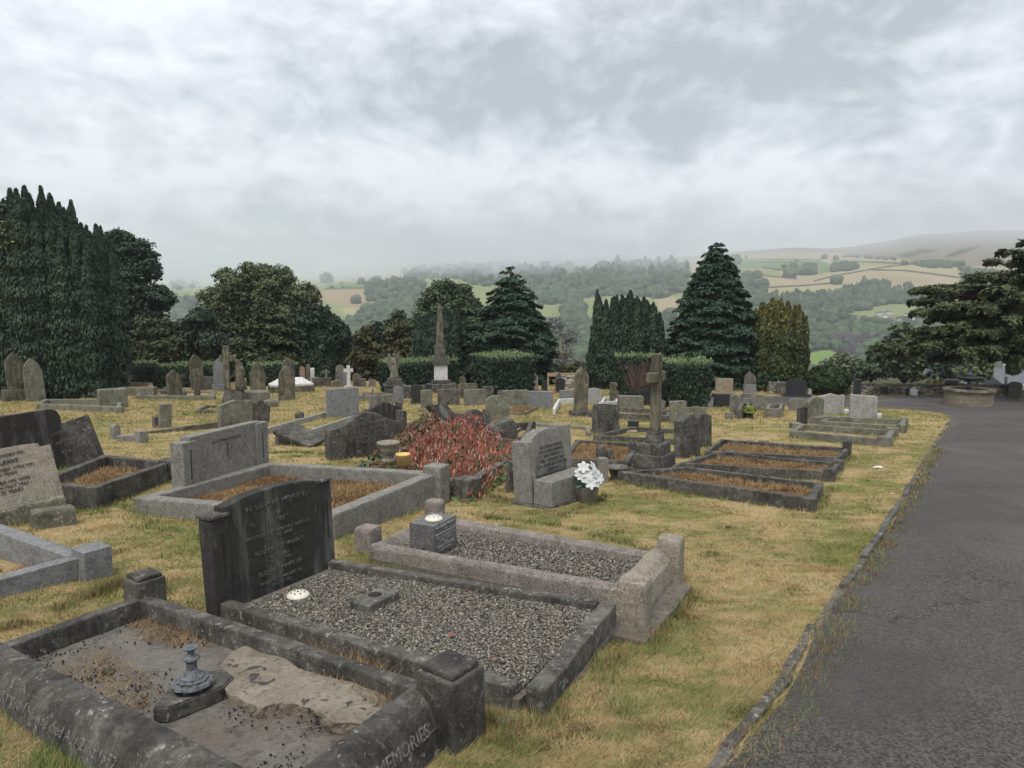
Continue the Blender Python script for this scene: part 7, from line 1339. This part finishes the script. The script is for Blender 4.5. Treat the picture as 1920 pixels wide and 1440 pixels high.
    S(H_, H_, 'pale grey gabled granite stone near the road', 1558, 777, 46, 39, 'palegranite', 'lowgable', 20, .14, 0, 0, None, None, (1,)); S(H_, H_, 'pale grey plain granite stone nearest the road corner', 1618, 784, 48, 44, 'palegranite', 'slant', 15, .16, 0, 0, None, None, (1,)); block('vase_block', 'vase block', 'white-topped vase block behind the gabled granite stone', 1586, 776, 12, 8, 'marble', .2, 10); block('vase_block', 'vase block', 'white-topped vase block right of the plain granite stone', 1648, 784, 10, 8, 'marble', .2, 10)
    S(H_, H_, 'mossy low round-topped stone against the tarmac', 1496, 771, 33, 24, 'grey', 'softround', 10, .16); S(H_, H_, 'brown streaked stone with dark kerb behind the flower pot', 1424, 770, 34, 30, 'lichen', 'softround', 12, .16); kerbset('kerbed_grave', 'short grey kerb right of the brown streaked stone', [(1436, 766), (1440, 757), (1468, 756), (1466, 766)], .3, .1, 'grey')
    S(H_, H_, 'narrow streaked stone seen edge-on, left of the pot of yellow flowers', 1379, 778, 17, 38, 'lichen', 'softround', 50, .16); kerbset('kerbed_grave', 'dark kerb behind the narrow edge-on stone', [(1385, 768), (1388, 756), (1406, 754), (1404, 766)], .3, .1, 'darkgrey')
    S(H_, H_, 'broad plain black block-like headstone before the big clipped hedge', 1356, 764, 44, 25, 'polished', 'rect', 12, .2); bouquet(1403, 785, 'small black pot of white and yellow flowers on the lawn', 14, 'yellowbush', pot=(14, 13, 'polished')); block('vase_block', 'vase block', 'small rough grey cube left of the pot of yellow flowers', 1367, 787, 16, 14, 'lichen', .18, 10)
    S(H_, H_, 'tan sandstone headstone with pink posy, against the tall fir', 1358, 742, 33, 32, 'tan', 'rect', 12, .2, 0, 0, (.15, .14, .5)); bouquet(1346, 738, 'pink posy on the base of the tan headstone', 6, 'petal'); S(H_, H_, 'dark pointed arch stone with a pale block face, beneath the fir', 1406, 738, 23, 42, 'darkgrey', 'gothic', 12, .2, 0, 0, (.0, .44, .35, 'slate_granite'))
    kerbset('kerbed_grave', 'lichened kerb around the arch stone', [(1380, 747), (1386, 738), (1424, 738), (1424, 748)], .25, .12, 'grey'); S(H_, H_, 'dark low rounded stone left of the broad black one', 1466, 740, 20, 22, 'darkgrey', 'cornered', 12, .2); S(H_, H_, 'broad black low-gabled stone beside the golden yew', 1493, 744, 36, 34, 'polished', 'lowgable', 12, .16, 0, 0, (.4, .1, .5)); S(H_, H_, 'pale wedge stone leaning against the broad black one', 1473, 742, 14, 14, 'grey', 'slant', 30, .3, 10)
    block('small_urn', 'urn', 'small pale rounded urn right of the broad black stone', 1518, 741, 8, 12, 'palegranite', .2, 10, shape='rock')
    S(H_, H_, 'upright black slab hidden behind the ball-shaped bush', 1607, 743, 14, 32, 'polished', 'rect', 8, .16)
    for px, w, h, m, pr, lb in ((1658, 13, 17, 'polished', 'rect', 'black upright stone at the wall, leftmost of the two'), (1683, 13, 15, 'darkgrey', 'cornered', 'dark rounded stone at the wall, nearer the white figure')): S(H_, H_, lb, px, 741, w, h, m, pr, 6, .14)
    S(H_, H_, 'small white rough stone against the wall', 1713, 742, 13, 15, 'white', 'broken', 6, .14); block('small_figure', 'figurine', 'slim dark figure with white head beside the small white stone', 1700, 742, 5, 16, 'polished', .12, 6, shape='post')
    for px, lb in ((1650, 'yellow posy at the wall, left of the leftmost black stone'), (1666, 'yellow posy at the wall, right of the leftmost black stone')): bouquet(px, 742, lb, 3.5, 'gold_tip')
    S(H_, H_, 'dark round-topped stone under the cedar at the right edge', 1903, 744, 22, 28, 'darkgrey', 'softround', 8, .2)
    # centre right background
    S(H_, H_, 'lichen-grey wide slab with pale rails in front, centre background', 966, 762, 50, 30, 'lichen', 'rect', 15, .2); S(H_, H_, 'broad blue-grey lichened slab at the corner of white marble kerbs', 1014, 766, 50, 33, 'slate_granite', 'slant', 15, .2); kerbset('kerbed_grave', 'bright white marble kerb beside the broad blue-grey slab', [(1036, 766), (1046, 748), (1082, 746), (1080, 757)], .22, .1, 'marble', skip=(3,))
    kerbset('kerbed_grave', 'reddish kerb at the foot of the lichen-grey slab', [(940, 772), (965, 760), (1010, 762), (985, 774)], .1, .1, 'buff', fill=('straw', .04)); S(H_, H_, 'dark lower slab left of the lichen-grey wide one', 943, 752, 22, 20, 'darkgrey', 'rect', 12, .2)
    S(H_, H_, 'small black curved-top memorial left of the arched stone', 1000, 741, 30, 10, 'polished', 'softround', 10, .15); S(H_, H_, 'black shield-faced headstone by the red flowers', 1051, 737, 17, 28, 'polished', 'softround', 10, .14, 0, 0, (.1, .1, .3)); S(H_, H_, 'taller dark pointed stone behind the black shield-faced one', 1048, 733, 13, 34, 'darkgrey', 'gothic', 10, .14); bouquet(1040, 738, 'spray of red flowers before the black shield-faced stone', 6, 'redflower')
    S(H_, H_, 'pinkish pointed stone right of the pine hedge', 1003, 733, 14, 32, 'pinkgrit', 'gable', 12, .22); S(H_, H_, 'small narrow pale stone left of the pinkish pointed one', 988, 735, 7, 20, 'buff', 'round', 10, .14); S(H_, H_, 'dark mini stone with white bird-like top', 1021, 733, 12, 20, 'polished', 'softround', 10, .12)
    S(H_, H_, 'grey slab with wreath mark, left of the tall mossy arched stone', 1066, 752, 34, 20, 'slate_granite', 'rect', 10, .2); S(H_, H_, 'bright pale granite headstone right of the tall mossy arched one', 1115, 757, 30, 29, 'palegranite', 'softround', 15, .14)
    kerbset('kerbed_grave', 'white-edged kerb behind the bright pale granite headstone', [(1126, 754), (1132, 744), (1160, 743), (1158, 752)], .2, .1, 'marble'); S(H_, H_, 'long low streaked slab behind the bright pale stone', 1168, 757, 48, 22, 'buff', 'slant', 15, .2); S(H_, H_, 'grey chest-like slab with white panel left of the tall cross', 1184, 768, 50, 26, 'grey', 'slant', 15, .35)
    S(H_, H_, 'square brown block stone below the bare-stemmed hedge', 1155, 740, 22, 22, 'buff', 'rect', 14, .3, 0, 0); S(H_, H_, 'dark polished slab half hidden behind the tall cross', 1216, 761, 30, 33, 'polished', 'softround', 12, .16); kerbset('kerbed_grave', 'dark broken kerb right of the cross, under the big hedge', [(1232, 770), (1245, 750), (1290, 752), (1275, 770)], .22, .12, 'darkgrey'); S(H_, H_, 'greyish wedge stone beside the cross shaft, right side', 1240, 775, 18, 26, 'grey', 'slant', 30, .2)
    block('granite_wedge', 'stone', 'smooth grey wedge beside the plain black block headstone', 1324, 764, 26, 20, 'slate_granite', .4, 10, shape=None)
    for i, (px, py, w, h, lb) in enumerate([(700, 745, 26, 8, 'low broken ledger left of the angel pedestal'), (795, 772, 22, 4, 'thin flat stone on the lawn left of the pitted buff stone'), (662, 752, 26, 5, 'sunken dark kerb edge right of the plain blue-grey slab'), (1015, 800, 22, 6, 'flat pale stones in the grass before the mossy arch stone')]): block('sunken_stone', 'stone', lb, px, py, w, h, ('darkgrey', 'buff', 'darkgrey', 'grey')[i], .3, 14)
    hedge(263, 724, 50, 44, 'low clipped hedge nearest the huge left yew', 1.0, 10); hedge(322, 727, 72, 42, 'second low hedge in the left row, behind the gabled stone', 1.0, 10); hedge(383, 721, 62, 38, 'clipped hedge seen between the tall brown stone and the cross', 1.0, 10, 1.2); hedge(506, 724, 100, 42, 'long clipped hedge behind the white coped tomb', 1.0, 10)
    hedge(782, 736, 150, 60, 'hedge behind the angel and obelisk', .93, 18, 1.6); hedge(942, 750, 105, 84, 'deep clipped hedge right of the obelisk, in front of the pine', .86, 32, 2.2); hedge(1196, 757, 92, 90, 'bare-fronted flat-topped hedge left of the tall cross', .74, 8, .9, bare=True); hedge(1292, 764, 108, 88, 'dark flat-topped hedge tapering to its foot, right of the tall cross', .80, 14, 2.0)
    litter(); fountain(); drystone_wall(); lamp_and_house(); flower_bed()
# ---------------------------------------------------------------- grass blades over the lawn
def lawn_blades(holes):
    road = [tuple(p) for p in road_poly]
    def sample(n, x0, x1, y0, y1, bias):
        px = RNG.uniform(x0, x1, n); py = y0 + (y1 - y0) * rnd(n) ** bias; u, v = px - 960, 720 - py
        D = np.stack([u, v * _s + F * _c, v * _c - F * _s], 1); D = D / D[:, 1:2]; y_ = np.linspace(1.5, 44, 3000); sl = (base_z(y_) - CAMZ) / y_; t = np.interp(D[:, 2], sl, y_); P = CAM + D * t[:, None]; P[:, 2] = ground_z(P[:, 0], P[:, 1]); return P
    P = np.concatenate([sample(470000, -120, 2000, 790, 1560, 1.0), sample(110000, -100, 1960, 718, 790, 1.0)])
    keep = ~in_poly(P, road)
    for h in holes: keep &= ~in_poly(P, [(q[0], q[1]) for q in h])
    P = P[keep & (P[:, 1] < 43.9)]; n = len(P); d = P[:, 1]
    cl = np.array([mnoise.noise(Vector((a * 1.9, b * 1.9, 2))) for a, b in P[:, :2]]); c2 = np.array([mnoise.noise(Vector((a * 9, b * 9, 7))) for a, b in P[:, :2]])
    L_ = (.022 + .026 * np.clip(cl + c2 * .6 + .25, 0, 1.2)) * rnd(n, .6, 1.5) * np.clip(d / 9, 1, 2.6); w = np.maximum(.0016, d * .00050) * rnd(n, .7, 1.4)
    ca = np.array([mnoise.noise(Vector((a * 3, b * 3, 11))) for a, b in P[:, :2]]) * 5; a = ca + RNG.normal(0, 1.2, n); ln = rnd(n, .2, 1.5)
    D = np.stack([np.cos(a) * ln, np.sin(a) * ln, rnd(n, .35, 1.0)], 1) * L_[:, None]; S = np.stack([-np.sin(a + 1), np.cos(a + 1), np.zeros(n)], 1) * w[:, None]
    V = np.stack([P - S, P + S, P + D], 1).reshape(-1, 3)
    tag(np_mesh('grass', V, np.arange(n * 3).reshape(n, 3), MAT['blades'], None, {'tint': ('POINT', 'FLOAT', np.repeat(rnd(n), 3))}), kind='stuff')
def tufts(cfg):
    """longer untrimmed grass where the mower cannot reach: strips along edges"""
    Ps, Ls, Gr = [], [], []
    for (pts, wid, n, hgt, green) in cfg:
        Q = [G(*p) for p in pts]; seg = [np.linalg.norm(b - a) for a, b in zip(Q, Q[1:])]; tot = sum(seg)
        for a, b, l in zip(Q, Q[1:], seg):
            m = int(n * l / tot); t = rnd(m)[:, None]; q = a + (b - a) * t + RNG.normal(0, wid, (m, 3)) * np.array([1, 1, 0]); Ps.append(q); Ls.append(np.full(m, hgt)); Gr.append(np.full(m, green))
    P = np.concatenate(Ps); P[:, 2] = ground_z(P[:, 0], P[:, 1]); n = len(P); k = np.array([mnoise.noise(Vector((a * 4, b * 4, 1))) for a, b in P[:, :2]]) > -.12; P = P[k]; L_ = np.concatenate(Ls)[k]; Gn = np.concatenate(Gr)[k]; n = len(P)
    for nm, mt, sel in (('rank_grass', LEAF['green'], RNG.random(n) < Gn), ('rank_grass_dry', MAT['straw'], None)):
        s_ = sel if sel is not None else ~prev; prev = s_; Q = P[s_]; m = len(Q); a = rnd(m, 0, 6.28); ln = rnd(m, .1, .9); D = np.stack([np.cos(a) * ln, np.sin(a) * ln, rnd(m, .5, 1)], 1) * (L_[s_] * rnd(m, .5, 1.4))[:, None]; w = np.maximum(.0018, Q[:, 1:2] * .0005); S = np.stack([-np.sin(a), np.cos(a), np.zeros(m)], 1) * w
        tag(np_mesh('rank_grass', np.stack([Q - S, Q + S, Q + D], 1).reshape(-1, 3), np.arange(m * 3).reshape(m, 3), mt, None, {'tint': ('POINT', 'FLOAT', np.repeat(rnd(m), 3))}), kind='stuff')

def foot_grass():
    """grass left standing against every stone and kerb"""
    Ps, Hs = [], []
    for pl in FOOT:
        for a, b in zip(pl, pl[1:]):
            l = float(np.linalg.norm((b - a)[:2])); d = (a[1] + b[1]) / 2; m = int(l * np.clip(1500 / d, 45, 420)) + 3; t = rnd(m)[:, None]; q = a + (b - a) * t; n_ = np.array([-(b - a)[1], (b - a)[0], 0]) / (l + 1e-6); o = np.abs(RNG.normal(0, .035, m)) + .005
            mid = sum(pl) / len(pl); sg = 1 if np.dot(n_, (a + b) / 2 - mid) > 0 else -1; q = q + n_ * (o * sg)[:, None]; Ps.append(q); Hs.append(np.full(m, .055 + .0012 * d))
    P = np.concatenate(Ps); Hh = np.concatenate(Hs); P[:, 2] = ground_z(P[:, 0], P[:, 1]) - .005; k = np.array([mnoise.noise(Vector((a * 5, b * 5, 1))) for a, b in P[:, :2]]) > RNG.uniform(-.45, .15, len(P)); P = P[k]; Hh = Hh[k]; g = np.array([mnoise.noise(Vector((a * 1.1, b * 1.1, 21))) for a, b in P[:, :2]]) + RNG.normal(0, .18, len(P)) > .12
    for nm, mt, s_ in (('edge_grass', LEAF['green'], g), ('edge_grass', MAT['blades'], ~g)):
        Q = P[s_]; m = len(Q); a = rnd(m, 0, 6.28); ln = rnd(m, .1, .9); D = np.stack([np.cos(a) * ln, np.sin(a) * ln, rnd(m, .5, 1)], 1) * (Hh[s_] * rnd(m, .4, 1.3))[:, None]; w = np.maximum(.0016, Q[:, 1:2] * .00055); S = np.stack([-np.sin(a), np.cos(a), np.zeros(m)], 1) * w
        tag(np_mesh(nm, np.stack([Q - S, Q + S, Q + D], 1).reshape(-1, 3), np.arange(m * 3).reshape(m, 3), mt, None, {'tint': ('POINT', 'FLOAT', np.repeat(rnd(m), 3))}), kind='stuff')
def road_litter():
    m = 2600; i = RNG.integers(0, len(kerb_w) - 1, m); t = rnd(m)[:, None]; A = np.array(kerb_w)[i]; B = np.array(kerb_w)[i + 1]; q = A + (B - A) * t; n_ = np.stack([(B - A)[:, 1], -(B - A)[:, 0]], 1); n_ /= np.linalg.norm(n_, axis=1, keepdims=True); o = np.abs(RNG.normal(0, .16, m)) + .01; q[:, :2] += n_ * o[:, None]; q[:, 2] = ground_z(q[:, 0], q[:, 1]) + .013
    r = .0035 * rnd(m, .5, 1.6) * np.clip(q[:, 1] / 4, 1, 5); V = OCT_V[None] * rnd(m * 6, .6, 1.25).reshape(m, 6, 1) * r[:, None, None] + q[:, None]; tag(np_mesh('grit', V.reshape(-1, 3), (OCT_F[None] + np.arange(m)[:, None, None] * 6).reshape(-1, 3), MAT['mortar'], None, {'tint': ('POINT', 'FLOAT', np.repeat(rnd(m), 6))}), kind='stuff')

def lawn_clumps():
    """taller uneven clumps and weeds scattered over the mown grass"""
    c = [G(*p) for p in zip(RNG.uniform(-60, 1900, 900), 800 + 640 * rnd(900) ** .8)]; c = np.array([p for p in c if not in_poly(np.array([p[:2]]), road_poly)[0]]); c = c[~np.any([in_poly(c, [(q[0], q[1]) for q in h]) for h in (near['K0'], near['K1'], near['K2'], near['K3'], near['K7'])], 0)]
    m = 55; k = len(c); r = rnd(k, .03, .12); q = np.repeat(c, m, 0); q[:, :2] += RNG.normal(0, 1, (k * m, 2)) * np.repeat(r, m)[:, None]; q[:, 2] = ground_z(q[:, 0], q[:, 1]); hh = np.repeat(rnd(k, .03, .075), m) * rnd(k * m, .4, 1.3); gr = np.repeat(RNG.random(k) < .5, m); a = np.repeat(rnd(k, 0, 6.28), m) + RNG.normal(0, .9, k * m)
    for mt, s_ in ((LEAF['green'], gr & (RNG.random(k * m) < .5)), (MAT['blades'], ~gr), (MAT['straw'], gr & (RNG.random(k * m) < .12))):
        Q = q[s_]; n = len(Q); ln = rnd(n, .2, 1.3); D = np.stack([np.cos(a[s_]) * ln, np.sin(a[s_]) * ln, rnd(n, .4, 1)], 1) * hh[s_][:, None]; w = np.maximum(.0018, Q[:, 1:2] * .0005); S = np.stack([-np.sin(a[s_]), np.cos(a[s_]), np.zeros(n)], 1) * w
        tag(np_mesh('grass_clumps', np.stack([Q - S, Q + S, Q + D], 1).reshape(-1, 3), np.arange(n * 3).reshape(n, 3), mt, None, {'tint': ('POINT', 'FLOAT', np.repeat(rnd(n), 3))}), kind='stuff')
build_far(); build_trees()
near = build_near()
build_mid()
foot_grass(); road_litter(); lawn_clumps()
lawn_blades([near['K0'], near['K1'], near['K2'], near['K3'], near['K7']])
tufts([([(412, 1165), (600, 1240), (900, 1350), (960, 1360)], .035, 2600, .07, .15), ([(930, 1420), (960, 1370), (1030, 1350), (1160, 1230), (1210, 1215), (1300, 1110)], .05, 4200, .075, .35), ([(0, 1185), (120, 1140), (220, 1095), (260, 1110)], .05, 2200, .07, .3),
       ([(230, 1085), (300, 1110), (370, 1150)], .10, 1800, .06, .7), ([(20, 1360), (-20, 1340), (60, 1420), (140, 1470)], .12, 2400, .09, .85), ([(170, 965), (230, 950), (300, 990), (380, 1010)], .09, 1600, .07, .7), ([(640, 990), (760, 960), (830, 930)], .06, 1500, .06, .7), ([(850, 965), (1050, 985), (1240, 1040)], .04, 2200, .06, .5),
       ([(1150, 905), (1350, 935), (1530, 955), (1560, 915)], .04, 2600, .06, .4), ([(960, 960), (1060, 970), (1140, 930)], .05, 1600, .06, .5), ([(1385, 1440), (1500, 1290), (1580, 1150), (1680, 990), (1760, 840)], .05, 5200, .06, .3), ([(1425, 1440), (1540, 1300), (1600, 1140), (1690, 985)], .06, 2600, .045, .35), ([(1270, 885), (1420, 895), (1570, 900)], .05, 1500, .07, .3), ([(840, 935), (900, 925), (985, 950)], .06, 1200, .06, .3), ([(500, 850), (560, 848), (610, 852)], .06, 700, .06, .8)])
haze_box()
